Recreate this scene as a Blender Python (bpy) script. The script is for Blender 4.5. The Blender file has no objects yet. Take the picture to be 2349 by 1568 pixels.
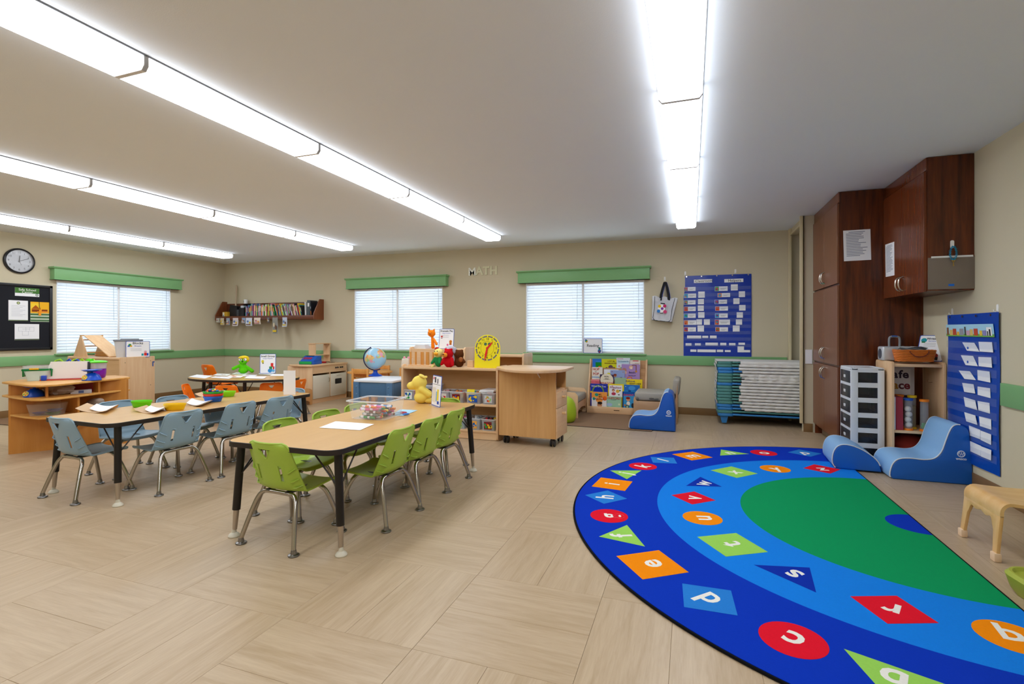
import bpy, bmesh, math, random
from mathutils import Vector, Matrix, Euler, noise
R = math.radians
random.seed(7)
SC = bpy.context.scene
COL = SC.collection

# ---------------------------------------------------------------- camera, world, exposure
CAM_H = 1.17
cam_data = bpy.data.cameras.new('camera')
cam = bpy.data.objects.new('camera', cam_data); COL.objects.link(cam)
cam.location = (0, 0, CAM_H); cam.rotation_euler = (R(90), 0, 0.3413)
cam_data.sensor_width = 36; cam_data.lens = 1155.2 * 36 / 2349
cam_data.shift_y = -22.8 / 2349
cam_data.clip_start = 0.05
SC.camera = cam
world = bpy.data.worlds.new('world'); SC.world = world; world.use_nodes = True
wn = world.node_tree.nodes; wl = world.node_tree.links
bgn = wn['Background']; bgn.inputs[0].default_value = (0.86, 0.95, 1.0, 1); bgn.inputs[1].default_value = 2.8
SC.view_settings.view_transform = 'Standard'; SC.view_settings.look = 'None'
SC.view_settings.gamma = 1; SC.view_settings.use_curve_mapping = False
SC.view_settings.exposure = 0.46
SC.cycles.max_bounces = 10; SC.cycles.diffuse_bounces = 5; SC.cycles.transparent_max_bounces = 12
SC.cycles.caustics_reflective = False; SC.cycles.caustics_refractive = False
SC.cycles.sample_clamp_indirect = 6
LAMP = 9.0

# ---------------------------------------------------------------- materials
def lin(h):
    h = h.lstrip('#')
    o = []
    for i in (0, 2, 4):
        c = int(h[i:i+2], 16) / 255
        o.append(c / 12.92 if c <= 0.04045 else ((c + 0.055) / 1.055) ** 2.4)
    return (*o, 1.0)
_M = {}
def P(hexc, rough=0.5, metal=0.0, var=0.0, scale=40.0, bump=0.0, bscale=200.0, trans=0.0, alpha=1.0, spec=0.5, transl=0.0, emit=0.0, ior=1.45):
    """plain procedural surface: colour with fine noise variation and a fine relief"""
    key = (hexc, rough, metal, var, scale, bump, bscale, trans, alpha, spec, transl, emit)
    if key in _M: return _M[key]
    m = bpy.data.materials.new('surface'); m.use_nodes = True
    nt = m.node_tree; n = nt.nodes; l = nt.links
    b = n['Principled BSDF']; c = lin(hexc)
    b.inputs['Base Color'].default_value = c
    b.inputs['Roughness'].default_value = rough; b.inputs['Metallic'].default_value = metal
    b.inputs['Specular IOR Level'].default_value = spec
    b.inputs['Transmission Weight'].default_value = trans
    b.inputs['Alpha'].default_value = alpha
    b.inputs['IOR'].default_value = ior
    if emit:
        b.inputs['Emission Color'].default_value = c; b.inputs['Emission Strength'].default_value = emit
    tc = None
    if var or bump: tc = n.new('ShaderNodeTexCoord')
    if var:
        nz = n.new('ShaderNodeTexNoise'); nz.inputs['Scale'].default_value = scale; nz.inputs['Detail'].default_value = 3
        l.new(tc.outputs['Object'], nz.inputs['Vector'])
        mx = n.new('ShaderNodeMix'); mx.data_type = 'RGBA'
        mx.inputs['A'].default_value = tuple(x * (1 - var) for x in c[:3]) + (1,)
        mx.inputs['B'].default_value = tuple(min(1, x * (1 + var)) for x in c[:3]) + (1,)
        l.new(nz.outputs['Fac'], mx.inputs['Factor']); l.new(mx.outputs['Result'], b.inputs['Base Color'])
    if bump:
        bz = n.new('ShaderNodeTexNoise'); bz.inputs['Scale'].default_value = bscale; bz.inputs['Detail'].default_value = 2
        l.new(tc.outputs['Object'], bz.inputs['Vector'])
        bp = n.new('ShaderNodeBump'); bp.inputs['Strength'].default_value = bump; bp.inputs['Distance'].default_value = 0.004
        l.new(bz.outputs['Fac'], bp.inputs['Height']); l.new(bp.outputs['Normal'], b.inputs['Normal'])
    if transl:
        tr = n.new('ShaderNodeBsdfTranslucent'); tr.inputs['Color'].default_value = c
        ms = n.new('ShaderNodeMixShader'); ms.inputs[0].default_value = transl
        out = n['Material Output']
        l.new(b.outputs[0], ms.inputs[1]); l.new(tr.outputs[0], ms.inputs[2]); l.new(ms.outputs[0], out.inputs[0])
    _M[key] = m; return m
def WOOD(h1, h2, rough=0.4, axis='x', scale=1.0, contrast=1.0, spec=0.5, rnd=False):
    """streaked wood grain running along one object axis"""
    key = ('w', h1, h2, rough, axis, scale, contrast, spec, rnd)
    if key in _M: return _M[key]
    m = bpy.data.materials.new('wood'); m.use_nodes = True
    nt = m.node_tree; n = nt.nodes; l = nt.links
    b = n['Principled BSDF']; b.inputs['Roughness'].default_value = rough; b.inputs['Specular IOR Level'].default_value = spec
    tc = n.new('ShaderNodeTexCoord'); mp = n.new('ShaderNodeMapping')
    s = [22.0 * scale] * 3; s['xyz'.index(axis)] = 1.6 * scale
    mp.inputs['Scale'].default_value = s
    l.new(tc.outputs['Object'], mp.inputs['Vector'])
    vec = mp.outputs['Vector']
    if rnd:
        oi = n.new('ShaderNodeObjectInfo'); ml = n.new('ShaderNodeMath'); ml.operation = 'MULTIPLY'; ml.inputs[1].default_value = 97.0
        l.new(oi.outputs['Random'], ml.inputs[0])
        ad = n.new('ShaderNodeVectorMath'); ad.operation = 'ADD'
        l.new(vec, ad.inputs[0]); l.new(ml.outputs[0], ad.inputs[1]); vec = ad.outputs[0]
    nz = n.new('ShaderNodeTexNoise'); nz.inputs['Scale'].default_value = 1.0; nz.inputs['Detail'].default_value = 5; nz.inputs['Roughness'].default_value = 0.62
    nz.inputs['Distortion'].default_value = 0.25
    l.new(vec, nz.inputs['Vector'])
    cr = n.new('ShaderNodeValToRGB')
    cr.color_ramp.elements[0].position = 0.5 - 0.22 / contrast; cr.color_ramp.elements[0].color = lin(h1)
    cr.color_ramp.elements[1].position = 0.5 + 0.22 / contrast; cr.color_ramp.elements[1].color = lin(h2)
    l.new(nz.outputs['Fac'], cr.inputs[0]); l.new(cr.outputs[0], b.inputs['Base Color'])
    bp = n.new('ShaderNodeBump'); bp.inputs['Strength'].default_value = 0.04; bp.inputs['Distance'].default_value = 0.002
    l.new(nz.outputs['Fac'], bp.inputs['Height']); l.new(bp.outputs['Normal'], b.inputs['Normal'])
    _M[key] = m; return m

# ---------------------------------------------------------------- mesh builder
_TMP = bpy.data.meshes.new('tmp')
class MB:
    def __init__(s): s.bm = bmesh.new()
    def _put(s, t, mi, M):
        if M is not None: t.transform(M)
        for f in t.faces: f.material_index = mi
        t.to_mesh(_TMP); t.free(); s.bm.from_mesh(_TMP); return s
    def box(s, x0, x1, y0, y1, z0, z1, bev=0.0, seg=2, mi=0, M=None):
        t = bmesh.new(); bmesh.ops.create_cube(t, size=1)
        for v in t.verts:
            v.co = ((x0 + x1) / 2 + v.co.x * (x1 - x0), (y0 + y1) / 2 + v.co.y * (y1 - y0), (z0 + z1) / 2 + v.co.z * (z1 - z0))
        if bev: bmesh.ops.bevel(t, geom=t.edges[:], offset=bev, segments=seg, affect='EDGES', profile=0.5)
        return s._put(t, mi, M)
    def cyl(s, p0, p1, r0, r1=None, n=14, mi=0, M=None, cap=True):
        p0 = Vector(p0); p1 = Vector(p1); r1 = r0 if r1 is None else r1
        t = bmesh.new(); d = p1 - p0
        q = d.to_track_quat('Z', 'Y').to_matrix()
        a = []; b = []
        for i in range(n):
            c = Vector((math.cos(2 * math.pi * i / n), math.sin(2 * math.pi * i / n), 0))
            a.append(t.verts.new(p0 + q @ (c * r0))); b.append(t.verts.new(p1 + q @ (c * r1)))
        for i in range(n): t.faces.new((a[i], a[(i + 1) % n], b[(i + 1) % n], b[i]))
        if cap: t.faces.new(a[::-1]); t.faces.new(b)
        return s._put(t, mi, M)
    def tube(s, pts, r, n=10, mi=0, M=None, closed=False):
        pts = [Vector(p) for p in pts]; t = bmesh.new(); N = len(pts); rings = []
        up = None
        for i, p in enumerate(pts):
            if closed: d = pts[(i + 1) % N] - pts[i - 1]
            else: d = pts[min(i + 1, N - 1)] - pts[max(i - 1, 0)]
            d.normalize()
            if up is None: up = d.orthogonal().normalized()
            else: up = (up - d * up.dot(d)).normalized()
            sd = d.cross(up)
            rr = r[i] if isinstance(r, (list, tuple)) else r
            rings.append([t.verts.new(p + (up * math.cos(2 * math.pi * k / n) + sd * math.sin(2 * math.pi * k / n)) * rr) for k in range(n)])
        for i in range(N if closed else N - 1):
            A, B = rings[i], rings[(i + 1) % N]
            for k in range(n): t.faces.new((A[k], A[(k + 1) % n], B[(k + 1) % n], B[k]))
        if not closed: t.faces.new(rings[0][::-1]); t.faces.new(rings[-1])
        bmesh.ops.recalc_face_normals(t, faces=t.faces[:])
        return s._put(t, mi, M)
    def prism(s, poly, h0, h1, ax='z', bev=0.0, seg=2, mi=0, M=None):
        t = bmesh.new()
        def co(a, b, h): return {'z': (a, b, h), 'y': (a, h, b), 'x': (h, a, b)}[ax]
        A = [t.verts.new(co(a, b, h0)) for a, b in poly]; B = [t.verts.new(co(a, b, h1)) for a, b in poly]
        n = len(poly)
        fa = t.faces.new(A[::-1]); fb = t.faces.new(B)
        for i in range(n): t.faces.new((A[i], A[(i + 1) % n], B[(i + 1) % n], B[i]))
        bmesh.ops.recalc_face_normals(t, faces=t.faces[:])
        if bev:
            es = list(set(fa.edges[:] + fb.edges[:]))
            bmesh.ops.bevel(t, geom=es, offset=bev, segments=seg, affect='EDGES', profile=0.5)
        return s._put(t, mi, M)
    def lathe(s, prof, n=20, mi=0, M=None, cap=True):
        t = bmesh.new(); rings = []
        for r, z in prof:
            if r < 1e-5: rings.append([t.verts.new((0, 0, z))])
            else: rings.append([t.verts.new((r * math.cos(2 * math.pi * k / n), r * math.sin(2 * math.pi * k / n), z)) for k in range(n)])
        for A, B in zip(rings, rings[1:]):
            for k in range(n):
                a0 = A[k % len(A)]; a1 = A[(k + 1) % n % len(A)]; b0 = B[k % len(B)]; b1 = B[(k + 1) % n % len(B)]
                vs = []
                for v in (a0, a1, b1, b0):
                    if v not in vs: vs.append(v)
                if len(vs) > 2: t.faces.new(vs)
        for e in (rings[0], rings[-1]):
            if len(e) > 2 and cap: t.faces.new(e)
        bmesh.ops.recalc_face_normals(t, faces=t.faces[:])
        return s._put(t, mi, M)
    def ell(s, c, r, mi=0, M=None, u=16, v=10, rot=None):
        t = bmesh.new(); bmesh.ops.create_uvsphere(t, u_segments=u, v_segments=v, radius=1)
        r = (r, r, r) if isinstance(r, (int, float)) else r
        m = Matrix.Translation(c) @ (Euler(rot).to_matrix().to_4x4() if rot else Matrix.Identity(4)) @ Matrix.Diagonal((*r, 1))
        t.transform(m); return s._put(t, mi, M)
    def grid(s, rows, mi=0, M=None, thick=0.0, closed=False):
        """surface through rows of points; optional thickness"""
        t = bmesh.new(); V = [[t.verts.new(p) for p in row] for row in rows]
        for A, B in zip(V, V[1:]):
            for k in range(len(A) - (0 if closed else 1)):
                t.faces.new((A[k], A[(k + 1) % len(A)], B[(k + 1) % len(A)], B[k]))
        t.normal_update()
        if thick: bmesh.ops.solidify(t, geom=t.faces[:], thickness=thick)
        bmesh.ops.recalc_face_normals(t, faces=t.faces[:])
        return s._put(t, mi, M)
    def flat(s, pts, mi=0, M=None):
        t = bmesh.new(); t.faces.new([t.verts.new(p) for p in pts]); return s._put(t, mi, M)
    def build(s, name, mats, parent=None, smooth=True, loc=None, rot=None):
        me = bpy.data.meshes.new(name); s.bm.to_mesh(me); s.bm.free()
        mats = mats if isinstance(mats, (list, tuple)) else [mats]
        for m in mats: me.materials.append(m)
        if smooth and len(me.polygons):
            me.polygons.foreach_set('use_smooth', [True] * len(me.polygons)); me.set_sharp_from_angle(angle=R(38))
        return link(name, me, parent, loc, rot)
def link(name, data, parent=None, loc=None, rot=None):
    o = bpy.data.objects.new(name, data); COL.objects.link(o)
    if parent: o.parent = parent
    if loc is not None: o.location = loc
    if rot is not None: o.rotation_euler = rot
    return o
def tag(o, label, cat, group=None):
    o['label'] = label; o['category'] = cat
    if group: o['group'] = group
    return o
def thing(name, label, cat, loc=(0, 0, 0), rz=0.0, group=None):
    o = bpy.data.objects.new(name, None); COL.objects.link(o)
    o.location = loc; o.rotation_euler = (0, 0, rz); o.empty_display_size = 0.1
    return tag(o, label, cat, group)
def struct(o): o['kind'] = 'structure'; return o
def dup(root, loc, rz=0.0, label=None, group=None, rot=None):
    r = root.copy(); COL.objects.link(r); r.location = loc; r.rotation_euler = rot if rot else (0, 0, rz)
    if label: r['label'] = label
    if group: r['group'] = group
    for ch in list(root.children):
        c = ch.copy(); COL.objects.link(c); c.parent = r
        for g in ch.children:
            d = g.copy(); COL.objects.link(d); d.parent = c
    return r
def recolor(root, part_mats):
    """own mesh copies with other materials: {part name: material}"""
    for c in [root] + list(root.children) + [g for ch in root.children for g in ch.children]:
        k = c.name.split('.')[0]
        if k in part_mats and c.data:
            c.data = c.data.copy(); c.data.materials[0] = part_mats[k]
def evaluated(o):
    dg = bpy.context.evaluated_depsgraph_get()
    me = bpy.data.meshes.new_from_object(o.evaluated_get(dg)); return me
def text(s, size, mat, parent, loc, rot=(R(90), 0, 0), name='lettering', align='CENTER', ext=0.0006, bold=0.0, space=1.0, sx=1.0):
    cu = bpy.data.curves.new(name, 'FONT'); cu.body = s; cu.size = size; cu.align_x = align; cu.align_y = 'CENTER'
    cu.extrude = ext; cu.offset = bold; cu.space_character = space; cu.resolution_u = 3
    t = bpy.data.objects.new('t', cu); COL.objects.link(t)
    me = bpy.data.meshes.new_from_object(t); bpy.data.objects.remove(t); bpy.data.curves.remove(cu)
    me.name = name; me.materials.clear(); me.materials.append(mat)
    if sx != 1.0: me.transform(Matrix.Diagonal((sx, 1, 1, 1)))
    return link(name, me, parent, loc, rot)
def blob(name, ells, mat, parent=None, voxel=0.008, loc=None, rot=None, smooth=4):
    """one continuous soft body grown from overlapping ellipsoids / capsules"""
    b = MB()
    for e in ells:
        if e[0] == 'c': b.tube([e[1], tuple((Vector(e[1]) + Vector(e[2])) / 2), e[2]], [e[3], (e[3] + e[4]) / 2, e[4]], n=12); b.ell(e[1], e[3]); b.ell(e[2], e[4])
        else: b.ell(e[0], e[1], rot=e[2] if len(e) > 2 else None)
    o = b.build('tmpblob', mat)
    md = o.modifiers.new('r', 'REMESH'); md.mode = 'VOXEL'; md.voxel_size = voxel
    ms = o.modifiers.new('s', 'SMOOTH'); ms.iterations = smooth; ms.factor = 0.6
    me = evaluated(o); bpy.data.objects.remove(o); me.name = name
    me.materials.clear(); me.materials.append(mat)
    me.polygons.foreach_set('use_smooth', [True] * len(me.polygons))
    return link(name, me, parent, loc, rot)
def rrect(x0, x1, y0, y1, r, n=5):
    pts = []
    for cx, cy, a0 in ((x1 - r, y1 - r, 0), (x0 + r, y1 - r, 90), (x0 + r, y0 + r, 180), (x1 - r, y0 + r, 270)):
        for k in range(n + 1):
            a = R(a0 + 90 * k / n); pts.append((cx + r * math.cos(a), cy + r * math.sin(a)))
    return pts
def circ(cx, cy, rx, ry=None, n=24, rot=0.0):
    ry = ry or rx; o = []
    for k in range(n):
        a = 2 * math.pi * k / n; x, y = rx * math.cos(a), ry * math.sin(a)
        o.append((cx + x * math.cos(rot) - y * math.sin(rot), cy + x * math.sin(rot) + y * math.cos(rot)))
    return o
def smoothpath(pts, k=4):
    """Catmull-Rom through points"""
    P_ = [Vector(p) for p in pts]; out = []
    for i in range(len(P_) - 1):
        a = P_[max(i - 1, 0)]; b = P_[i]; c = P_[i + 1]; d = P_[min(i + 2, len(P_) - 1)]
        for j in range(k):
            t = j / k
            out.append(0.5 * ((2 * b) + (c - a) * t + (2 * a - 5 * b + 4 * c - d) * t * t + (3 * b - a - 3 * c + d) * t ** 3))
    out.append(P_[-1]); return out

# shared materials
WHITE = P('#eef0f2', 0.45); PAPER = P('#f2f3f6', 0.7, spec=0.2); BLACK = P('#15151a', 0.45); INK = P('#26262c', 0.7, spec=0.2)
CHROME = P('#b5afa6', 0.16, 1.0); NICKEL = P('#8f8d8c', 0.3, 1.0)
GREENP = P('#82b67c', 0.42, var=0.03, scale=6, spec=0.4)
MAPLE = WOOD('#dcb083', '#e8c69c', 0.42, 'x'); MAPLEZ = WOOD('#dcb083', '#e8c69c', 0.42, 'z'); MAPLEY = WOOD('#dcb083', '#e8c69c', 0.42, 'y')
BIRCH = WOOD('#d09444', '#dfa95c', 0.38, 'x'); BIRCHZ = WOOD('#cf9142', '#dda659', 0.38, 'z')
PINE = WOOD('#d68f3e', '#e5a658', 0.4, 'z', scale=1.3)
BLUE = P('#1557b8', 0.4); RED = P('#d81f26', 0.4); YEL = P('#f6d21c', 0.45); LIME = P('#8fdc20', 0.4); ORG = P('#f5861c', 0.45); GRN = P('#1c9a48', 0.4); PUR = P('#7a1f9c', 0.4); SKY = P('#4aa3df', 0.4); PINK = P('#f0a0b8', 0.6)
PLASTIC_CLEAR = P('#eef2f6', 0.08, trans=0.0, alpha=0.22, spec=0.7)
PLASTIC_FROST = P('#e3e9f2', 0.25, alpha=0.36, spec=0.5)
# ================================================================ the room
XL, XR, YB, YF, ZC = -8.8, 2.03, 7.58, -2.3, 2.532
WALLM = P('#cfc5aa', 0.75, var=0.02, scale=2.0, bump=0.12, bscale=260, spec=0.25)
CEILM = P('#ecf2f9', 0.9, var=0.015, scale=1.5, bump=0.1, bscale=180, spec=0.15)
BASEM = P('#83633d', 0.5, var=0.04, scale=8)
def wall(name, boxes):
    b = MB()
    for x in boxes: b.box(*x)
    return struct(b.build(name, WALLM, smooth=False))
WZ0, WZ1 = 0.85, 1.945
wall('wall_left', [(XL - .15, XL, YF, 4.74, 0, ZC), (XL - .15, XL, 6.47, YB + .15, 0, ZC), (XL - .15, XL, 4.74, 6.47, 0, WZ0), (XL - .15, XL, 4.74, 6.47, WZ1, ZC)])
W2 = (-5.70, -3.93); W3 = (-2.46, -0.64)
wall('wall_back', [(XL, W2[0], YB, YB + .15, 0, ZC), (W2[1], W3[0], YB, YB + .15, 0, ZC), (W3[1], XR + .15, YB, YB + .15, 0, ZC)] +
     [(a, b, YB, YB + .15, z0, z1) for a, b in (W2, W3) for z0, z1 in ((0, WZ0), (WZ1, ZC))])
wall('wall_right', [(XR, XR + .15, YF, YB, 0, ZC)])
wall('wall_front', [(XL, XR, YF - .15, YF, 0, ZC)])
wall('wall_partition', [(1.25, XR, 6.72, 6.82, 0, ZC)])
wall('wall_header', [(1.25, 1.33, 6.82, YB, 2.46, ZC)])
struct(MB().box(XL - .15, XR + .15, YF - .15, YB + .15, ZC, ZC + .1).build('ceiling', CEILM, smooth=False))

# vinyl floor tiles: 0.3 x 0.6 m, laid in pairs, quarter turned
def tile_mat(name, axis, rnd):
    m = bpy.data.materials.new(name); m.use_nodes = True
    nt = m.node_tree; n = nt.nodes; l = nt.links
    b = n['Principled BSDF']; b.inputs['Roughness'].default_value = 0.36; b.inputs['Specular IOR Level'].default_value = 0.38
    tc = n.new('ShaderNodeTexCoord'); vec = tc.outputs['Object']
    if rnd:
        oi = n.new('ShaderNodeObjectInfo'); ml = n.new('ShaderNodeMath'); ml.operation = 'MULTIPLY'; ml.inputs[1].default_value = 53.0
        l.new(oi.outputs['Random'], ml.inputs[0]); ad = n.new('ShaderNodeVectorMath'); ad.operation = 'ADD'
        l.new(vec, ad.inputs[0]); l.new(ml.outputs[0], ad.inputs[1]); vec = ad.outputs[0]
    def noise_(sl, sw, det):
        mp = n.new('ShaderNodeMapping'); mp.inputs['Scale'].default_value = (sl, sw, 5) if axis == 'x' else (sw, sl, 5)
        l.new(vec, mp.inputs['Vector'])
        z = n.new('ShaderNodeTexNoise'); z.inputs['Scale'].default_value = 1; z.inputs['Detail'].default_value = det; z.inputs['Roughness'].default_value = 0.6; z.inputs['Distortion'].default_value = 0.5
        l.new(mp.outputs[0], z.inputs['Vector']); return z.outputs['Fac']
    a = noise_(2.2, 26, 4); c = noise_(9, 120, 3)
    mx = n.new('ShaderNodeMix'); mx.inputs['Factor'].default_value = 0.35
    l.new(a, mx.inputs['A']); l.new(c, mx.inputs['B'])
    cr = n.new('ShaderNodeValToRGB'); e = cr.color_ramp.elements
    e[0].position = 0.32; e[0].color = lin('#a99170'); e[1].position = 0.68; e[1].color = lin('#bfa98b')
    x = e.new(0.5); x.color = lin('#b49d7f')
    l.new(mx.outputs[0], cr.inputs[0])
    l.new(cr.outputs[0], b.inputs['Base Color'])
    return m
TILE = tile_mat('vinyl_tile', 'x', True)
floor = struct(MB().box(XL - .15, XR + .15, YF - .15, YB + .15, -.08, -.0035).build('floor', P('#8d7458', 0.7), smooth=False))
tb = MB().box(-.2996, .2996, -.1496, .1496, -.0034, 0, bev=.0008, seg=1)
tile0 = tb.build('floor_tile', TILE, floor, smooth=False)
tme = tile0.data; bpy.data.objects.remove(tile0)
cells = []
x0, y0 = -0.97, 1.63
sq = []
for i in range(-16, 7):
    for j in range(-8, 12):
        ax, ay = x0 + i * .6, y0 + j * .6
        runs_x = (i + j) % 2 == 0
        for k in range(2):
            if runs_x: sq.append((ax + .3, ay + .15 + .3 * k, 0.0))
            else: sq.append((ax + .15 + .3 * k, ay + .3, R(90)))
def tile_in(c):
    x, y, r = c; hx, hy = (.3, .15) if r == 0 else (.15, .3)
    return x + hx > XL + .01 and x - hx < XR - .01 and y + hy > YF and y - hy < YB
sq = [c for c in sq if tile_in(c)]
def view_d(c):
    x, y, _ = c; zc = -x * math.sin(.3413) + y * math.cos(.3413); xc = x * math.cos(.3413) + y * math.sin(.3413)
    if zc < 1.2 or abs(xc) > 1.03 * zc + .3: return 100 + math.hypot(x, y)
    return math.hypot(x, y)
sq.sort(key=view_d)
def fits(c):
    x, y, r = c; hx, hy = (.3, .15) if r == 0 else (.15, .3)
    return x - hx > XL and x + hx < XR and y - hy > YF and y + hy < YB
full = [c for c in sq if fits(c)]; near = full[:298]; nearset = set(near)
for c in near: link('floor_tile', tme, floor, (c[0], c[1], 0), (0, 0, c[2]))
rb = MB()
for c in sq:
    if c in nearset: continue
    x, y, r = c; hx, hy = (.2996, .1496) if r == 0 else (.1496, .2996)
    rb.box(max(XL, x - hx), min(XR, x + hx), max(YF, y - hy), min(YB, y + hy), -.0034, 0, mi=0 if r == 0 else 1)
far = rb.build('floor_tile_field', [tile_mat('vinyl_tile_far_a', 'x', False), tile_mat('vinyl_tile_far_b', 'y', False)], floor, smooth=False); far['kind'] = 'stuff'

# trims: green chair rails, brown vinyl baseboards, cream closet casing
def trim(name, x0, x1, y0, y1, z0, z1, m, bev=.004): return struct(MB().box(x0, x1, y0, y1, z0, z1, bev=bev).build(name, m))
trim('trim_1', XL, XL + .022, YF, YB - .022, .70, .832, GREENP)
trim('trim_2', XL, 1.21, YB - .022, YB, .70 - .0, .832, GREENP)
trim('trim_3', XR - .022, XR, YF, 4.40, .665, .82, GREENP)
trim('baseboard_left', XL, XL + .008, YF, YB - .008, 0, .10, BASEM, .002)
trim('baseboard_back', XL, 1.23, YB - .008, YB, 0, .10, BASEM, .002)
trim('baseboard_right', XR - .008, XR, YF, 5.65, 0, .10, BASEM, .002)
trim('baseboard_partition', 1.245, 1.34, 6.712, 6.72, 0, .10, BASEM, .002)
CREAM = P('#d8cba6', 0.45)
b = MB(); b.box(1.235, 1.25, 6.70, 6.80, .1, ZC, bev=.003); b.box(1.205, 1.25, 6.70, 6.722, .1, ZC, bev=.003)
struct(b.build('trim_4', CREAM))
b = MB(); b.box(1.22, 1.25, YB - .10, YB - .023, 0, ZC, bev=.003); b.box(1.23, 1.25, 6.8, YB - .1, 2.44, 2.465)
struct(b.build('trim_5', CREAM))

# ---------------------------------------------------------------- windows with valances, sills, blinds
SLATM = P('#f0f4f8', 0.45, transl=0.42, spec=0.3); FRAMEM = P('#f4f6f8', 0.4)
GLASS = P('#f3fbff', 0.02, alpha=0.12, spec=0.6)
def window(idx, M, u0, u1, v0, v1, lab):
    """M maps (u along the wall, d into the room, z) to the room; u0..u1 opening, v0..v1 valance"""
    w = thing('window_%d' % idx, '', 'window'); del w['label']; del w['category']; struct(w); w.matrix_world = M
    b = MB()
    for a, c in ((u0, u0 + .03), (u1 - .03, u1), ((u0 + u1) / 2 - .018, (u0 + u1) / 2 + .018)): b.box(a, c, -.11, -.06, WZ0, WZ1, bev=.004)
    b.box(u0 + .03, u1 - .03, -.11, -.06, WZ0, WZ0 + .03); b.box(u0 + .03, u1 - .03, -.11, -.06, WZ1 - .03, WZ1)
    b.build('window_frame', FRAMEM, w)
    for a, c in ((u0 + .03, (u0 + u1) / 2 - .018), ((u0 + u1) / 2 + .018, u1 - .03)):
        MB().box(a, c, -.09, -.085, WZ0 + .03, WZ1 - .03).build('pane', GLASS, w, smooth=False)
    MB().box(u0 - .03, u1 + .03, -.055, .045, WZ0 - .022, WZ0, bev=.004).build('window_sill', GREENP, w)
    b = MB(); b.box(v0, v1, 0, .105, 1.935, 2.095, bev=.002)
    b.prism([(.0, 2.095), (.115, 2.095), (.13, 2.112), (.13, 2.122), (0, 2.122)], v0 - .02, v1 + .02, ax='x')
    b.box(v0 - .006, v1 + .006, 0, .111, 1.935, 1.945)
    b.build('valance', GREENP, w)
    mid = (u0 + u1) / 2
    for half, (a, c) in enumerate(((u0 + .012, mid - .016), (mid + .016, u1 - .012))):
        t = thing('window_blind', 'closed white blind, %s half of the %s' % (('left', 'right')[half], lab), 'blind', group='white window blinds')
        t.matrix_world = M @ Matrix.Translation(((a + c) / 2, -.028, 0))
        W = c - a
        MB().box(-W / 2, W / 2, -.02, .02, 1.90, 1.94, bev=.003).build('head_rail', FRAMEM, t)
        bot = MB().box(-W / 2, W / 2, -.012, .012, WZ0 + .004, WZ0 + .03, bev=.003).build('bottom_rail', FRAMEM, t)
        prof = []
        for k in range(5):
            s = -1 + k / 2; prof.append((s * .0245, .0032 * (1 - s * s)))
        rows = [[(x, y, z) for y, z in prof] for x in (-W / 2, W / 2)]
        sl = MB().grid(rows, thick=.0012).build('slat', SLATM, t); me = sl.data; bpy.data.objects.remove(sl)
        n = 24; z0 = WZ0 + .047; dz = (1.89 - z0) / (n - 1)
        for k in range(n):
            link('slat', me, t, (0, 0, z0 + dz * k), (R(68 + random.uniform(-1.2, 1.2)), 0, 0))
        for x in (-W * .34, W * .36):
            MB().cyl((x, .024, WZ0 + .02), (x, .024, 1.90), .0016, n=5).build('ladder_cord', FRAMEM, t)
        MB().cyl((-W * .42, .03, 1.36), (-W * .42, .024, 1.90), .003, n=6).build('tilt_wand', P('#b9c4cc', 0.2), t)
    b = MB(); b.box(mid - .016, mid + .016, -.058, -.012, WZ0, WZ1, bev=.003); b.box(u0, u0 + .012, -.058, -.005, WZ0, WZ1); b.box(u1 - .012, u1, -.058, -.005, WZ0, WZ1)
    b.build('mullion', FRAMEM, w)
ML = Matrix(((0, 1, 0, XL), (1, 0, 0, 0), (0, 0, 1, 0), (0, 0, 0, 1)))
# left wall: u = y, into the room = +x  (mirror free: u runs away from the camera)
ML = Matrix(((0, 1, 0, XL), (-1, 0, 0, 0), (0, 0, 1, 0), (0, 0, 0, 1)))      # u = -y
MBK = Matrix(((-1, 0, 0, 0), (0, -1, 0, YB), (0, 0, 1, 0), (0, 0, 0, 1)))    # u = -x
window(1, ML, -6.47, -4.74, -6.60, -4.66, 'left wall window')
window(2, MBK, 3.93, 5.70, 3.82, 5.80, 'back wall window right of the book shelf')
window(3, MBK, .64, 2.46, .56, 2.56, 'back wall window beside the clear tote bag')

# ---------------------------------------------------------------- ceiling lights
def lens_mat(k):
    m = bpy.data.materials.new('glowing_acrylic'); m.use_nodes = True
    n = m.node_tree.nodes; l = m.node_tree.links
    b = n['Principled BSDF']; b.inputs['Base Color'].default_value = (.9, .9, .9, 1); b.inputs['Roughness'].default_value = .35
    b.inputs['Emission Color'].default_value = (.93, .985, 1.06, 1); b.inputs['Emission Strength'].default_value = LAMP * k
    return m
LENS = lens_mat(1.08); LENSIDE = lens_mat(.36)   # prismatic acrylic sends less light sideways than down
HOUSE = P('#dcdcdc', 0.4)
lp = [(-.115, .0), (-.115, -.045), (-.098, -.067), (.098, -.067), (.115, -.045), (.115, .0)]
L0 = thing('ceiling_light', '', 'light')
ln = MB().prism(lp, -.598, .598, ax='y').build('lens', [LENS, LENSIDE], L0, smooth=False)
for f_ in ln.data.polygons: f_.material_index = 0 if f_.normal.z < -.9 else 1
ends = [(-.1165, .001), (-.1165, -.046), (-.099, -.0685), (.099, -.0685), (.1165, -.046), (.1165, .001)]
for s in (-1, 1): MB().prism(ends, s * .611 - .010, s * .611 + .010, ax='y').build('end_cap', P('#e6e6e6', 0.4), L0)
MB().box(-.119, .119, -.612, .612, .0, .008).build('housing', P('#77787a', 0.5), L0)
rows = [(-7.62, 'row by the left wall', 5), (-5.125, 'second row from the left', 6), (-2.64, 'row above the work tables', 7), (-.055, 'row above the alphabet rug', 7)]  # counts run on past the view; those unseen fixtures are added for room light
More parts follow.
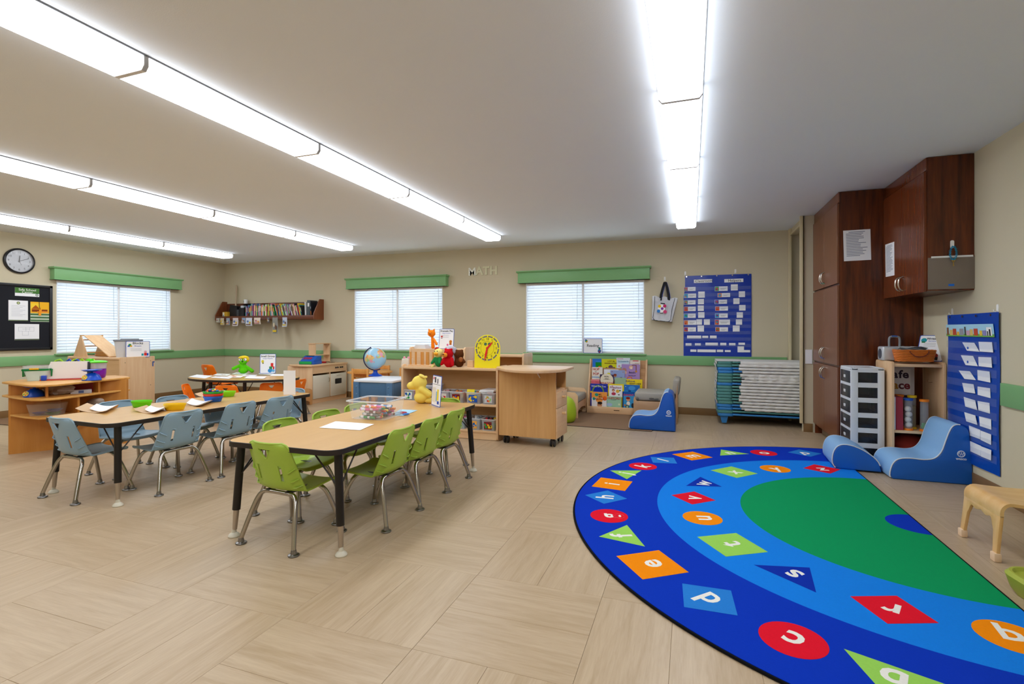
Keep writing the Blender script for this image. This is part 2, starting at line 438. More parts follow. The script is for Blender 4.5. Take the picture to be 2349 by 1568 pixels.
ordn = ['nearest the back wall', 'second from the back wall', 'third from the back wall', 'fourth from the back wall', 'fifth from the back wall', 'sixth from the back wall', 'seventh from the back wall']
first = True
for x, nm, cnt in rows:
    for k in range(cnt):
        y = 6.635 - .612 - 1.226 * k
        lab = 'long white ceiling light, %s in the %s' % (ordn[k], nm)
        if first: L0.location = (x, y, ZC - .008); L0['label'] = lab; L0['group'] = 'ceiling light rows'; first = False
        else: dup(L0, (x, y, ZC - .008), 0, lab, 'ceiling light rows')
# ================================================================ alphabet rug
RX, RY, RR = 1.30, 3.68, 2.08
def RUGM(h): return P(h, 0.95, var=0.06, scale=120, bump=0.5, bscale=900, spec=0.08)
NAVY, MID, RGRN = RUGM('#0a36b8'), RUGM('#1680e6'), RUGM('#0c965a')
CR = {'o': RUGM('#fb8f0c'), 'r': RUGM('#e3182e'), 'g': RUGM('#9bd45c'), 'b': RUGM('#2a7fd4'), 'n': RUGM('#0d30a8')}
CREAMT = RUGM('#f0eee6')
rug = thing('alphabet_rug', 'half-round blue and green rug with alphabet letters in coloured shapes', 'rug', (RX, RY, 0))
def arc(r, n=64): return [(r * math.cos(R(90 + 180 * k / n)), r * math.sin(R(90 + 180 * k / n))) for k in range(n + 1)]
def sector(name, r0, r1, z0, z1, m, n=96, bev=0):
    b = MB()
    if r0 == 0: b.prism(arc(r1, n), z0, z1)
    else:
        t = bmesh.new(); A = []
        for a, c in zip(arc(r0, n), arc(r1, n)):
            A.append([t.verts.new((*a, z0)), t.verts.new((*a, z1)), t.verts.new((*c, z1)), t.verts.new((*c, z0))])
        for p, q in zip(A, A[1:]):
            for k in range(4): t.faces.new((p[k], p[(k + 1) % 4], q[(k + 1) % 4], q[k]))
        t.faces.new(A[0]); t.faces.new(A[-1][::-1]); bmesh.ops.recalc_face_normals(t, faces=t.faces[:])
        b._put(t, 0, None)
    return b.build(name, m, rug)
bind = P('#101014', 0.9, spec=0.1)
sector('outer_band', 1.52, RR - .018, .0005, .012, NAVY); sector('inner_band', .985, 1.52, .0005, .012, MID)
sector('green_field', .17, .985, .0005, .012, RGRN); sector('centre_disc', 0, .17, .0005, .012, NAVY)
b = MB(); pts = [(*p, .0065) for p in arc(RR - .012, 96)]
b.tube(pts, .0065, n=6); b.tube([(0.004, RR - .012, .0065), (0.004, -RR + .012, .0065)], .0065, n=6)
bo = b.build('binding', bind, rug)
def patch(kind, col, r, deg, ch, flip=False):
    a = R(deg); M = Matrix.Translation((r * math.cos(a), r * math.sin(a), 0)) @ Matrix.Rotation(a - R(90), 4, 'Z')
    # local +y points outward from the centre of the rug
    if kind == 'sq': poly = [(-.128, -.125), (.128, -.125), (.128, .125), (-.128, .125)]
    elif kind == 'di': poly = [(0, -.145), (.148, 0), (0, .145), (-.148, 0)]
    elif kind == 'ci': poly = circ(0, 0, .117, n=36)
    else: poly = [(-.152, -.075), (.152, -.075), (0, .137)]
    if flip: poly = [(x, -y) for x, y in poly][::-1]
    b = MB(); b.prism(poly, .0115, .0128)
    p = b.build('shape_patch', CR[col], rug, smooth=False); p.matrix_local = M
    text(ch, .17, CREAMT, p, (0, .0 if ch not in 'gpqyj' else .0, .0129), (0, 0, 0), name='letter', bold=.0035, ext=.0004)
for x in [('sq', 'o', 1.80, 259, 'a'), ('tr', 'g', 1.79, 248.4, 'b'), ('ci', 'r', 1.80, 238.6, 'c'), ('di', 'b', 1.812, 227.3, 'd'), ('sq', 'o', 1.835, 215.9, 'e'), ('tr', 'g', 1.835, 204.8, 'f'),
          ('ci', 'r', 1.85, 195.1, 'g'), ('di', 'b', 1.867, 183.8, 'h'), ('sq', 'o', 1.874, 174, 'i'), ('tr', 'g', 1.88, 163.7, 'j'), ('ci', 'r', 1.869, 154.8, 'k'), ('di', 'b', 1.869, 145.1, 'l'),
          ('sq', 'o', 1.848, 134.2, 'm'), ('tr', 'g', 1.834, 121.2, 'n'), ('ci', 'r', 1.80, 110.9, 'o'), ('di', 'b', 1.825, 98.6, 'p'),
          ('ci', 'o', 1.25, 263.2, 'q'), ('di', 'r', 1.268, 246.5, 'r'), ('tr', 'n', 1.275, 228.8, 's', True), ('sq', 'g', 1.29, 212.2, 't'), ('ci', 'o', 1.275, 194.8, 'u'), ('di', 'r', 1.286, 177.2, 'v'),
          ('tr', 'n', 1.292, 159.6, 'w', True), ('sq', 'g', 1.295, 138.1, 'x'), ('ci', 'o', 1.255, 120, 'y'), ('di', 'r', 1.245, 101.8, 'z')]: patch(*x)

# ================================================================ school chairs
CPROF = smoothpath([(.175, .290), (.160, .309), (.08, .306), (-.03, .298), (-.095, .303), (-.132, .325), (-.150, .37), (-.168, .44), (-.186, .51), (-.200, .575)], 5)
CLEN = [0]
for _p, _q in zip(CPROF, CPROF[1:]): CLEN.append(CLEN[-1] + (_q - _p).length)
def chair_pt(i, u):
    """point of the moulded shell: profile step i (front lip to top of back), u = -1..1 across"""
    T = CLEN[-1]; p = CPROF[i]; s = CLEN[i]; t = s / T
    hw = .162 + .012 * math.sin(min(1, t / .5) * math.pi * .5) if t < .5 else .174 - .031 * ((t - .5) / .5)
    r = .038
    for dd in (s, T - s):
        if dd < r: hw = hw - r + math.sqrt(max(0, r * r - (r - dd) ** 2))
    back = max(0, min(1, (t - .40) / .16)); seat = 1 - back; c = abs(u) ** 2.4
    y = p[0] + back * .056 * c * (1 - .5 * max(0, (t - .6) / .4))
    z = p[1] + seat * (.009 * c - .010 * (1 - u * u) * math.sin(min(1, t / .45) * math.pi))
    return (u * hw, y, z)
IBEND = max(i for i, p in enumerate(CPROF) if p[1] < .322 and p[0] < -.1)
def on_back(x, z):
    i = min(range(IBEND, len(CPROF)), key=lambda k: abs(CPROF[k][1] - z)); j = min(i + 1, len(CPROF) - 1) if CPROF[i][1] < z else i - 1
    f = (z - CPROF[i][1]) / (CPROF[j][1] - CPROF[i][1] + 1e-9)
    hw = chair_pt(i, 1)[0]; u = x / max(hw, .12)
    return (x, chair_pt(i, u)[1] * (1 - f) + chair_pt(j, u)[1] * f, z)
TRI = [(-.041, .541), (.041, .541), (.008, .497), (-.008, .497)]
SLOT = [(-.0095, .366), (.0095, .366), (.0095, .450), (-.0095, .450)]
def chair_shell():
    rows = [[chair_pt(i, -1 + k / 8) for k in range(17)] for i in range(len(CPROF))]
    def part(name, rr):
        o = MB().grid(rr).build(name, WHITE)
        sd = o.modifiers.new('s', 'SOLIDIFY'); sd.thickness = .0065; sd.offset = 0
        return o
    seat = part('seat', rows[:IBEND + 1]); back = part('backrest', rows[IBEND:])
    c = MB(); c.prism(TRI, -.4, .1, ax='y')
    for s in (-1, 1): c.prism([(s * .078 + dx, dz) for dx, dz in SLOT], -.4, .1, ax='y')
    cut = c.build('cut', WHITE)
    bo = back.modifiers.new('b', 'BOOLEAN'); bo.operation = 'DIFFERENCE'; bo.solver = 'EXACT'; bo.object = cut
    out = []
    for o in (seat, back):
        me = evaluated(o); me.name = o.name
        me.polygons.foreach_set('use_smooth', [True] * len(me.polygons)); me.set_sharp_from_angle(angle=R(40)); out.append(me)
    for o in (seat, back, cut): bpy.data.objects.remove(o)
    return out
SEATME, BACKME = chair_shell()
def rimframe():
    """raised moulded rims around the handle hole and the two slots, and ribs on the side wings"""
    b = MB()
    b.tube([on_back(x * 1.05, z + (.004 if z > .5 else -.004)) for x, z in TRI], .0058, n=6, closed=True)
    for s in (-1, 1):
        b.tube([on_back(s * .078 + dx * 1.25, dz + (.004 if dz > .4 else -.004)) for dx, dz in SLOT], .005, n=6, closed=True)
    return b
def lip(i0, i1, closed_end):
    n = len(CPROF) - 1; pts = [chair_pt(i, -1) for i in range(i0, i1 + 1)]
    if closed_end == 'top': pts = pts + [chair_pt(n, -1 + k / 8) for k in range(1, 16)] + [chair_pt(i, 1) for i in range(i1, i0 - 1, -1)]
    else: pts = pts[::-1] + [chair_pt(0, -1 + k / 8) for k in range(1, 16)] + [chair_pt(i, 1) for i in range(i0, i1 + 1)]
    return MB().tube(pts, .0062, n=8)
def ribs():
    b = MB()
    for s in (-1, 1):
        for k in range(4):
            i = IBEND + 1 + 4 * k + 2; 
            if i < len(CPROF) - 8: 
                a = Vector(chair_pt(i, s)); c_ = Vector(chair_pt(i - 2, s * .72)); b.tube([a + Vector((0, -.004, 0)), (a + c_) / 2 + Vector((0, -.016, -.004)), c_ + Vector((0, -.004, 0))], .004, n=5)
    return b
def arch(y0, y1, s=1):
    """one bent chrome tube: left foot, shoulder, bar under the seat, shoulder, right foot"""
    half = [(.196, y1, .030), (.176, y1 + (y0 - y1) * .30, .115), (.155, y1 + (y0 - y1) * .62, .20), (.138, y1 + (y0 - y1) * .86, .252), (.112, y0, .278), (.07, y0, .285)]
    pts = [(-x, y, z) for x, y, z in half] + [(x, y, z) for x, y, z in half[::-1]]
    return MB().tube(smoothpath(pts, 4), .0125, n=10)
def make_chair(hexc, name_col):
    m = P(hexc, 0.38, var=0.02, scale=30, bump=0.05, bscale=900, spec=0.45)
    t = thing('school_chair', '', 'chair')
    me = SEATME.copy(); me.materials.clear(); me.materials.append(m); lip(0, IBEND, 'front').build('edge_lip', m, link('seat', me, t))
    me = BACKME.copy(); me.materials.clear(); me.materials.append(m); bk = link('backrest', me, t)
    rimframe().build('moulded_rim', m, bk); lip(IBEND, len(CPROF) - 1, 'top').build('edge_lip', m, bk); ribs().build('wing_rib', m, bk)['kind'] = 'stuff'
    arch(-.10, -.178).build('rear_leg_frame', CHROME, t); arch(.10, .178).build('front_leg_frame', CHROME, t)
    b = MB(); b.box(-.085, -.055, -.11, .11, .285, .299, bev=.003); b.box(.055, .085, -.11, .11, .285, .299, bev=.003); b.build('seat_bracket', P('#4a4a48', .4, .8), t)
    for sx in (-1, 1):
        for sy in (-1, 1):
            g = MB().lathe([(0, 0), (.027, 0), (.030, .004), (.028, .009), (.017, .013), (.015, .022), (.013, .034), (0, .034)], n=14).build('foot_glide', NICKEL, t, loc=(sx * .196, sy * .178, 0))
    return t
GREEN_C, BLUE_C, ORANGE_C = '#a2c046', '#8fabbd', '#ff7d12'
def chairs(hexc, cname, group, lst):
    t = make_chair(hexc, cname); first = True
    for x, y, rz, lab in lst:
        loc = (x, y, 0)
        if first: t.location = loc; t.rotation_euler = (0, 0, R(rz)); t['label'] = lab; t['group'] = group; first = False
        else: dup(t, loc, R(rz), lab, group)
chairs(GREEN_C, 'lime', 'lime green chairs around the front work table', [
    (-2.14, 2.29, -4, 'lime green plastic chair at the near short end of the front work table'),
    (-1.86, 2.73, 90, 'lime green chair on the rug side of the front table, nearest the camera'),
    (-1.855, 3.12, 89, 'lime green chair on the rug side of the front table, middle of three'),
    (-1.86, 3.50, 90, 'lime green chair on the rug side of the front table, nearest the toy shelf'),
    (-2.45, 2.68, -90, 'lime green chair on the far long side of the front table, nearest the camera'),
    (-2.42, 3.10, -90, 'lime green chair on the far long side of the front table, middle of three'),
    (-2.42, 3.46, -92, 'lime green chair behind the clear marker bin, on the far side of the front table'),
    (-2.06, 3.86, 180, 'lime green chair at the far end of the front table, behind the standing sign')])
chairs(BLUE_C, 'grey blue', 'grey blue chairs around the second work table', [
    (-4.12, 2.415, -3, 'grey blue chair at the near short end of the second work table'),
    (-3.755, 2.75, 88, 'grey blue chair facing the yellow bowl, its back to the aisle'),
    (-3.735, 3.24, 88, 'grey blue chair facing the stacked bowls, its back to the aisle'),
    (-3.715, 3.66, 87, 'grey blue chair in front of the standing white paper, its back to the aisle'),
    (-4.47, 2.92, -92, 'grey blue chair on the wall side of the second table, beside the curved shelf unit'),
    (-4.35, 3.33, -92, 'grey blue chair on the wall side of the second table, middle of three'),
    (-4.28, 3.72, -92, 'grey blue chair on the wall side of the second table, behind the toy bowls'),
    (-3.94, 4.06, 178, 'grey blue chair at the far short end of the second table')])
chairs(ORANGE_C, 'orange', 'orange chairs around the kidney table', [
    (-5.90, 4.70, -55, 'small orange chair seen edge-on at the left of the kidney table'),
    (-5.50, 4.84, 24, 'small orange chair at the front middle of the kidney table, its back to the camera'),
    (-5.27, 5.25, 46, 'small orange chair at the kidney table, just left of the standing white paper'),
    (-5.30, 5.64, 95, 'small orange chair mostly hidden behind the standing white paper'),
    (-7.10, 6.02, -10, 'larger orange chair standing alone near the left wall corner')])
for o in bpy.data.objects:
    if o.get('label', '').startswith('larger orange'): o.scale = (1.14, 1.14, 1.14)
    elif o.get('label', '').startswith('small orange chair'): o.scale = (.88, .88, .88)
# ================================================================ work tables
TOPM = WOOD('#cb9c58', '#d7ac6c', 0.3, 'y', scale=.6, contrast=.7, spec=0.45); EDGE = P('#221b18', 0.45)
LEGB = P('#17120f', 0.38); INSERT = P('#b9aea2', 0.28, 0.9); GLIDE = P('#cdc7b4', 0.4)
def table(name, label, poly, legs, H, loc, rz, braces=True):
    t = thing(name, label, 'table', loc, rz)
    b = MB(); b.prism(poly, H - .027, H, bev=.0015, seg=1)
    inner = poly
    tp = b.build('tabletop', TOPM, t)
    e = MB(); n = len(poly); rows = []
    cx = sum(p[0] for p in poly) / n; cy = sum(p[1] for p in poly) / n
    for k, (x, y) in enumerate(poly):
        px, py = poly[k - 1]; qx, qy = poly[(k + 1) % n]; d = Vector((qx - px, qy - py)).normalized(); nx, ny = d.y, -d.x
        rows.append([(x - nx * .002, y - ny * .002, H - .0295), (x + nx * .004, y + ny * .004, H - .028), (x + nx * .005, y + ny * .005, H - .014), (x + nx * .004, y + ny * .004, H - .001), (x - nx * .0005, y - ny * .0005, H + .0004)])
    rows.append(rows[0]); e.grid(rows); e.build('edge_band', EDGE, t)
    for lx, ly, sx, sy in legs:
        top = Vector((lx, ly, H - .027)); ft = Vector((lx + sx, ly + sy, .0)); d = ft - top
        def at(z): return top + d * ((top.z - z) / top.z)
        lg = MB().cyl(top, at(.155), .0215, n=16).build('leg', LEGB, t)
        MB().cyl(at(.158), at(.042), .0165, .0125, n=14).build('leg_insert', INSERT, lg)
        f = at(0)
        MB().lathe([(0, 0), (.030, 0), (.032, .006), (.027, .016), (.014, .026), (.010, .046), (0, .046)], n=16, M=Matrix.Translation(f)).build('leg_glide', GLIDE, lg)
        if braces:
            k = at(.345); dx = -1 if lx > 0 else 1; dy = -1 if ly > 0 else 1
            for ex, ey in ((dx * .17, dy * .0), (0, dy * .17)):
                MB().tube([k + Vector((ex, ey, 0)) * .06, k + Vector((ex, ey, 0)) * .12 + Vector((0, 0, .02)), Vector((lx + ex, ly + ey, H - .03))], .0045, n=6).build('brace', LEGB, t)
    return t
TH = .56
rp = rrect(-.38, .38, -.915, .915, .085, 7)
rl = [(sx * .335, sy * .83, sx * .035, sy * .02) for sx in (-1, 1) for sy in (-1, 1)]
table('work_table', 'long laminate table with black edge and lime chairs, holding the clear marker bin', rp, rl, TH, (-2.095, 3.035, 0), R(0))
table('work_table', 'long laminate table with black edge and grey blue chairs, holding papers and bowls', rp, rl, TH, (-3.965, 3.17, 0), R(-2.5))
kid = []
for k in range(48):
    a = 2 * math.pi * k / 48; r = 1.0
    x, y = .77 * math.cos(a), .44 * math.sin(a)
    if y > 0: y -= .20 * math.exp(-(x / .28) ** 2)
    kid.append((x, y))
table('kidney_table', 'kidney shaped laminate table covered in worksheets, ringed by orange chairs', kid, [(-.6, -.02, -.03, 0), (-.25, -.3, -.01, -.02), (.25, -.3, .01, -.02), (.6, .0, .03, 0)], TH, (-5.69, 5.20, 0), R(9))
# ================================================================ measuring helpers: picture point -> point on a known real plane
_f, _yh, _a = 1155.2, 761.2, .3413
def ray(px, py):
    u = (px - 1174.5) / _f; v = (_yh - py) / _f
    return Vector((u * math.cos(_a) - math.sin(_a), u * math.sin(_a) + math.cos(_a), v))
def onY(px, py, Y=YB): r = ray(px, py); t = Y / r.y; return Vector((r.x * t, Y, CAM_H + r.z * t))
def onX(px, py, X): r = ray(px, py); t = X / r.x; return Vector((X, r.y * t, CAM_H + r.z * t))
def onZ(px, py, z=0.0): r = ray(px, py); t = (z - CAM_H) / r.z; return Vector((r.x * t, r.y * t, z))
FX90 = (R(90), 0, 0)

# little flat prints: (polygon in panel x,z ; colour)
def prints(parent, items, y=-.0006, name='printed_picture', M=None):
    b = MB(); mats = []; idx = {}
    for k, (poly, h) in enumerate(items):
        if h not in idx: idx[h] = len(mats); mats.append(P(h, 0.7, spec=0.2))
        yy = y - .00012 * k
        b.flat([(x, yy, z) for x, z in poly], mi=idx[h], M=M)
    return b.build(name, mats, parent, smooth=False)
def rect(x0, x1, z0, z1): return [(x0, z0), (x1, z0), (x1, z1), (x0, z1)]
def kid_pic(cx, cz, s, cols):
    """a small generic cartoon figure: head, hair, body, blocks"""
    return [(circ(cx, cz + .5 * s, .22 * s, n=12), cols[0]), (circ(cx, cz + .62 * s, .2 * s, .12 * s, n=12), cols[1]), (rect(cx - .22 * s, cx + .22 * s, cz - .3 * s, cz + .3 * s), cols[2]),
            (rect(cx - .45 * s, cx - .2 * s, cz - .35 * s, cz - .1 * s), cols[3]), (rect(cx + .15 * s, cx + .42 * s, cz - .4 * s, cz - .05 * s), cols[4])]
def blocks_pic(cx, cz, s): return [(rect(cx - .4 * s, cx, cz - .4 * s, cz), '#2a8f4a'), (rect(cx, cx + .4 * s, cz - .4 * s, cz), '#e0b52a'), (rect(cx - .2 * s, cx + .2 * s, cz, cz + .4 * s), '#2f6fc0'), (circ(cx + .3 * s, cz + .2 * s, .16 * s, n=10), '#c33')]
BLUEB = P('#3457b4', 0.45); DKTXT = P('#2b2b30', 0.6); BLTXT = P('#5566c0', 0.6)
def sign(label, W, H, loc, rz, lean, title, sub, pics, tsize, tz, base=None, name='area_sign', lines=True):
    t = thing(name, label, 'sign', loc, rz); t.rotation_euler = (R(-lean), 0, rz)
    MB().prism(rrect(-W / 2, W / 2, 0, H, .012), 0, .003, ax='y').build('border', BLUEB, t)
    MB().prism(rrect(-W / 2 + .006, W / 2 - .006, .006, H - .006, .008), -.0006, .0002, ax='y').build('panel', PAPER, t)
    if title: text(title, tsize, DKTXT, t, (0, -.0012, tz), FX90, name='title_lettering', bold=.0006)
    if sub: text(sub, tsize * .55, BLTXT, t, (0, -.0012, tz - tsize * .85), FX90, name='subtitle_lettering')
    if pics: prints(t, pics, -.0012)
    if lines:
        b = MB()
        for k in range(3): b.box(-W * .3, W * .15, -.0012, -.0006, tz - tsize * 1.7 - k * .014, tz - tsize * 1.7 - k * .014 + .002)
        b.build('small_print', P('#8a8a92', .7), t, smooth=False)
    if base: MB().box(-W / 2, W / 2, -.03, .05, -.003, .0, bev=.001).build('stand_base', PLASTIC_CLEAR, t)
    return t

# ---------------------------------------------------------------- MATH letters
LETM = P('#dcdab8', 0.2, bump=0.1, bscale=60); LETW = P('#eef0e6', 0.2)
for ch, px, py, m, lab in (('M', 1083.5, 624, LETW, 'shiny white cut-out letter M starting the word on the back wall'), ('A', 1100, 622, LETM, 'pale cut-out letter A on the back wall'),
                      ('T', 1115.5, 621.5, LETM, 'pale cut-out letter T on the back wall'), ('H', 1132.5, 621, LETM, 'pale cut-out letter H ending the word on the back wall')):
    p = onY(px, py, YB)
    o = text(ch, .185, m, None, (p.x, YB - .006, p.z), FX90, name='wall_letter', ext=.006, bold=.003 if ch == 'M' else .007); tag(o, lab, 'letter', 'letters spelling MATH')

# ---------------------------------------------------------------- pocket chart on the back wall
CHB = P('#0a37a6', 0.28, bump=0.25, bscale=14, spec=0.5); VINYL = P('#a8bce8', 0.10, alpha=0.07, spec=0.8)
def zB(x, y, Y): return onY(1480 + x / 6.532, 610 + y / 6.532, Y)
ch = thing('pocket_chart', 'blue classroom helpers pocket chart hanging on the back wall', 'wall chart', (.335, YB - .012, 0))
Yc = YB - .012
tl, tr, br, bl = zB(597, 150, Yc), zB(1588, 113, Yc), zB(1592, 1362, Yc), zB(575, 1348, Yc)
X0, X1, Z0, Z1 = bl.x - .335, br.x - .335, (bl.z + br.z) / 2, (tl.z + tr.z) / 2
rows = []
for j in range(13):
    z = Z0 + (Z1 - Z0) * j / 12
    rows.append([(X0 + (X1 - X0) * k / 10 + (.02 if j > 9 and k == 0 else 0), .004 * math.sin(k * 1.3 + j * .6) , z) for k in range(11)])
MB().grid(rows, thick=.003).build('backing', CHB, ch)
for k in range(10):
    z = Z1 - .165 - .088 * k
    MB().box(X0 + .01, X1 - .01, -.0115, -.010, z - .045, z + .0, M=None).build('clear_pocket', VINYL, ch, smooth=False)
for k in range(5):
    MB().lathe([(.004, 0), (.009, 0), (.009, .002), (.004, .002)], n=10, M=Matrix.Translation((X0 + .04 + (X1 - X0 - .08) * k / 4, -.006, Z1 - .012)) @ Matrix.Rotation(R(90), 4, 'X')).build('grommet', CHROME, ch)
def card(x0, y0, x1, y1, y=-.0075, nm='card', m=PAPER):
    a, c = zB(x0, y1, Yc), zB(x1, y0, Yc)
    return MB().box(a.x - .335, c.x - .335, y, y + .0012, a.z, c.z).build(nm, m, ch, smooth=False), a, c
for s, q in (('Classroom', (730, 195, 1003, 255)), ('Helpers', (1185, 187, 1470, 247))):
    o, a, c = card(*q, nm='title_card'); text(s, .052, DKTXT, ch, ((a.x + c.x) / 2 - .335 + .01, -.0085, (a.z + c.z) / 2), FX90)
pc = ['#9a2f6a', '#1fa0c0', '#5d8a6a', '#c8452a', '#2b8fc9', '#e0803a', '#b5402f', '#3aa34a', '#e07a3a', '#5a3fb0', '#d84a2a', '#2aa0d0', '#c43a4a', '#c85a20']
for k, q in enumerate([(580, 312, 755, 376), (582, 410, 763, 477), (580, 510, 755, 577), (582, 607, 757, 676), (580, 710, 757, 776), (582, 810, 765, 880), (582, 915, 760, 981),
          (1043, 302, 1235, 375), (1085, 402, 1272, 466), (1040, 502, 1226, 567), (1050, 603, 1240, 669), (1047, 708, 1236, 774), (1043, 800, 1270, 880), (1053, 915, 1240, 981)]):
    o, a, c = card(*q, nm='job_card'); x = a.x - .335; h = c.z - a.z; z = a.z; w = c.x - a.x
    prints(o, [(rect(x + .003, x + .052, z + .003, z + h - .003), pc[k]), (circ(x + .027, z + h * .5, .016, n=10), pc[(k + 3) % 14]), (rect(x + .012, x + .03, z + .008, z + h * .45), pc[(k + 7) % 14]), (rect(x + .07, x + w - .02, z + h * .5, z + h * .56), '#777a86'), (rect(x + .075, x + w - .04, z + h * .32, z + h * .38), '#777a86')], -.0080)
for q in [(1283, 272, 1387, 366), (795, 380, 893, 474), (1402, 377, 1495, 465), (790, 492, 880, 573), (1320, 482, 1413, 569), (788, 590, 878, 672), (1407, 582, 1503, 667), (793, 688, 888, 775), (1370, 690, 1463, 774), (768, 797, 851, 878), (879, 797, 969, 880), (1358, 797, 1452, 878), (784, 889, 881, 982), (1312, 889, 1415, 981)]: card(*q, nm='name_card')
for q in [(627, 1040, 840, 1083), (855, 1043, 945, 1077), (970, 1040, 1070, 1081), (605, 1155, 694, 1190), (745, 1155, 834, 1188), (902, 1147, 1090, 1187), (1124, 1149, 1215, 1186), (1256, 1152, 1352, 1187), (1397, 1147, 1494, 1181), (677, 1249, 767, 1283), (782, 1250, 1057, 1287), (1073, 1252, 1168, 1286), (1193, 1258, 1280, 1286), (1383, 1200, 1480, 1290), (1480, 1257, 1573, 1290)]: card(*q, nm='word_strip')
HOOKM = P('#f3f3f0', 0.4)
def hook(p, nrm, label):
    t = thing('wall_hook', label, 'hook', p); t.rotation_euler = (0, 0, nrm)
    MB().prism(rrect(-.012, .012, -.03, .03, .01), -.004, 0, ax='y').build('plate', HOOKM, t)
    MB().tube([(0, -.004, -.015), (0, -.014, -.024), (0, -.022, -.018), (0, -.024, -.006)], .0035, n=6).build('prong', HOOKM, t)
for px, py, lab in ((1572, 627, 'white adhesive hook at the left top corner of the classroom helpers chart'), (1687, 622, 'white adhesive hook above the right side of the classroom helpers chart'), (1525, 639, 'white adhesive hook holding the clear tote bag')):
    p = onY(px, py, YB); hook((p.x, YB, p.z), 0, lab)

# ---------------------------------------------------------------- clear tote bag
p = onY(1526, 700, YB - .06)
bag = thing('tote_bag', 'clear plastic tote bag with black piping and blue and black straps', 'bag', (p.x, YB - .075, 0), R(-6))
zt, zb, w0, w1, d = 1.665, 1.325, .175, .135, .05
CLEARV = P('#e8ebf2', 0.12, alpha=0.45, spec=0.8, bump=0.5, bscale=18)
b = MB()
for s in (-1, 1):
    rows = []
    for j in range(7):
        t_ = j / 6; z = zb + (zt - zb) * t_; w = w1 + (w0 - w1) * t_
        rows.append([(-w + 2 * w * k / 8, s * (d * (1 - .5 * t_)) + .006 * math.sin(k * 2.1 + j * 1.7 + s), z + (.012 * math.sin(k * 1.9) if j == 6 else 0)) for k in range(9)])
    b.grid(rows, thick=.001)
for s in (-1, 1):
    b.grid([[(s * w, y, z) for y in (-dd, 0, dd)] for w, dd, z in ((w1, d, zb), ((w0 + w1) / 2, d * .75, (zb + zt) / 2), (w0, d * .5, zt))], thick=.001)
b.box(-w1, w1, -d, d, zb - .001, zb)
b.build('bag_body', CLEARV, bag)
b = MB()
for s in (-1, 1): b.tube([(s * w0 * .8, -d * .5 - .004, zt), (s * (w0 * .8 - .02), -d * .75 - .004, (zt + zb) / 2), (s * w1 * .92, -d - .004, zb + .03), (s * w1 * .7, -d - .004, zb)], .0035, n=6)
b.tube([(-w1, -d, zb), (w1, -d, zb), (w1, d, zb), (-w1, d, zb)], .0035, n=6, closed=True)
b.build('piping', BLACK, bag)
for y, m, nm in ((-.03, P('#17171c', .8), 'black_strap'), (.02, P('#1c3fa8', .8), 'blue_strap')):
    rows = []
    for x, z, tw in ((-.06, 1.62, 0), (-.055, 1.70, 0), (-.03, 1.80, 0), (-.008, 1.875, 0), (0, 1.885, 0), (.008, 1.875, 0), (.03, 1.80, 0), (.05, 1.70, 0), (.055, 1.62, 0)):
        rows.append([(x - .017, y * (1 - max(0, z - 1.66) * 2.2) + .004, z), (x + .017, y * (1 - max(0, z - 1.66) * 2.2), z)])
    MB().grid(rows, thick=.002).build(nm, m, bag)
pr_ = prints(bag, [(circ(-.02, 1.5, .05, .06, n=14), '#f3f3f3'), (circ(-.05, 1.53, .022, n=10), '#e8c22a'), (circ(.02, 1.54, .024, n=10), '#c0306a'), (circ(-.055, 1.46, .024, n=10), '#3a7fc8'), (circ(.035, 1.46, .026, n=10), '#d04a7a'), (circ(-.01, 1.5, .02, n=10), '#7a3fa0'), (rect(-.04, .02, 1.565, 1.58), '#2b2b30'), (rect(-.03, .01, 1.43, 1.438), '#2b2b30')], -d - .012)

for c_ in bag.children:
    if 'strap' not in c_.name: c_.matrix_local = Matrix.Translation((0, 0, 1.68)) @ Matrix.Rotation(R(7), 4, 'Y') @ Matrix.Translation((0, 0, -1.68))
# ---------------------------------------------------------------- wall book shelf with its books
WAL = WOOD('#5a2c17', '#6f3a20', 0.42, 'x'); WALD = WOOD('#6e3818', '#8a4c28', 0.42, 'z')
BX0, BX1, BYF = -8.74, -6.38, 7.335
bs = thing('wall_bookshelf', 'long brown wall shelf full of picture books beside the corner', 'shelf', ((BX0 + BX1) / 2, YB, 1.40))
hx = (BX1 - BX0) / 2
MB().box(-hx, hx, BYF - YB, -.001, .008, .03, bev=.002).build('shelf_board', WAL, bs)
MB().box(-hx, hx, BYF - YB - .012, BYF - YB, .0, .075, bev=.002).build('front_lip', WAL, bs)
MB().box(-hx, hx, -.014, -.001, .0, .33, bev=.002).build('back_panel', WAL, bs)
for s in (-1, 1):
    MB().prism([(0, -.005), (BYF - YB - .014, -.005), (BYF - YB - .014, .10), (-.10, .37), (0, .37)], s * hx - .01, s * hx + .01, ax='x', bev=.001, seg=1).build('end_panel', WALD, bs)
for xx in (.62, -.38): MB().prism([(-.014, .03), (BYF - YB, .03), (BYF - YB, .10), (-.10, .28), (-.014, .28)], xx - .009, xx + .009, ax='x').build('divider', WALD, bs)
random.seed(21)
names = {'red': '#c22a2a', 'orange': '#ea7a24', 'yellow': '#eec62c', 'lime': '#9ac43a', 'green': '#2f8f4a', 'teal': '#2a8f93', 'sky': '#5aa8dc', 'blue': '#2458b0', 'navy': '#1c2a5c', 'purple': '#6a3a94', 'pink': '#e28aa8', 'white': '#eeeeea', 'cream': '#e6dcc0', 'grey': '#8f959c', 'brown': '#7a5236', 'black': '#1d1d22', 'tan': '#c8a878', 'mint': '#a8d8c0', 'maroon': '#7a1f2c', 'lilac': '#b8a4d8'}
ks = list(names)
seq = []
while len(seq) < 90:
    c = random.choice(ks)
    if len(seq) >= 1 and c == seq[-1]: continue
    seq.append(c)
seen = set(); x = -8.02; zb_ = 1.432
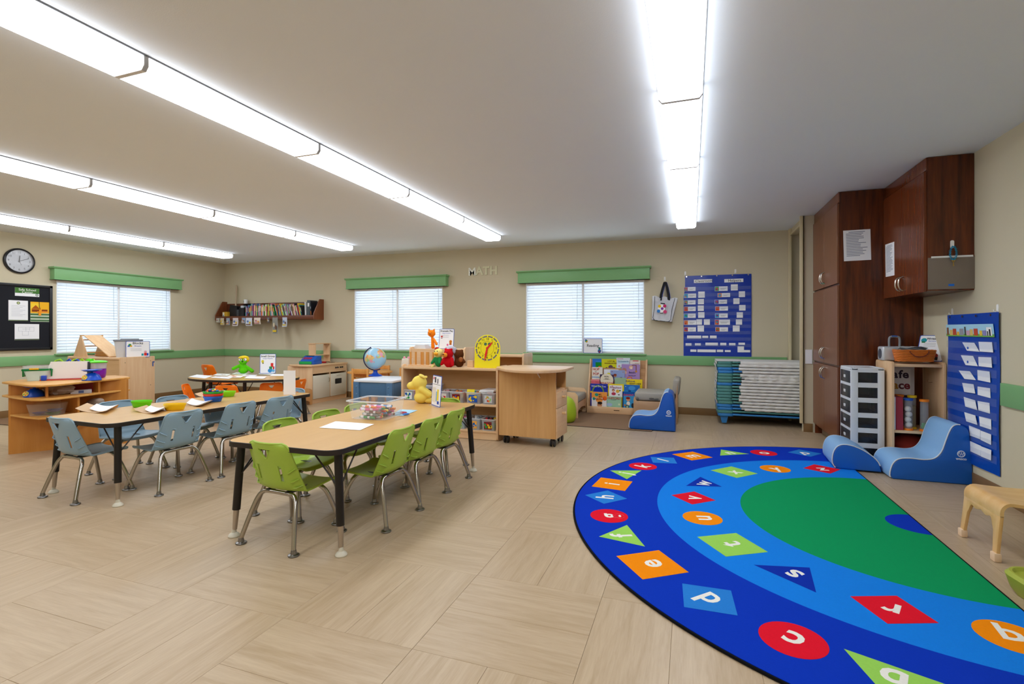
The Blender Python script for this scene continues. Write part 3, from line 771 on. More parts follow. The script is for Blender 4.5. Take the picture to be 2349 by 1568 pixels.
GAPS = {20: 0}
bookbase = None
for i, c in enumerate(seq):
    lean = 0 if i < 31 else min(16, (i - 30) * 1.6)
    th = random.uniform(.010, .024) if i < 31 else random.uniform(.010, .018); h = random.uniform(.225, .278); dp = random.uniform(.17, .2)
    if -7.30 < x < -7.255: x = -7.25
    if x + th > -6.64: break
    prev = seq[i - 1] if i else 'mesh bin'
    nxt = seq[i + 1]
    lab = 'thin %s book between the %s and the %s one on the wall shelf' % (c, prev, nxt) if i else 'thin %s book right of the mesh bin on the wall shelf' % c
    if lab in seen: lab = lab.replace('thin', 'second thin')
    seen.add(lab)
    t = thing('picture_book', lab, 'book', (x + th / 2, 7.36, zb_), 0, 'picture books on the wall shelf'); t.rotation_euler = (0, R(-lean), 0)
    m = P(names[c], 0.45)
    MB().box(-th / 2, th / 2, 0, .006, 0, h, bev=.0015, seg=1).box(-th / 2, -th / 2 + .0016, 0, dp, 0, h).box(th / 2 - .0016, th / 2, 0, dp, 0, h).build('cover', m, t, smooth=False)
    MB().box(-th / 2 + .0016, th / 2 - .0016, .006, dp - .004, .004, h - .005).build('pages', P('#ece6d6', .8), t, smooth=False)
    prints(t, [(rect(-th * .28, th * .28, h * .5, h * .85), random.choice(['#f4f2ea', '#2b2b30', '#e8d040', '#d8402a'])), (rect(-th * .3, th * .3, h * .1, h * .17), random.choice(['#f4f2ea', '#2b2b30', '#3060b0']))], -.0004, 'spine_print')
    x += th / math.cos(R(lean)) + .0012 + (.0035 if lean else .001)
# a tilted big white book, grey binder and a dark magazine at the right end
def slab(nm, lab, cat, x, y, z, w, d_, h, m, ry=0, rz=0, pr=None, grp=None):
    t = thing(nm, lab, cat, (x, y, z), 0, grp); t.rotation_euler = (0, ry, rz)
    MB().box(-w / 2, w / 2, 0, d_, 0, h, bev=.002, seg=1).build('cover', m, t, smooth=False)
    if pr: prints(t, pr, -.0006)
    return t
slab('ring_binder', 'dark grey ring binder with white spine label at the right end of the wall shelf', 'binder', -6.535, 7.36, zb_, .07, .19, .315, P('#4b5258', .5), R(2), 0, [(rect(-.018, .018, .2, .265), '#eef0f0')])
slab('magazine', 'dark magazine with orange picture leaning at the right end of the wall shelf', 'magazine', -6.475, 7.37, zb_, .014, .16, .30, P('#23252c', .35), R(-4), 0, [(rect(-.006, .006, .05, .12), '#c8702a'), (rect(-.006, .006, .16, .2), '#b8bcc8')])
slab('white_folder', 'white folder standing left of the grey binder on the wall shelf', 'folder', -6.595, 7.36, zb_, .02, .19, .285, PAPER, R(-2))
slab('yellow_box', 'yellow and white box at the left end of the wall shelf', 'box', -8.55, 7.37, zb_, .13, .12, .13, P('#c89a24', .5), 0, 0, [(rect(-.06, -.015, .01, .12), '#e8e4d0'), (rect(-.05, -.025, .03, .07), '#5a8aa0')])
dp_ = thing('dustpan', 'black dustpan with long tan handle standing on the wall shelf', 'dustpan', (-8.42, 7.42, zb_))
MB().prism([(-.12, 0), (.14, 0), (.11, .24), (-.06, .27)], 0, .10, ax='y', bev=.01).build('pan', BLACK, dp_)
MB().tube([(.02, .06, .20), (.0, .09, .45), (-.0, .10, .62), (-.005, .10, .66)], [.014, .016, .016, .012], n=10).build('handle', P('#bda88c', .5), dp_)
slab('spray_bottle', 'small dark bottle between the dustpan and the mesh bin on the wall shelf', 'bottle', -8.235, 7.38, zb_, .05, .05, .17, P('#3a3f46', .3))
mbn = thing('mesh_bin', 'black wire mesh magazine bin with papers on the wall shelf', 'bin', (-8.115, 7.36, zb_))
b = MB()
for s in (-1, 1): b.prism([(0, 0), (.2, 0), (.2, .29), (.1, .27), (0, .20)], s * .06 - .001, s * .06 + .001, ax='x')
b.box(-.06, .06, 0, .002, 0, .20); b.box(-.06, .06, .198, .2, 0, .29)
b.build('mesh_side', P('#2a2b30', .4, .3, alpha=.75), mbn, smooth=False)
MB().tube([(-.06, 0, .2), (-.06, .1, .27), (-.06, .2, .29), (.06, .2, .29), (.06, .1, .27), (.06, 0, .2)], .004, n=6, closed=True).build('rim_wire', BLACK, mbn)
MB().box(-.045, .03, .02, .18, .004, .245).build('papers', P('#c9ccd4', .7), mbn, smooth=False)
mug = thing('white_mug', 'white mug with dark squiggle on top of the mesh bin', 'mug', (-8.16, 7.50, zb_ + .29))
MB().lathe([(0, 0), (.034, 0), (.036, .004), (.036, .08), (.032, .08), (.032, .008), (0, .008)], n=18).build('cup', WHITE, mug)
MB().tube([(-.034, 0, .065), (-.055, 0, .055), (-.055, 0, .028), (-.034, 0, .018)], .005, n=6).build('handle', BLACK, mug)
# dangling photo cards
random.seed(5)
for i, (px, w, h, col, lab) in enumerate(((500, .07, .07, '#b9beb6', 'pale grey paper card hanging at the left end of the wall shelf'), (509.5, .075, .11, '#d3c6a8', 'cream card with yellow edge hanging under the dustpan'), (523, .07, .11, '#9aa6b6', 'blue grey photo card hanging under the wall shelf'),
        (540, .11, .125, '#d9cfd0', 'wide pinkish photo card hanging under the mesh bin'), (558.5, .07, .08, '#8ea4c4', 'small round blue card hanging on the shelf lip'), (571, .125, .125, '#d5dcea', 'large pale blue shirt shaped card hanging on the shelf lip'),
        (590, .125, .10, '#e6d6c4', 'cream card with orange blot pinned to the shelf lip'), (615, .045, .08, '#6f7076', 'small dark key ring tag hanging under the books'), (631, .10, .25, '#8f8e86', 'long grey photo strip hanging lowest from the shelf'), (653, .085, .14, '#c5cede', 'pale blue card hanging at the middle of the right shelf half'))):
    q = onY(px, 724, BYF - .02)
    w *= 1.25; h *= 1.22
    t = thing('hanging_card', lab, 'card', (q.x, BYF - .016 - .0, 1.44), 0, 'cards hanging from the wall shelf')
    n = 6; rows = [[(-w / 2 + w * k / 4, -.002 - .01 * math.sin(j * .8 + i) * (j / n), -.0 - h * j / n) for k in range(5)] for j in range(n + 1)]
    MB().grid(rows, thick=.001).build('card', P(col, .6), t)
    c2 = [random.choice(['#e8a860', '#7a5a4a', '#d8c8a8', '#6a86b8', '#c07a8a', '#f0eee6', '#e0c23a']) for _ in range(4)]
    prints(t, [(circ(-w * .15, -h * .45, w * .16, h * .14, n=8), c2[0]), (circ(w * .2, -h * .6, w * .15, h * .14, n=8), c2[1]), (rect(-w * .4, w * .3, -h * .88, -h * .76), c2[2])], -.013)

# ---------------------------------------------------------------- left wall: clock and notice board
ck = thing('wall_clock', 'round wall clock with black rim and silver face on the left wall', 'clock', (XL, 4.30, 2.155)); ck.rotation_euler = (0, 0, R(90))
Ry = Matrix.Rotation(R(90), 4, 'X')
MB().lathe([(.150, .0), (.176, .0), (.178, .012), (.172, .030), (.160, .036), (.152, .030)], n=48, M=Ry, cap=False).build('rim', P('#1b1c22', 0.3), ck)
MB().lathe([(0, .010), (.155, .010), (.155, 0), (0, 0)], n=48, M=Ry).build('face', P('#b9bcc2', 0.35, 0.35), ck)
for h in range(1, 13):
    a = R(90 - 30 * h); text(str(h), .040, DKTXT, ck, (.118 * math.cos(a), -.0112, .118 * math.sin(a)), FX90, name='numeral')
b = MB()
for k in range(60):
    a = R(6 * k); M = Matrix.Rotation(-a, 4, 'Y'); b.box(-.0012, .0012, -.0112, -.010, .140, .150 if k % 5 else .148, M=M)
b.build('minute_marks', DKTXT, ck, smooth=False)['kind'] = 'stuff'
def hand(nm, L, w, ang, y): MB().box(-w, w, y, y + .002, -.02, L, M=Matrix.Rotation(R(ang), 4, 'Y')).build(nm, BLACK, ck, smooth=False)
hand('hour_hand', .075, .004, 4, -.016); hand('minute_hand', .115, .003, 66, -.019); hand('second_hand', .06, .0012, 160, -.021)
MB().lathe([(0, .0335), (.08, .033), (.156, .030), (.156, .029), (0, .0325)], n=40, M=Ry, cap=False).build('lens', P('#ffffff', 0.03, alpha=0.10, spec=0.8), ck)
nb = thing('notice_board', 'black framed notice board with pinned school papers on the left wall', 'notice board', (XL, 4.68, .915)); nb.rotation_euler = (0, 0, R(90))
# local +x runs away from the camera along the wall; board extends to -x
BW, BH = 1.15, .925
MB().box(-BW, 0, -.018, 0, 0, BH).build('felt', P('#26272c', 0.85, bump=.3, bscale=500, spec=.1), nb, smooth=False)
b = MB(); b.box(-BW, 0, -.03, -.001, BH - .035, BH, bev=.003); b.box(-BW, 0, -.03, -.001, 0, .035, bev=.003); b.box(-.035, 0, -.03, -.001, 0, BH, bev=.003); b.box(-BW, -BW + .035, -.03, -.001, 0, BH, bev=.003)
b.build('board_frame', P('#1a1a1e', 0.4), nb)
def zL(x, y): q = onX(x / 9.223, 640 + y / 9.223, XL); return q.y - 4.68, q.z - .915
def nbpaper(q, nm, lab, cat, m=PAPER):
    (x0, z1), (x1, z0) = zL(q[0], q[1]), zL(q[2], q[3])
    t = thing(nm, lab, cat, (XL + .0185, 4.68, .915)); t.rotation_euler = (0, 0, R(90))
    MB().box(x0, x1, -.002, 0, z0, z1).build('sheet', m, t, smooth=False); return t, x0, x1, z0, z1
t, x0, x1, z0, z1 = nbpaper((297, 170, 813, 378), 'safe_school_sign', 'green and white school centre header at the top of the notice board', 'sign')
zz = z0 + (z1 - z0) * .36
prints(t, [(rect(x0, x1, zz, z1), '#4a7a3a')], -.003, 'green_band')
text('Safe School', .043, P('#f0f5ee', .6), t, ((x0 + x1) / 2, -.0045, z1 - .028), FX90); text('Center', .043, P('#f0f5ee', .6), t, ((x0 + x1) / 2, -.0045, z1 - .062), FX90)
prints(t, [(circ(x1 - .028, z0 + .026, .018, n=14), '#5b6a60'), (circ(x1 - .028, z0 + .026, .011, n=14), '#cfd8d0')], -.0035, 'round_emblem')
t, x0, x1, z0, z1 = nbpaper((160, 440, 572, 882), 'letter_sheet', 'white letter with round green emblem pinned on the notice board', 'paper')
prints(t, [(circ((x0 + x1) / 2, z1 - .035, .02, n=14), '#6a7a4a'), (circ((x0 + x1) / 2, z1 - .035, .011, n=12), '#c8cf9a'), (rect(x0, x1, z0, z0 + .012), '#7c8f6a')] + [(rect(x0 + .03, x1 - .03 - .03 * (k % 3), z1 - .075 - .02 * k, z1 - .072 - .02 * k), '#aab0ba') for k in range(8)], -.003)
t, x0, x1, z0, z1 = nbpaper((625, 475, 1020, 905), 'safety_leaflets', 'yellow and green layered leaflets hanging on the notice board', 'leaflet', P('#c9d4bd', .6))
zm = z0 + (z1 - z0) * .43
prints(t, [(rect(x0, x1, zm, z1), '#f2b62a'), (rect(x0, (x0 + x1) / 2, zm + .06, z1 - .02), '#f6cf3a'), ([(x0 + .01, zm + .06), (x0 + .06, z1 - .045), (x0 + .11, zm + .06)], '#b05a1c'), (rect(x0 + .015, x1 - .02, zm + .02, zm + .055), '#8a3f16'), (rect(x0 + .08, x1 - .01, zm + .01, zm + .03), '#f29a3a')] +
       [(rect(x0, x1, zm - .028 - .043 * k, zm - .006 - .043 * k), '#4a7048') for k in range(3)], -.003)
lz = thing('orange_tag', 'orange tag on a black cord over the leaflets', 'tag', (XL + .0185, 4.68, .915)); lz.rotation_euler = (0, 0, R(90))
MB().prism([(x0 + .088, zm - .03), (x0 + .118, zm - .034), (x0 + .128, zm + .055), (x0 + .098, zm + .058)], -.012, -.009, ax='y').build('tag', P('#f59a12', .5), lz)
MB().tube([(x0 + .112, -.009, zm + .055), (x0 + .10, -.008, zm + .09), (x0 + .10, -.006, z1)], .003, n=6).build('cord', BLACK, lz)
t, x0, x1, z0, z1 = nbpaper((292, 945, 810, 1283), 'floor_plan', 'white floor plan drawing pinned at the bottom of the notice board', 'paper')
lines = []
for (a, c, e, g) in ((.15, .8, .78, .8), (.15, .55, .78, .55), (.3, .3, .55, .3), (.15, .55, .15, .8), (.78, .55, .78, .8), (.45, .55, .45, .8), (.3, .3, .3, .55), (.55, .3, .55, .55), (.6, .6, .6, .8), (.3, .68, .6, .68)):
    X0_, X1_, Z0_, Z1_ = x0 + (x1 - x0) * a, x0 + (x1 - x0) * e, z0 + (z1 - z0) * c, z0 + (z1 - z0) * g
    lines.append((rect(X0_ - .001, X1_ + .001, Z0_ - .001, Z1_ + .001), '#9aa0ac'))
prints(t, lines + [(rect(x0, x1, z0, z0 + .012), '#6f7a62'), (rect(x0, x1, z0 + .012, z0 + .016), '#30363a')], -.003)
# ================================================================ right side: cabinets, charts, foam seats
DOORM = WOOD('#70422a', '#805036', 0.3, 'z', scale=1.4, contrast=.8); SIDEM = WOOD('#2e1004', '#74340f', 0.3, 'z', scale=1.3, contrast=1.0); DOOR2 = WOOD('#58240a', '#7c3c16', 0.26, 'z', scale=1.8, contrast=.9)
def pull(parent, y, z, x):
    MB().tube(smoothpath([(x, y, z - .06), (x - .026, y, z - .044), (x - .036, y, z), (x - .026, y, z + .044), (x, y, z + .06)], 4), .0065, n=8).build('handle', P('#c8c0b4', .22, 1.0), parent)
def cab_door(parent, y0, y1, z0, z1, x, m, hz, hside):
    d = MB().box(x - .019, x, y0 + .0015, y1 - .0015, z0, z1, bev=.0015, seg=1).build('door', m, parent)
    pull(d, y0 + .035 if hside < 0 else y1 - .035, hz, x - .019); return d
cb = thing('tall_cabinet', 'tall dark brown cupboard with three tiers of doors in the right corner', 'cabinet', (1.36, 5.67, 0))
cb.location = (0, 0, 0)
b = MB(); b.box(1.36, XR - .002, 5.67, 5.69, .0, ZC - .004); b.box(1.36, XR - .002, 6.69, 6.71, .0, ZC - .004); b.box(XR - .02, XR - .002, 5.69, 6.69, .0, ZC - .004); b.box(1.36, XR - .02, 5.69, 6.69, .10, .12); b.box(1.36, XR - .02, 5.69, 6.69, .82, .845); b.box(1.36, XR - .02, 5.69, 6.69, 1.62, 1.645)
b.build('carcass', SIDEM, cb)
MB().box(1.352, 1.37, 5.672, 6.70, 2.43, ZC - .004, bev=.001).build('top_fascia', DOORM, cb)
MB().box(1.43, 1.445, 5.69, 6.69, 0, .10).build('toe_kick', P('#8d7a62', .6), cb)
ym = 6.19
for z0, z1, hz in ((.12, .825, .735), (.845, 1.625, .945), (1.645, 2.42, 1.745)):
    cab_door(cb, 5.675, ym, z0, z1, 1.36, DOORM, hz, 1); cab_door(cb, ym, 6.70, z0, z1, 1.36, DOORM, hz, -1)
uc = thing('wall_cabinet', 'dark brown wall cupboard hung on the right wall beside the tall cupboard', 'cabinet', (0, 0, 0))
b = MB(); b.box(1.735, XR - .002, 4.78, 4.80, 1.49, ZC - .004); b.box(1.735, XR - .002, 5.645, 5.665, 1.49, ZC - .004); b.box(1.735, XR - .002, 4.80, 5.645, 1.49, 1.51); b.box(XR - .015, XR - .002, 4.8, 5.645, 1.51, ZC - .004); b.box(1.735, XR - .015, 4.8, 5.645, 2.41, 2.43)
b.build('carcass', SIDEM, uc)
MB().box(1.727, 1.745, 4.782, 5.664, 2.43, ZC - .004, bev=.001).build('top_fascia', DOOR2, uc)
cab_door(uc, 4.785, 5.225, 1.485, 2.42, 1.735, DOOR2, 1.585, 1); cab_door(uc, 5.225, 5.664, 1.485, 2.42, 1.735, DOOR2, 1.585, -1)
def note(nm, lab, pts, n, lines, m=PAPER):
    """a sheet taped to a flat face; pts = four corners (bl, br, tr, tl), n = outward normal"""
    t = thing(nm, lab, 'paper', pts[0]); o = Vector(pts[0]); n = Vector(n)
    L_ = [Vector(p) - o for p in pts]; b = MB(); b.flat([p + n * .0012 for p in L_]); b.flat([p + n * .0004 for p in L_[::-1]])
    for i in range(4): b.flat([L_[i] + n * .0004, L_[(i + 1) % 4] + n * .0004, L_[(i + 1) % 4] + n * .0012, L_[i] + n * .0012])
    b.build('sheet', m, t, smooth=False)
    if lines:
        g = MB(); ex = L_[1]; ez = L_[3]
        for k in range(lines):
            v = .92 - .82 * k / lines; u0, u1 = .1, .1 + random.uniform(.45, .78)
            if k == 0: u0, u1 = .2, .8
            g.flat([ex * u0 + ez * v + n * .0018, ex * u1 + ez * v + n * .0018, ex * u1 + ez * (v + .35 / lines) + n * .0018, ex * u0 + ez * (v + .35 / lines) + n * .0018])
        g.build('printed_lines', P('#8d93a6', .7), t, smooth=False)
    return t
random.seed(3)
note('white_label', 'small blank white label taped to the wall end beside the tall cupboard', [(1.262, 6.712, .80), (1.335, 6.712, .80), (1.335, 6.712, .965), (1.262, 6.712, .965)], (0, -1, 0), 0)
note('printed_notice', 'white printed list taped to the dark side of the tall cupboard', [onY(1936, 599, 5.67), onY(1998.5, 595.5, 5.67), onY(1996.5, 525, 5.67), onY(1934, 529, 5.67)], (0, -1, 0), 16)
note('printed_notice', 'narrow white printed sheet taped to the wall cupboard door', [onX(2032, 635, 1.716), onX(2052, 631, 1.716), onX(2051.5, 554, 1.716), onX(2031, 561, 1.716)], (-1, 0, 0), 22)
pk = thing('document_pocket', 'clear grey document pocket with white clip strip on the wall cupboard side', 'pocket', (0, 4.78, 0))
q0, q1 = onY(2128, 664, 4.78), onY(2241, 660, 4.78); q2, q3 = onY(2238.5, 587, 4.78), onY(2127.5, 592, 4.78)
MB().box(q0.x, q1.x, -.006, -.001, q0.z, q2.z, bev=.001).build('pocket', P('#8f8378', .25, alpha=.72, spec=.7), pk)
MB().box(q0.x + .02, q1.x - .025, -.008, -.006, q2.z - .004, q2.z + .010).build('clip_strip', WHITE, pk, smooth=False)
prints(pk, [(rect((q0.x + q1.x) / 2 - .025, (q0.x + q1.x) / 2 + .012, q0.z + .022, q0.z + .04), '#2a6fd0')], -.0068, 'blue_mark')
pxx = onY(2184, 560, 4.78)
hook((pxx.x, 4.78, pxx.z), 0, 'white adhesive hook holding the key on the wall cupboard side')
ky = thing('key_coil', 'brass key on a turquoise coil wristband hanging from a hook', 'key', (pxx.x, 4.765, pxx.z - .02))
cp = []
for k in range(90):
    a = k / 90 * 2 * math.pi; cx, cz = .020 * math.sin(a), -.05 + .05 * math.cos(a); w = k * 1.75
    cp.append((cx + .0065 * math.cos(w) * math.sin(a) , -.004 + .0065 * math.sin(w), cz + .0065 * math.cos(w) * math.cos(a)))
MB().tube(cp, .0026, n=5, closed=True).build('coil', P('#1b8fb8', .4), ky)
b = MB(); b.lathe([(.004, 0), (.011, 0), (.011, .002), (.004, .002)], n=12, M=Matrix.Translation((.0, -.004, -.108)) @ Ry); b.box(-.003, .003, -.006, -.004, -.15, -.112); b.box(.003, .007, -.006, -.004, -.148, -.142)
b.build('key', P('#b59a5a', .3, 1.0), ky)

# ---------------------------------------------------------------- pocket chart on the right wall
def zR(x, y, X): return onX(2160 + x / 3.921, 710 + y / 3.921, X)
XC = XR - .012
c2 = thing('pocket_chart', 'tall blue pocket chart with animal banner hanging on the right wall', 'wall chart', (0, 0, 0))
c_tl, c_tr, c_br, c_bl = zR(30, 55, XC), zR(485, 30, XC), zR(455, 1507, XC), zR(35, 1325, XC)
ya, yb = 5.175, 4.43; za, zb2 = .165, 1.31
rows = [[(XC + .004 * math.sin(k + j * .7), ya + (yb - ya) * k / 8, za + (zb2 - za) * j / 14) for k in range(9)] for j in range(15)]
MB().grid(rows, thick=.003).build('backing', P('#0b47ae', .28, bump=.25, bscale=14), c2)
for k in range(9):
    z = 1.10 - .1 * k
    MB().box(XC - .010, XC - .009, yb + .01, ya - .01, z - .055, z).build('clear_pocket', P('#a8bce8', .10, alpha=.07, spec=.8), c2, smooth=False)
for k in range(4): MB().lathe([(.004, 0), (.009, 0), (.009, .002), (.004, .002)], n=10, M=Matrix.Translation((XC - .004, ya - .05 - .2 * k, zb2 - .018)) @ Matrix.Rotation(R(-90), 4, 'Y')).build('grommet', CHROME, c2)
def rcard(pts, nm='white_card', m=PAPER, off=.007):
    q = [zR(x, y, XC - off) for x, y in pts]; b = MB(); b.flat(q); b.flat([p + Vector((.001, 0, 0)) for p in q[::-1]])
    for i in range(4): b.flat([q[i], q[i] + Vector((.001, 0, 0)), q[(i + 1) % 4] + Vector((.001, 0, 0)), q[(i + 1) % 4]])
    return b.build(nm, m, c2, smooth=False), q
for q in ([(185, 293), (293, 297), (340, 378), (228, 368)], [(332, 288), (452, 291), (463, 384), (342, 376)], [(172, 409), (282, 415), (325, 508), (215, 497)], [(330, 424), (445, 429), (453, 521), (333, 507)],
          [(153, 546), (253, 553), (308, 633), (205, 622)], [(321, 542), (430, 556), (438, 655), (325, 632)], [(184, 657), (286, 670), (302, 754), (203, 738)], [(323, 690), (435, 706), (440, 795), (324, 765)],
          [(198, 783), (301, 815), (319, 902), (212, 870)], [(323, 820), (430, 838), (434, 934), (330, 903)], [(203, 920), (302, 950), (320, 1035), (221, 1003)], [(336, 957), (444, 984), (446, 1079), (344, 1045)],
          [(245, 1040), (347, 1080), (347, 1165), (253, 1130)], [(350, 1085), (445, 1122), (443, 1215), (350, 1170)], [(255, 1180), (355, 1225), (350, 1315), (258, 1272)], [(355, 1228), (446, 1262), (443, 1355), (352, 1318)]): rcard(q)
for x, y in ((234, 344), (233, 469)):
    q = zR(x, y, XC - .009); MB().prism(circ(q.y, q.z, .012, .010, n=12), q.x, q.x + .0008, ax='x').build('blue_dot', P('#2a62c8', .6), c2, smooth=False)
ban, q = rcard([(40, 135), (462, 127), (476, 247), (45, 237)], 'banner_strip', P('#a9d8ee', .6), .008)
def bpt(u, v): return (q[0] * (1 - u) + q[1] * u) * (1 - v) + (q[3] * (1 - u) + q[2] * u) * v
bm_ = MB(); mats = []; random.seed(11)
def bq(u0, u1, v0, v1, h, k):
    mats.append(P(h, .7)); d = Vector((-.0008 - .0001 * k, 0, 0))
    bm_.flat([bpt(u0, v0) + d, bpt(u1, v0) + d, bpt(u1, v1) + d, bpt(u0, v1) + d], mi=len(mats) - 1)
bq(0, 1, .78, 1, '#6fb04a', 0)
for k, (u, w, h0, col) in enumerate(((.04, .05, .25, '#8a5a3a'), (.12, .07, .45, '#e0c070'), (.20, .08, .35, '#c0482a'), (.28, .05, .6, '#e8b03a'), (.36, .09, .35, '#9a9aa6'), (.44, .03, .2, '#4a4038'), (.5, .07, .5, '#d0a4b8'), (.57, .06, .4, '#e0c070'), (.66, .08, .35, '#c84a2c'), (.76, .05, .5, '#e8c040'), (.83, .07, .5, '#8a86c0'), (.92, .10, .25, '#f2f2f2'), (.93, .03, .4, '#222226'), (.89, .02, .55, '#222226'))): bq(u - w / 2, u + w / 2, h0, .9, col, k + 1)
bm_.build('animal_picture', mats, c2, smooth=False)
for yy, lab in ((5.12, 'white adhesive hook at the far top corner of the animal banner chart'), (4.47, 'white adhesive hook at the near top corner of the animal banner chart')): hook((XR, yy, 1.335), R(90 + 180), lab)

# ---------------------------------------------------------------- drawer tower
dt = thing('drawer_tower', 'tall white plastic drawer tower with dark see-through drawers', 'drawers', (1.36, 5.30, 0))
TW = P('#d9dde3', .35); DK = P('#23252b', .2, alpha=.93)
Hh, Wd, Dp = .845, .255, .345
b = MB()
for x0, x1, y0, y1 in ((0, .055, 0, .03), (Wd - .05, Wd, 0, .03), (0, .03, Dp - .03, Dp), (Wd - .03, Wd, Dp - .03, Dp)): b.box(x0, x1, y0, y1, 0, Hh, bev=.003)
pitch = .135
for k in range(7):
    z = .02 + pitch * k; 
    for x0, x1, y0, y1 in ((0.02, Wd - .02, .002, .02), (.02, Wd - .02, Dp - .02, Dp - .002), (.002, .02, .02, Dp - .02), (Wd - .02, Wd - .002, .02, Dp - .02)): b.box(x0, x1, y0, y1, z - .021, z + .021)
b.box(0, Wd, 0, Dp, Hh - .02, Hh, bev=.006)
b.build('tower_frame', TW, dt)
for k in range(6):
    z0, z1 = .02 + pitch * k + .017, .02 + pitch * (k + 1) - .017
    d = MB().box(.004, Wd - .012, .010, Dp - .010, z0, z1, bev=.004).build('drawer', DK, dt)
    MB().box(-.003, .004, .022, Dp - .022, z0 - .004, z1 + .004, bev=.003).build('drawer_front', P('#2b2d33', .3), d)
    MB().box(-.010, -.003, Dp / 2 - .025, Dp / 2 + .025, (z0 + z1) / 2 - .013, (z0 + z1) / 2 + .013, bev=.002).build('drawer_pull', P('#d9dadb', .35), d)

# ---------------------------------------------------------------- maple cubby with its contents
sc_ = thing('maple_cubby', 'maple two-tier cubby shelf beside the drawer tower holding tubes', 'shelf', (1.635, 5.20, 0))
W_, D_, H_ = .385, .40, .915
for x0 in (0, W_ - .022):
    b = MB(); b.prism(rrect(0, D_, 0, H_, .03), x0, x0 + .022, ax='x', bev=.003); b.build('side_panel', MAPLEZ, sc_)
MB().box(.022, W_ - .022, .01, D_ - .01, H_ - .045, H_ - .020, bev=.002).build('top_board', MAPLE, sc_)
MB().box(.022, W_ - .022, .01, D_ - .01, .30, .322, bev=.002).build('shelf_board', MAPLE, sc_)
MB().box(.022, W_ - .022, .01, D_ - .01, .03, .05).build('bottom_board', MAPLE, sc_)
MB().tube([(W_ - .022, .2, .73), (W_ - .05, .2, .725), (W_ - .055, .2, .745), (W_ - .05, .2, .755)], .003, n=6).build('coat_hook', CHROME, sc_)
sf = thing('safe_place_sign', 'white hanging card with lettering in coloured capitals inside the maple cubby', 'sign', (1.815, 5.585, .60))
sf['label'] = 'white lettered card hanging at the back of the maple cubby'
MB().prism(rrect(-.13, .115, -.01, .26, .01), -.004, 0, ax='y').build('card', P('#d8d6dc', .5), sf)
MB().prism(rrect(-.13, .085, .0, .235, .004), -.0055, -.004, ax='y').build('letter_panel', PAPER, sf)
for s, x, z, h in (('S', -.105, .175, '#3a2f48'), ('a', -.070, .178, '#3a2f48'), ('f', -.028, .178, '#3a2f48'), ('e', .012, .178, '#3a2f48'), ('P', -.140, .075, '#7a1f2c'), ('l', -.107, .075, '#2f6a3a'), ('a', -.066, .078, '#b8862a'), ('c', -.022, .078, '#6a2f3a'), ('e', .022, .078, '#8a2030')):
    if x > -.12: text(s, .100, P(h, .6), sf, (x + .035, -.0062, z), FX90, name='letter', bold=.003)
MB().tube([(0, 0, .26), (.0, 0, .29), (0, 0, .30)], .0015, n=5).build('string', WHITE, sf)
zt_ = .3225
slab('red_book', 'tall dark red book standing in the maple cubby', 'book', 1.705, 5.23, zt_, .052, .22, .285, P('#a02a3c', .4), R(-1))
slab('white_folder', 'white folder at the left edge inside the maple cubby', 'folder', 1.668, 5.23, zt_, .012, .2, .285, PAPER)
def tube_jar(x, y, h, capc, basec, lab, fill):
    t = thing('sensory_tube', lab, 'jar', (x, y, zt_), 0, 'clear tubes in the maple cubby')
    MB().lathe([(.0295, .012), (.0295, h - .012)], n=18).build('tube_wall', P('#cfd3d8', .05, alpha=.25, spec=.8), t)
    MB().lathe([(0, 0), (.034, 0), (.034, .016), (0, .016)], n=18).build('base_cap', basec, t)
    MB().lathe([(0, h - .018), (.034, h - .018), (.034, h), (0, h)], n=18).build('top_cap', capc, t)
    if fill: fill(t)
def cotton(t):
    b = MB()
    for k in range(4): b.ell((.004 * (-1) ** k, 0, .045 + .046 * k), (.025, .025, .024), u=12, v=8)
    b.build('cotton_balls', P('#e6e2da', .9, bump=.8, bscale=90), t)['kind'] = 'stuff'
def greenfill(t): blob('green_filling', [((0, 0, .035), (.024, .024, .02)), ((.008, .004, .055), (.015, .015, .014)), ((-.01, -.004, .06), (.012, .012, .012))], P('#2f9a4a', .6, bump=1, bscale=120), t, voxel=.004)
def beads(t): MB().lathe([(0, .018), (.028, .018), (.028, .2), (0, .2)], n=16).build('yellow_filling', P('#8d7a34', .5, alpha=.8), t)
tube_jar(1.775, 5.26, .275, BLUE, ORG, 'clear tube of cotton balls with blue cap in the maple cubby', cotton)
tube_jar(1.835, 5.36, .29, YEL, YEL, 'clear tube with yellow caps in the maple cubby', beads)
tube_jar(1.885, 5.25, .27, ORG, ORG, 'clear tube with orange caps and green filling in the maple cubby', greenfill)
tube_jar(1.755, 5.40, .29, ORG, ORG, 'clear tube with orange cap behind the red book', None)
blob('red_cushion', [((0, 0, 0), (.15, .14, .10)), ((.02, 0, .03), (.12, .11, .09))], P('#8a2418', .9), None, .012, loc=(1.81, 5.40, .15)); tag(bpy.data.objects['red_cushion'], 'rust red cushion in the bottom of the maple cubby', 'cushion')
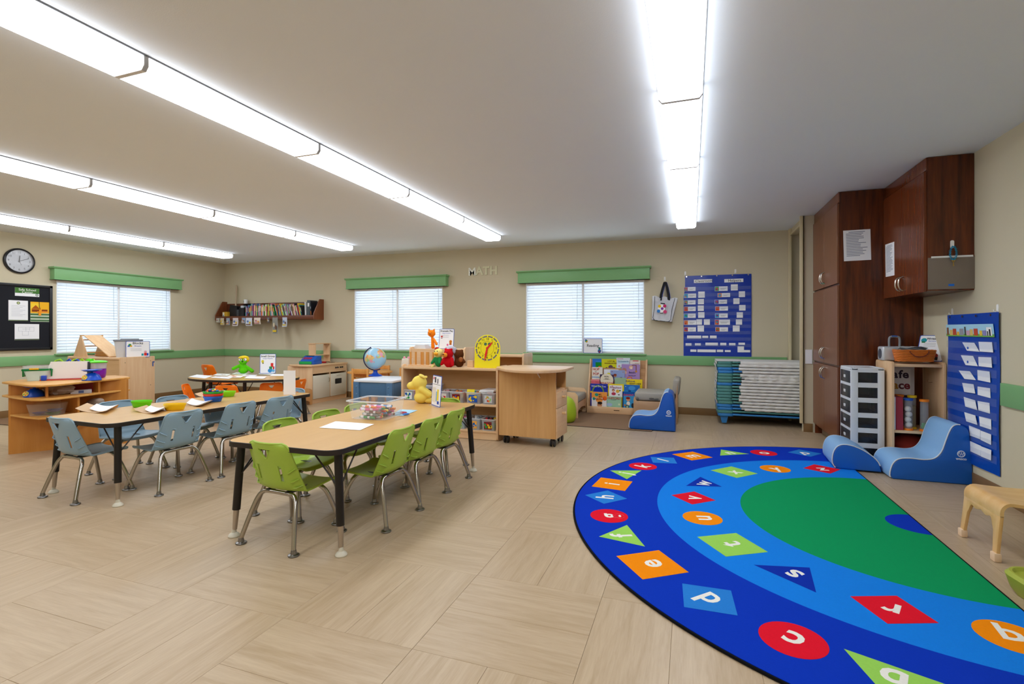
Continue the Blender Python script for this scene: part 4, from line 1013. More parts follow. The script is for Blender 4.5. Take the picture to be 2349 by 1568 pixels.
# on top of the cubby
ht = H_ - .0195
rb_ = thing('radio', 'silver grey portable radio with carry handle on the maple cubby', 'radio', (1.715, 5.42, ht + .02), R(4)); rb_.location.z = .916
SIL = P('#cfd2d8', .3, .35)
MB().box(-.10, .16, -.06, .06, 0, .125, bev=.014, seg=3).build('body', SIL, rb_)
MB().prism(circ(-.0, .06, .032, .045, n=18), -.104, -.099, ax='x').build('speaker', P('#4a4f5a', .4), rb_)
MB().tube(smoothpath([(-.03, 0, .12), (-.03, 0, .19), (-.015, 0, .212), (.035, 0, .212), (.05, 0, .19), (.05, 0, .12)], 3), .009, n=8).build('carry_handle', P('#8a8e94', .35), rb_)
MB().box(-.012, .03, -.010, .010, .214, .222, bev=.002).build('handle_grip', BLUE, rb_)
bk = thing('wicker_basket', 'orange woven basket with leather handle full of grey paper', 'basket', (1.82, 5.275, .9155))
prof = lambda z: (.125 + .02 * z / .10, .055 + .012 * z / .10)
b = MB()
for k in range(7):
    z = .008 + .0145 * k; a, c = prof(z); n = 40; pts = []
    for i in range(n):
        th = 2 * math.pi * i / n; s_ = abs(math.cos(th)) ** .5 * (1 if math.cos(th) > 0 else -1); t_ = abs(math.sin(th)) ** .5 * (1 if math.sin(th) > 0 else -1)
        pts.append((a * s_, c * t_, z + .0012 * math.sin(i * 1.6 + k)))
    b.tube(pts, .0085, n=6, closed=True)
b.box(-.11, .11, -.045, .045, .0, .006)
b.build('basket_weave', P('#cf6f1e', .55, var=.12, scale=60, bump=.6, bscale=150), bk)
MB().tube(smoothpath([(-.055, -.068, .095), (-.045, -.082, .07), (-.01, -.088, .045), (.04, -.085, .048), (.075, -.078, .075), (.08, -.068, .098)], 4), .0045, n=6).build('leather_handle', P('#7a3416', .4), bk)
b = MB()
for k in range(4): b.grid([[(-.11 + .05 * i, -.04 + .03 * j + .004 * k, .098 + .008 * k + .008 * math.sin(i * 1.7 + j + k)) for j in range(4)] for i in range(5)], thick=.0015)
b.build('grey_paper', P('#aeb0b2', .7), bk)['kind'] = 'stuff'
wr = sign('white and blue writing area stand leaning on top of the maple cubby', .19, .25, (1.955, 5.36, .9165), R(-38), 26, 'Writing', 'Escritura', [(circ(-.06, .20, .022, n=10), '#2aa0b0'), (rect(-.075, -.05, .175, .19), '#2f7a4a'), (circ(.03, .05, .03, n=10), '#8a2a2a'), (rect(.0, .06, .01, .04), '#2f2f36')], .027, .215)
b = MB(); b.prism([(.003, .0), (.006, .0), (.006, .245), (.003, .245)], -.09, .09, ax='x', M=Matrix.Translation((0, .004, .245)) @ Matrix.Rotation(R(44), 4, 'X') @ Matrix.Translation((0, 0, -.245))); b.build('stand_back', BLUEB, wr)

# ---------------------------------------------------------------- foam seats
FB = P('#1360c0', .38, bump=.06, bscale=700); FL = P('#8ab8e4', .42, bump=.06, bscale=700); PIPE = P('#d6dde6', .5)
def foam(nm, lab, outline, seat_rng, W, loc, rz, fb=FB, fl=FL, mark=None, cat='foam chair'):
    """outline = side profile (x,z) counter-clockwise; seat_rng = indices of the light seating surface"""
    t = thing(nm, lab, cat, loc, rz)
    b = MB(); b.prism(outline, -W / 2, W / 2, ax='y', bev=.012, seg=3)
    b.build('foam_body', fb, t)
    a, c = seat_rng; pts = outline[a:c + 1]
    rows = []
    for i, (x, z) in enumerate(pts):
        x0, z0 = pts[max(i - 1, 0)]; x1, z1 = pts[min(i + 1, len(pts) - 1)]; d = Vector((x1 - x0, z1 - z0)).normalized(); nx, nz = -d.y, d.x
        rows.append([(x + nx * .003, -W / 2 + .008, z + nz * .003), (x + nx * .005, 0, z + nz * .005), (x + nx * .003, W / 2 - .008, z + nz * .003)])
    MB().grid(rows, thick=.003).build('seat_cover', fl, t)
    for s in (-1, 1):
        MB().tube([(x, s * (W / 2 - .004), z) for x, z in [(r[0][0], r[0][2]) for r in rows]], .0045, n=6).build('piping', PIPE, t)
    if mark:
        x, z = mark; wm = P('#dfe6f2', .5)
        b = MB(); y = -W / 2 - .0005
        for aa, bb in ((40, 215), (220, 395)):
            pts_ = [(x + .022 * math.cos(R(aa + (bb - aa) * k / 10)), z + .022 * math.sin(R(aa + (bb - aa) * k / 10))) for k in range(11)]
            b.tube([(px_, y, pz_) for px_, pz_ in pts_], .0042, n=5)
        for dx in (-.009, .003): b.tube([(x + dx - .002, y, z + .014), (x + dx - .004, y, z), (x + dx + .004, y, z - .012), (x + dx + .011, y, z + .010)], .0028, n=5)
        b.build('round_logo', wm, t)
        text('wesco', .026, wm, t, (x, y - .0006, z - .038), FX90, name='logo_lettering', bold=.0008)
    return t
prof_c = [tuple(p) for p in smoothpath([(.02, .0), (.0, .03), (.015, .11), (.055, .158), (.13, .172), (.22, .168), (.29, .185), (.335, .24), (.36, .32), (.385, .40), (.41, .445), (.45, .455), (.495, .43), (.51, .38)], 3)] + [(.525, .2), (.53, .0)]
prof_o = [tuple(p) for p in smoothpath([(.03, .0), (.0, .045), (.005, .13), (.04, .19), (.10, .205), (.18, .185), (.26, .14), (.32, .08), (.345, .0)], 3)]
def ccw(pl): return pl[::-1]
foam('foam_chair', 'blue foam lounge chair with light blue seat beside the right pocket chart', prof_c, (2, 33), .40, (1.50, 4.995, 0), 0, mark=(.455, .235))
foam('foam_footrest', 'low blue foam footrest with light blue top on the rug edge', prof_o, (1, 22), .42, (1.15, 5.16, .0125), R(-3), cat='footrest')
FB2 = P('#0d57bd', .35); FL2 = P('#7fb0e6', .4)
foam('foam_chair', 'blue foam chair on the reading corner mat in front of the grey armchair', prof_c, (2, 33), .40, (-.70, 6.38, .006), 0, fb=FB2, fl=FL2, mark=(.455, .22))

# ---------------------------------------------------------------- bentwood stool at the right edge, green floor seat
BENT = WOOD('#d9a866', '#e8bf86', 0.35, 'x', scale=.8)
def stool(label, loc, rz, L=.42, W=.36, H=.31):
    t = thing('bentwood_stool', label, 'stool', loc, rz)
    r = .055; path = []
    for k in range(7): a = R(90 * k / 6); path.append((-L / 2 + r - r * math.cos(a), H - r + r * math.sin(a)))
    path = [(-L / 2, H - r - .02)] + path
    n = 12; mid = [(-L / 2 + r + (L - 2 * r) * k / n, H) for k in range(1, n)]
    full_ = path + mid + [(-x, z) for x, z in path[::-1]]
    rows_t = []
    for x, z in full_:
        dip = .020 * max(0, 1 - (x / (L / 2 - .03)) ** 2)
        rows_t.append([(x, v * W / 2, z - dip * (1 - .55 * v * v)) for v in [-1 + j / 5 for j in range(11)]])
    MB().grid(rows_t, thick=-.016).build('bent_seat', BENT, t)
    zt = H - r - .018; hw = W / 2
    arch_ = [(-hw + .048, .0)] + [(-hw + .048 + .012 * (z / .2), z) for z in (.06, .12, .165)]
    cv = [tuple(p) for p in smoothpath([(-hw + .060, .165), (-hw + .085, .205), (-hw + .13, zt - .035), (0, zt - .022)], 4)]
    left = [(-hw + .030, 0)] + [(-hw + .040, .08), (-hw + .050, .15)] + cv[1:]
    outer = [(-hw - .004, 0), (-hw, .15), (-hw, zt)]
    poly = outer + [(hw, zt), (hw, .15), (hw + .004, 0)] + [(-y, z) for y, z in left[:-1]] + left[::-1]
    for sx in (-1, 1):
        M = Matrix(((1, 0, -sx * .09, sx * .09 * zt), (0, 1, 0, 0), (0, 0, 1, 0), (0, 0, 0, 1)))
        x0_, x1_ = (sx * L / 2 - sx * .017, sx * L / 2)
        fr = MB().prism(poly, min(x0_, x1_), max(x0_, x1_), ax='x', bev=.003, M=M).build('leg_frame', WOOD('#d8a868', '#e6bc84', 0.35, 'z'), t)
        for sy in (-1, 1):
            x = sx * (L / 2 - .008 + .09 * (zt - .02)); y = sy * (hw - .014)
            MB().box(x - .016, x + .016, y - .022, y + .022, 0, .045, bev=.006).build('leg_cap', P('#e6c8a8', .45), fr)
    return t
stool('bentwood stool with pale leg caps at the right edge of the picture', (1.70, 3.42, 0), R(0), L=.44, W=.36, H=.305)
stool('bentwood stool cut off by the bottom right corner beside the rug', (1.10, 1.665, .0125), R(28), L=.40, W=.34, H=.29)
gs = thing('floor_seat', 'lime green moulded floor seat at the right edge behind the rug', 'floor seat', (1.61, 2.70, 0), R(8))
GS = P('#a4ad3c', .4)
def ring(z, ins, r): return [(x, y, z) for x, y in rrect(-.25 + ins, .25 - ins, -.28 + ins, .28 - ins, r, 6)]
MB().grid([ring(.0, .035, .06), ring(.03, .015, .075), ring(.085, .0, .085), ring(.10, .012, .078), ring(.10, .022, .07), ring(.085, .03, .065)], closed=True).build('seat_rim', GS, gs)
MB().prism(rrect(-.225, .225, -.255, .255, .07, 6), .07, .086).build('seat_pan', GS, gs)
# ================================================================ toy shelf with bins and what stands on it
def open_shelf(label, X0, X1, Y0, Y1, H, mids, name='toy_shelf', toe=True, back=True):
    t = thing(name, label, 'shelf', (X0, Y0, 0)); W, D = X1 - X0, Y1 - Y0
    for x in (0, W - .025): MB().prism(rrect(0, D, 0, H, .035), x, x + .025, ax='x', bev=.004).build('side_panel', MAPLEZ, t)
    MB().box(.025, W - .025, .004, D - .004, H - .05, H - .024, bev=.003).build('top_board', MAPLE, t)
    for z in mids: MB().box(.025, W - .025, .006, D - .004, z - .024, z, bev=.003).build('shelf_board', MAPLE, t)
    if back: MB().box(.025, W - .025, D - .012, D - .002, .03, H - .05).build('back_panel', WOOD('#c89a66', '#d8ae7c', .5, 'x'), t)
    if toe: MB().box(.025, W - .025, .012, .03, .004, .075).build('toe_board', MAPLE, t)
    return t
TX0, TX1, TY0 = -3.14, -1.945, 5.03
open_shelf('long maple toy shelf with two rows of clear bins behind the front table', TX0, TX1, TY0, TY0 + .31, .80, (.385, .10))
TOPZ = .776 + .0003
def bin_(px, z, W, H, lab, cards, toys, D=.24, m=PLASTIC_FROST, dy=.02, open_=True):
    p = onY(px, 900, TY0 + dy)
    t = thing('clear_bin', lab, 'bin', (p.x, TY0 + dy, z), 0, 'clear toy bins on the maple shelf')
    w0, w1 = W * .44, W * .5
    def rg(s, zz, i=0): return [(x, y, zz) for x, y in rrect(-s + i, s - i, i + (w1 - s) * .5, D - i - (w1 - s) * .5, .02, 4)]
    MB().grid([rg(w0, 0), rg(w0 + (w1 - w0) * .5, H * .5), rg(w1, H * .94)], closed=True).prism([(x, y) for x, y, _ in rg(w0, 0)], 0, .003).build('tub', m, t)
    MB().grid([rg(w1, H * .92), rg(w1 + .006, H * .93), rg(w1 + .006, H), rg(w1 - .004, H), rg(w1 - .004, H * .92)], closed=True).build('tub_rim', P('#dfe4ea', .3, alpha=.75), t)
    if cards:
        c = [(rect(-W * .28, W * .28, H * .14, H * .78), cards[0])]
        random.seed(int(px))
        for k in range(10):
            x, zz = random.uniform(-W * .22, W * .22), random.uniform(H * .22, H * .68); r = W * random.uniform(.04, .09)
            c.append((circ(x, zz, r, n=8) if k % 2 else rect(x - r, x + r, zz - r, zz + r), random.choice(cards[1:])))
        prints(t, c, -.002, 'picture_label')
    b = MB(); mats = [P(h, .45) for h in toys]
    for k in range(46):
        r = random.uniform(.008, .017); x, y, zz = random.uniform(-w0 + .02, w0 - .02), random.uniform(.03, D - .04), random.uniform(.015, H * .95)
        M = Matrix.Translation((x, y, zz)) @ Euler((random.random() * 3, random.random() * 3, random.random() * 3)).to_matrix().to_4x4()
        if k % 3: b.box(-r, r, -r, r, -r * .7, r * .7, bev=.002, seg=1, mi=k % len(mats), M=M)
        else: b.cyl((0, 0, -r * .6), (0, 0, r * .6), r, n=8, mi=k % len(mats), M=M)
    b.build('toy_pieces', mats, t)['kind'] = 'stuff'
    return t
PR, PY_, PB, PG, PO = '#d3202c', '#f2cc22', '#2458b8', '#2f9a4a', '#f0862a'
z1 = .3853
bin_(937, z1, .165, .125, 'clear bin labelled with a green leaf picture at the left end of the upper row', ['#e8ece8', PG, '#8fd048', '#3a2f7a', PB], [PG, PR, PB, '#3a2f7a'])
bin_(982, z1, .15, .185, 'taller clear bin of mixed beads behind the yellow plush, upper row', ['#3a2a2a', PR, PY_, PG, PO], [PR, PY_, PB, PG], m=P('#b8cbe2', .3, alpha=.5))
bin_(1016, z1, .15, .125, 'clear bin of brown and pink small toys right of the standing sign, upper row', ['#d8cfc8', '#8a5a3a', PR, '#e8e4da', '#4a3a2a'], ['#8a5a3a', '#c8a0a0', '#d88a9a', '#5a4a3a'])
bin_(1046, z1, .17, .125, 'clear bin with red bordered picture of yellow blocks, upper row', ['#7a1f1c', PY_, PO, PB, PY_], [PR, PY_, PO, '#1d1d22'])
bin_(1085, z1, .18, .125, 'clear bin showing a big blue block picture, upper row', [PB, PB, PY_, PY_, PB], [PB, PO, PY_, '#2a9a8a'])
bin_(1120, z1, .16, .125, 'clear bin of orange and lime rings at the right end of the upper row', ['#c8d0d4', PO, '#8fd048', PR, '#dfe4ea'], [PO, '#8fd048', PR, '#8fb8c8'])
z0 = .1003
bin_(1013, z0, .165, .125, 'clear bin with a bright blue picture behind the chair, lower row', ['#3aa0d8', '#5ac0e8', PB, '#8ad0f0'], ['#3a9a8a', PB, '#6ac0c8'])
bin_(1050, z0, .165, .125, 'clear bin with pink and blue picture behind the table leg, lower row', ['#6aa8d8', '#d86a9a', '#e8a0c0', '#3a7ac8'], ['#5ac0c8', '#d86a9a', '#3a9a8a'])
bin_(1085, z0, .165, .125, 'clear bin with orange bordered blue picture, lower row', ['#e8a848', '#1f6fc0', '#2a8fd8', '#1a5aa8'], ['#8a9aa8', '#c8ccd0'])
bin_(1119, z0, .16, .125, 'clear bin with speckled red bead picture at the right end of the lower row', ['#7a2a2a', PR, PY_, PG, '#3a2a2a'], [PR, PY_, '#3a2a2a', PG])
p = onY(1115, 877, TY0 + .05)
for k in range(2):
    slab('white_booklet', ('lower' if k == 0 else 'upper') + ' white booklet lying on the bin at the right end of the toy shelf', 'booklet', p.x + .0 + .008 * k, TY0 + .05, z1 + .1255 + .0135 * k, .17, .22, .012, PAPER, 0, R(-3 * k))
p = onY(1073, 884, TY0 + .03)
wc = thing('word_card', 'yellow card with two black marks standing in a toy bin', 'card', (p.x + .03, TY0 + .035, z1 + .085)); wc.rotation_euler = (R(-12), 0, 0)
MB().box(-.045, .045, -.001, .001, 0, .07, bev=.0004, seg=1).build('card', P('#f4e01c', .5), wc); text('LL', .034, INK, wc, (0, -.0015, .028), FX90)

# blocks rack of dowels
p = onY(966, 838, 5.12)
dr = thing('dowel_rack', 'wooden rack of upright dowels on the left of the toy shelf top', 'toy', (p.x, 5.12, TOPZ))
MB().box(-.15, .17, -.04, .06, 0, .018, bev=.003).build('base', MAPLE, dr)
for k, x in enumerate((-.125, -.075, -.058, .0, .035, .07, .105, .15)):
    MB().cyl((x, -.02 + .03 * (k % 2), .018), (x, -.02 + .03 * (k % 2), .165), .011, n=10).build('dowel', PINE, dr)
p = onY(930, 838, 5.12)
pg = thing('pig_box', 'white box with pink ears at the left end of the toy shelf top', 'toy', (p.x, 5.13, TOPZ))
MB().prism([(-.05, 0), (.055, 0), (.055, .085), (-.035, .085)], -.03, .06, ax='y', bev=.004).build('box', P('#e8ded0', .5), pg)
for s in (-.02, .035): MB().ell((s, .0, .095), (.016, .01, .014)).build('ear', PINK, pg)
# soft toys
def plush(nm, lab, loc, rz, col, head, body, extra=None, vox=.007):
    t = thing(nm, lab, 'soft toy', loc, rz)
    m = P(col, .95, bump=.3, bscale=320, spec=.1)
    blob('body', head + body, m, t, voxel=vox)
    if extra: extra(t)
    return t
DOT = P('#16161a', .25)
def eyes(t, pts, r, m=DOT):
    for p_ in pts: MB().ell(p_, r, u=10, v=7).build('eye', m, t)
p = onY(1006, 842, 5.10)
def chick(t):
    blob('shirt', [((0, 0, .06), (.05, .042, .062)), ('c', (-.035, -.02, .095), (-.055, -.05, .045), .018, .016), ('c', (.035, -.015, .095), (.05, -.045, .05), .018, .016)], P('#1d8a48', .95, bump=.7, bscale=260), t, .006)
    blob('beak', [((.012, -.062, .150), (.026, .022, .016)), ((.012, -.06, .138), (.02, .018, .01))], P('#f5a81c', .8), t, .004)
    blob('comb', [((-.012, -.01, .212), (.018, .02, .014)), ((-.028, -.02, .205), (.014, .014, .012))], P('#c8281f', .9), t, .004)
    eyes(t, [(-.014, -.056, .176), (.026, -.058, .178)], .006)
plush('chick_puppet', 'pale yellow chick hand puppet in a green shirt on the toy shelf', (p.x, 5.10, TOPZ), R(-10), '#f0e48a', [((0, 0, .155), (.056, .052, .056))], [((0, .01, .10), (.03, .03, .04)), ('c', (-.03, -.05, .02), (-.04, -.07, .0), .014, .012)], chick)
p = onY(1029, 842, 5.08)
def redbear(t):
    blob('muzzle', [((-.012, -.060, .138), (.034, .024, .026))], P('#f0922a', .9, bump=.6, bscale=260), t, .004)
    MB().ell((-.016, -.086, .146), (.010, .007, .007)).build('nose', DOT, t)
    eyes(t, [(-.022, -.05, .172), (.014, -.054, .172)], .0045)
plush('red_bear_puppet', 'red bear hand puppet with orange muzzle in front of the other soft toys', (p.x, 5.08, TOPZ), R(-6), '#c8141f', [((0, 0, .150), (.056, .052, .058)), ((-.038, 0, .198), (.018, .012, .018)), ((.038, 0, .198), (.018, .012, .018))],
      [((0, .01, .055), (.062, .048, .062)), ('c', (-.05, -.01, .09), (-.075, -.03, .035), .022, .018), ('c', (.05, -.01, .09), (.07, -.03, .03), .022, .018)], redbear)
p = onY(1030, 800, 5.2)
def eleph(t):
    for s in (-1, 1): blob('ear', [((s * .055, .0, .185), (.034, .012, .040))], P('#b7b9c6', .95), t, .005)
    blob('inner_ear', [((-.055, -.010, .185), (.022, .006, .028))], P('#d8a4b4', .95), t, .004)
    eyes(t, [(-.02, -.05, .2), (.02, -.05, .2)], .005)
plush('elephant_puppet', 'grey white elephant hand puppet behind the red bear puppet', (p.x, 5.24, TOPZ), R(-10), '#c9c9d4', [((0, 0, .195), (.05, .048, .05)), ('c', (0, -.045, .19), (.005, -.07, .14), .017, .012)], [((0, 0, .08), (.05, .04, .085))], eleph)
p = onY(1050, 840, 5.14)
def brown(t):
    blob('muzzle', [((.022, -.05, .085), (.028, .026, .03))], P('#9a5a2a', .9), t, .005); eyes(t, [(-.01, -.05, .13)], .004)
plush('brown_bear_puppet', 'dark brown bear hand puppet at the right of the soft toys', (p.x + .01, 5.16, TOPZ), R(20), '#5a3218', [((0, 0, .14), (.052, .05, .055)), ((-.03, 0, .185), (.016, .012, .016)), ((.03, 0, .185), (.016, .012, .016))], [((0, 0, .055), (.055, .05, .06)), ('c', (.04, -.02, .08), (.06, -.05, .06), .02, .018)], brown)
# teaching clock
p = onY(1118, 842, 5.10)
tc = thing('teaching_clock', 'bright yellow learning clock with red hands on the toy shelf', 'clock', (p.x - .005, 5.10, TOPZ)); tc.rotation_euler = (R(-4), 0, R(2))
YM = P('#f4e40e', .4); NB = P('#232a86', .5)
cw, chh = .148, .365; zc_ = .217
poly = [(-cw, .0), (cw, .0), (cw, zc_)] + [(cw * math.cos(R(a)), zc_ + cw * math.sin(R(a))) for a in range(6, 180, 6)] + [(-cw, zc_)]
MB().prism(poly, -.003, .003, ax='y', bev=.001, seg=1).build('clock_plate', YM, tc)
b = MB()
for k in range(60):
    if k % 5 == 0: continue
    M = Matrix.Translation((0, 0, zc_)) @ Matrix.Rotation(R(6 * k), 4, 'Y')
    b.flat([(-.0062, -.0042, .122), (.0062, -.0042, .122), (.0035, -.0042, .138), (-.0035, -.0042, .138)], M=M)
b.build('minute_ring', NB, tc, smooth=False)
for h in range(1, 13):
    a = R(90 - 30 * h); text(str(h), .034, INK, tc, (.102 * math.cos(a), -.0042, zc_ + .102 * math.sin(a)), FX90, name='numeral')
b = MB(); b.tube([(x, -.0038, z + zc_) for x, z in circ(0, 0, .077, n=36)], .0009, n=4, closed=True); b.build('inner_circle', INK, tc)
for s in (-1, 1):
    MB().prism(circ(s * .023, zc_ + .045, .017, n=16), -.0042, -.0032, ax='y').build('window_hole', P('#3f6a4a', .5), tc)
MB().tube([(-.012, -.004, zc_ - .05), (0, -.004, zc_ - .055), (.012, -.004, zc_ - .05)], .0012, n=4).build('mouth', INK, tc)
def chand(nm, L, w, ang, y): MB().prism([(-w * .6, -.012), (w * .6, -.012), (w, L * .45), (0, L), (-w, L * .45)], y, y + .0018, ax='y', M=Matrix.Translation((0, 0, zc_)) @ Matrix.Rotation(R(ang), 4, 'Y')).build(nm, P('#e4151b', .4), tc)
chand('hour_hand', .102, .011, 41, -.008); chand('minute_hand', .152, .012, 191, -.0105)
MB().lathe([(0, 0), (.012, 0), (.012, .004), (0, .004)], n=14, M=Matrix.Translation((0, -.0105, zc_)) @ Ry).build('hub', P('#e4151b', .4), tc)
MB().prism([(-.10, 0), (.10, 0), (.07, .05), (-.07, .05)], .003, .05, ax='y').build('foot', YM, tc)
p = onY(1079, 838, 5.15); slab('wood_block', 'small maple block left of the yellow learning clock', 'block', p.x, 5.14, TOPZ, .07, .05, .075, MAPLE)

# hutch behind the toy shelf with sign, cat and papers
open_shelf('maple hutch standing behind the toy shelf under the dramatic play sign', -3.33, -2.56, 5.52, 5.86, .985, (.5, .1), name='maple_hutch').rotation_euler = (0, 0, 0)
bb = bpy.data.objects['maple_hutch']; MB().box(.03, .50, .0015, .004, .03, .96).build('front_board', MAPLE, bb)
HZ = .9613
p = onY(1023, 792, 5.62); sign('white Dramatic Play area sign with blue border above the soft toys', .205, .25, (p.x, 5.62, HZ), 0, 6, 'Dramatic Play', 'Juego Dramático', [(circ(-.065, .155, .016, .01, n=8), '#c8322a'), (rect(-.075, -.055, .13, .14), '#8a3a2a'), (circ(.06, .09, .02, n=10), '#c87a2a'), (rect(.045, .075, .03, .075), '#b8682a'), (circ(.02, .05, .014, n=8), '#d86a9a')], .031, .222)
p = onY(990, 800, 5.64)
def cat(t):
    for s in (-1, 1): MB().prism([(s * .045, .222), (s * .008, .222), (s * .040, .252)], -.008, .008, ax='y', bev=.002).build('ear', P('#f5861c', .9), t)
    MB().ell((.004, -.05, .185), (.007, .005, .005)).build('nose', DOT, t); eyes(t, [(-.02, -.046, .2), (.025, -.046, .2)], .004)
    blob('arm', [('c', (.03, 0, .12), (.075, -.01, .06), .016, .018)], P('#f5861c', .9), t, .005)
plush('cat_puppet', 'orange cat hand puppet left of the dramatic play sign', (p.x, 5.64, HZ), 0, '#f5861c', [((0, 0, .19), (.052, .046, .042)), ((0, 0, .205), (.05, .04, .03))], [('c', (.01, 0, .14), (.02, 0, .02), .016, .024)], cat)
pp = onY(968, 796, 5.64)
t = thing('paper_stack', 'loose white paper stack left of the orange cat puppet', 'paper', (pp.x, 5.64, HZ)); b = MB()
for k in range(5): b.box(-.1 + .008 * k, .1 - .01 * k, -.06, .08, .0 + .010 * k, .0085 + .010 * k, M=Matrix.Rotation(R(4 * k - 8), 4, 'Z'))
b.build('sheets', PAPER, t, smooth=False)['kind'] = 'stuff'
open_shelf('low maple cabinet behind the rolling cart, its top just visible', -3.0, -2.08, 6.32, 6.72, .885, (.45, .1), name='maple_cabinet')

# ---------------------------------------------------------------- rolling cart
CARTW = WOOD('#cb985c', '#daab72', .38, 'z', scale=.8)
ct = thing('rolling_cart', 'maple rolling cart with curved flap top and two drawers on black casters', 'cart', (-1.90, 4.94, 0), R(-2))
W_, D_, H_ = .62, .385, .775
MB().box(0, W_, 0, .02, .09, H_, bev=.0015, seg=1).build('front_panel', CARTW, ct)
MB().box(0, W_, D_ - .02, D_, .09, H_, bev=.0015, seg=1).build('back_panel', CARTW, ct)
MB().box(0, .02, .02, D_ - .02, .09, H_).build('side_panel', CARTW, ct)
MB().box(.02, W_ - .005, .02, D_ - .02, .09, .11).build('floor_board', MAPLE, ct); MB().box(.02, W_ - .005, .02, D_ - .02, .555, .575).build('cubby_board', MAPLE, ct)
for z0_, z1_, kz in ((.40, .555, .50), (.095, .395, .33)):
    d = MB().box(W_ - .005, W_ + .014, .006, D_ - .006, z0_, z1_, bev=.002).build('drawer', MAPLEY, ct)
    MB().cyl((W_ + .014, D_ / 2, kz), (W_ + .045, D_ / 2, kz), .011, .014, n=14).ell((W_ + .047, D_ / 2, kz), (.010, .017, .017)).build('drawer_knob', P('#e2c090', .4), d)
    MB().cyl((W_ + .013, D_ / 2, kz + .05), (W_ + .0155, D_ / 2, kz + .05), .007, n=10).build('drawer_lock', NICKEL, d)
top = [(-.0, D_ + .02), (-.03, .02), (.05, -.10), (.2, -.26), (.36, -.34), (.52, -.33), (.66, -.20), (.72, -.02), (.70, D_ + .02)]
tp = [tuple(v) for v in smoothpath(top, 4)]
MB().prism(tp, H_, H_ + .027, bev=.004).build('curved_top', WOOD('#d6ac80', '#e4c09a', .28, 'x', scale=.7), ct)
MB().tube([(.43, -.035, H_ - .001), (.44, -.03, H_ - .03), (.455, -.003, H_ - .07)], .005, n=6).build('flap_support', P('#dfd8cc', .4), ct)
for x, y in ((.06, .06), (W_ - .05, .06), (.06, D_ - .05), (W_ - .05, D_ - .05)):
    c = MB().box(x - .018, x + .018, y - .02, y + .02, .06, .09, bev=.003).build('caster', BLACK, ct)
    for s in (-1, 1): MB().cyl((x + s * .012, y + .008, .036), (x + s * .024, y + .008, .036), .036, n=18).build('caster_wheel', P('#1a1a1d', .45), c)

# ---------------------------------------------------------------- water table with globe
wt = thing('water_table', 'blue play table with white top standing under the globe', 'table', (-3.56, 5.28, 0), R(2))
WB = P('#4a6f94', .4, bump=.04, bscale=40)
MB().prism(rrect(-.27, .27, -.22, .36, .03), .572, .60, bev=.006).build('white_lid', P('#e6eaf2', .35), wt)
MB().box(-.25, .25, -.205, -.185, .40, .572, bev=.004).build('front_apron', WB, wt); MB().box(-.25, .25, .325, .345, .40, .572, bev=.004).build('back_apron', WB, wt)
for s in (-1, 1):
    MB().box(s * .255 - .01, s * .255 + .01, -.19, .33, .40, .572, bev=.004).build('side_apron', WB, wt)
    for y in (-.195, .335):
        l_ = MB().box(s * .225 - .04, s * .225 + .04, y - .025, y + .02, 0, .572, bev=.006).build('leg', WB, wt)
        if y < 0:
            for z in (.43, .52): MB().lathe([(0, 0), (.012, 0), (.009, .006), (0, .008)], n=12, M=Matrix.Translation((s * .215, y - .025, z)) @ Ry).build('bolt', P('#5f86aa', .3), l_)
pgl = onZ(861, 862, .60)
gl = thing('globe', 'tabletop world globe on a blue stand', 'globe', (pgl.x, pgl.y, .6005), R(20))
MB().lathe([(0, 0), (.085, 0), (.088, .006), (.075, .016), (.045, .028), (.030, .045), (.026, .065), (.030, .078), (0, .080)], n=28).build('base', P('#1747b4', .3), gl)
gz, gr = .228, .138
ax = Matrix.Rotation(R(-23), 4, 'Y')
arcp = [tuple(Matrix.Translation((0, 0, gz)) @ ax @ Vector(((gr + .014) * -math.cos(R(a)), 0, (gr + .014) * math.sin(R(a))))) for a in range(-92, 93, 8)]
MB().tube(arcp, .0075, n=6).build('meridian_arm', P('#16245e', .35), gl)
def globe_mat():
    m = bpy.data.materials.new('globe_map'); m.use_nodes = True; n = m.node_tree.nodes; l = m.node_tree.links
    b = n['Principled BSDF']; b.inputs['Roughness'].default_value = .25
    tcn = n.new('ShaderNodeTexCoord'); z = n.new('ShaderNodeTexNoise'); z.inputs['Scale'].default_value = 8.5; z.inputs['Detail'].default_value = 4; z.inputs['Roughness'].default_value = .5
    l.new(tcn.outputs['Object'], z.inputs['Vector'])
    v = n.new('ShaderNodeTexVoronoi'); v.inputs['Scale'].default_value = 26; l.new(tcn.outputs['Object'], v.inputs['Vector'])
    hs = n.new('ShaderNodeSeparateColor'); l.new(v.outputs['Color'], hs.inputs[0])
    c1 = n.new('ShaderNodeValToRGB'); c1.color_ramp.interpolation = 'CONSTANT'
    e = c1.color_ramp.elements; e[0].color = lin('#e8c27a'); e[1].position = .3; e[1].color = lin('#e0a0b4'); x = e.new(.5); x.color = lin('#a8c88a'); x = e.new(.75); x.color = lin('#dd9a5a')
    l.new(hs.outputs[0], c1.inputs[0])
    st = n.new('ShaderNodeMath'); st.operation = 'GREATER_THAN'; st.inputs[1].default_value = .535; l.new(z.outputs['Fac'], st.inputs[0])
    mx = n.new('ShaderNodeMix'); mx.data_type = 'RGBA'; mx.inputs['A'].default_value = lin('#9cc9e2'); l.new(c1.outputs[0], mx.inputs['B']); l.new(st.outputs[0], mx.inputs['Factor'])
    l.new(mx.outputs['Result'], b.inputs['Base Color']); return m
MB().ell((0, 0, gz), gr, u=40, v=24).build('sphere', globe_mat(), gl)
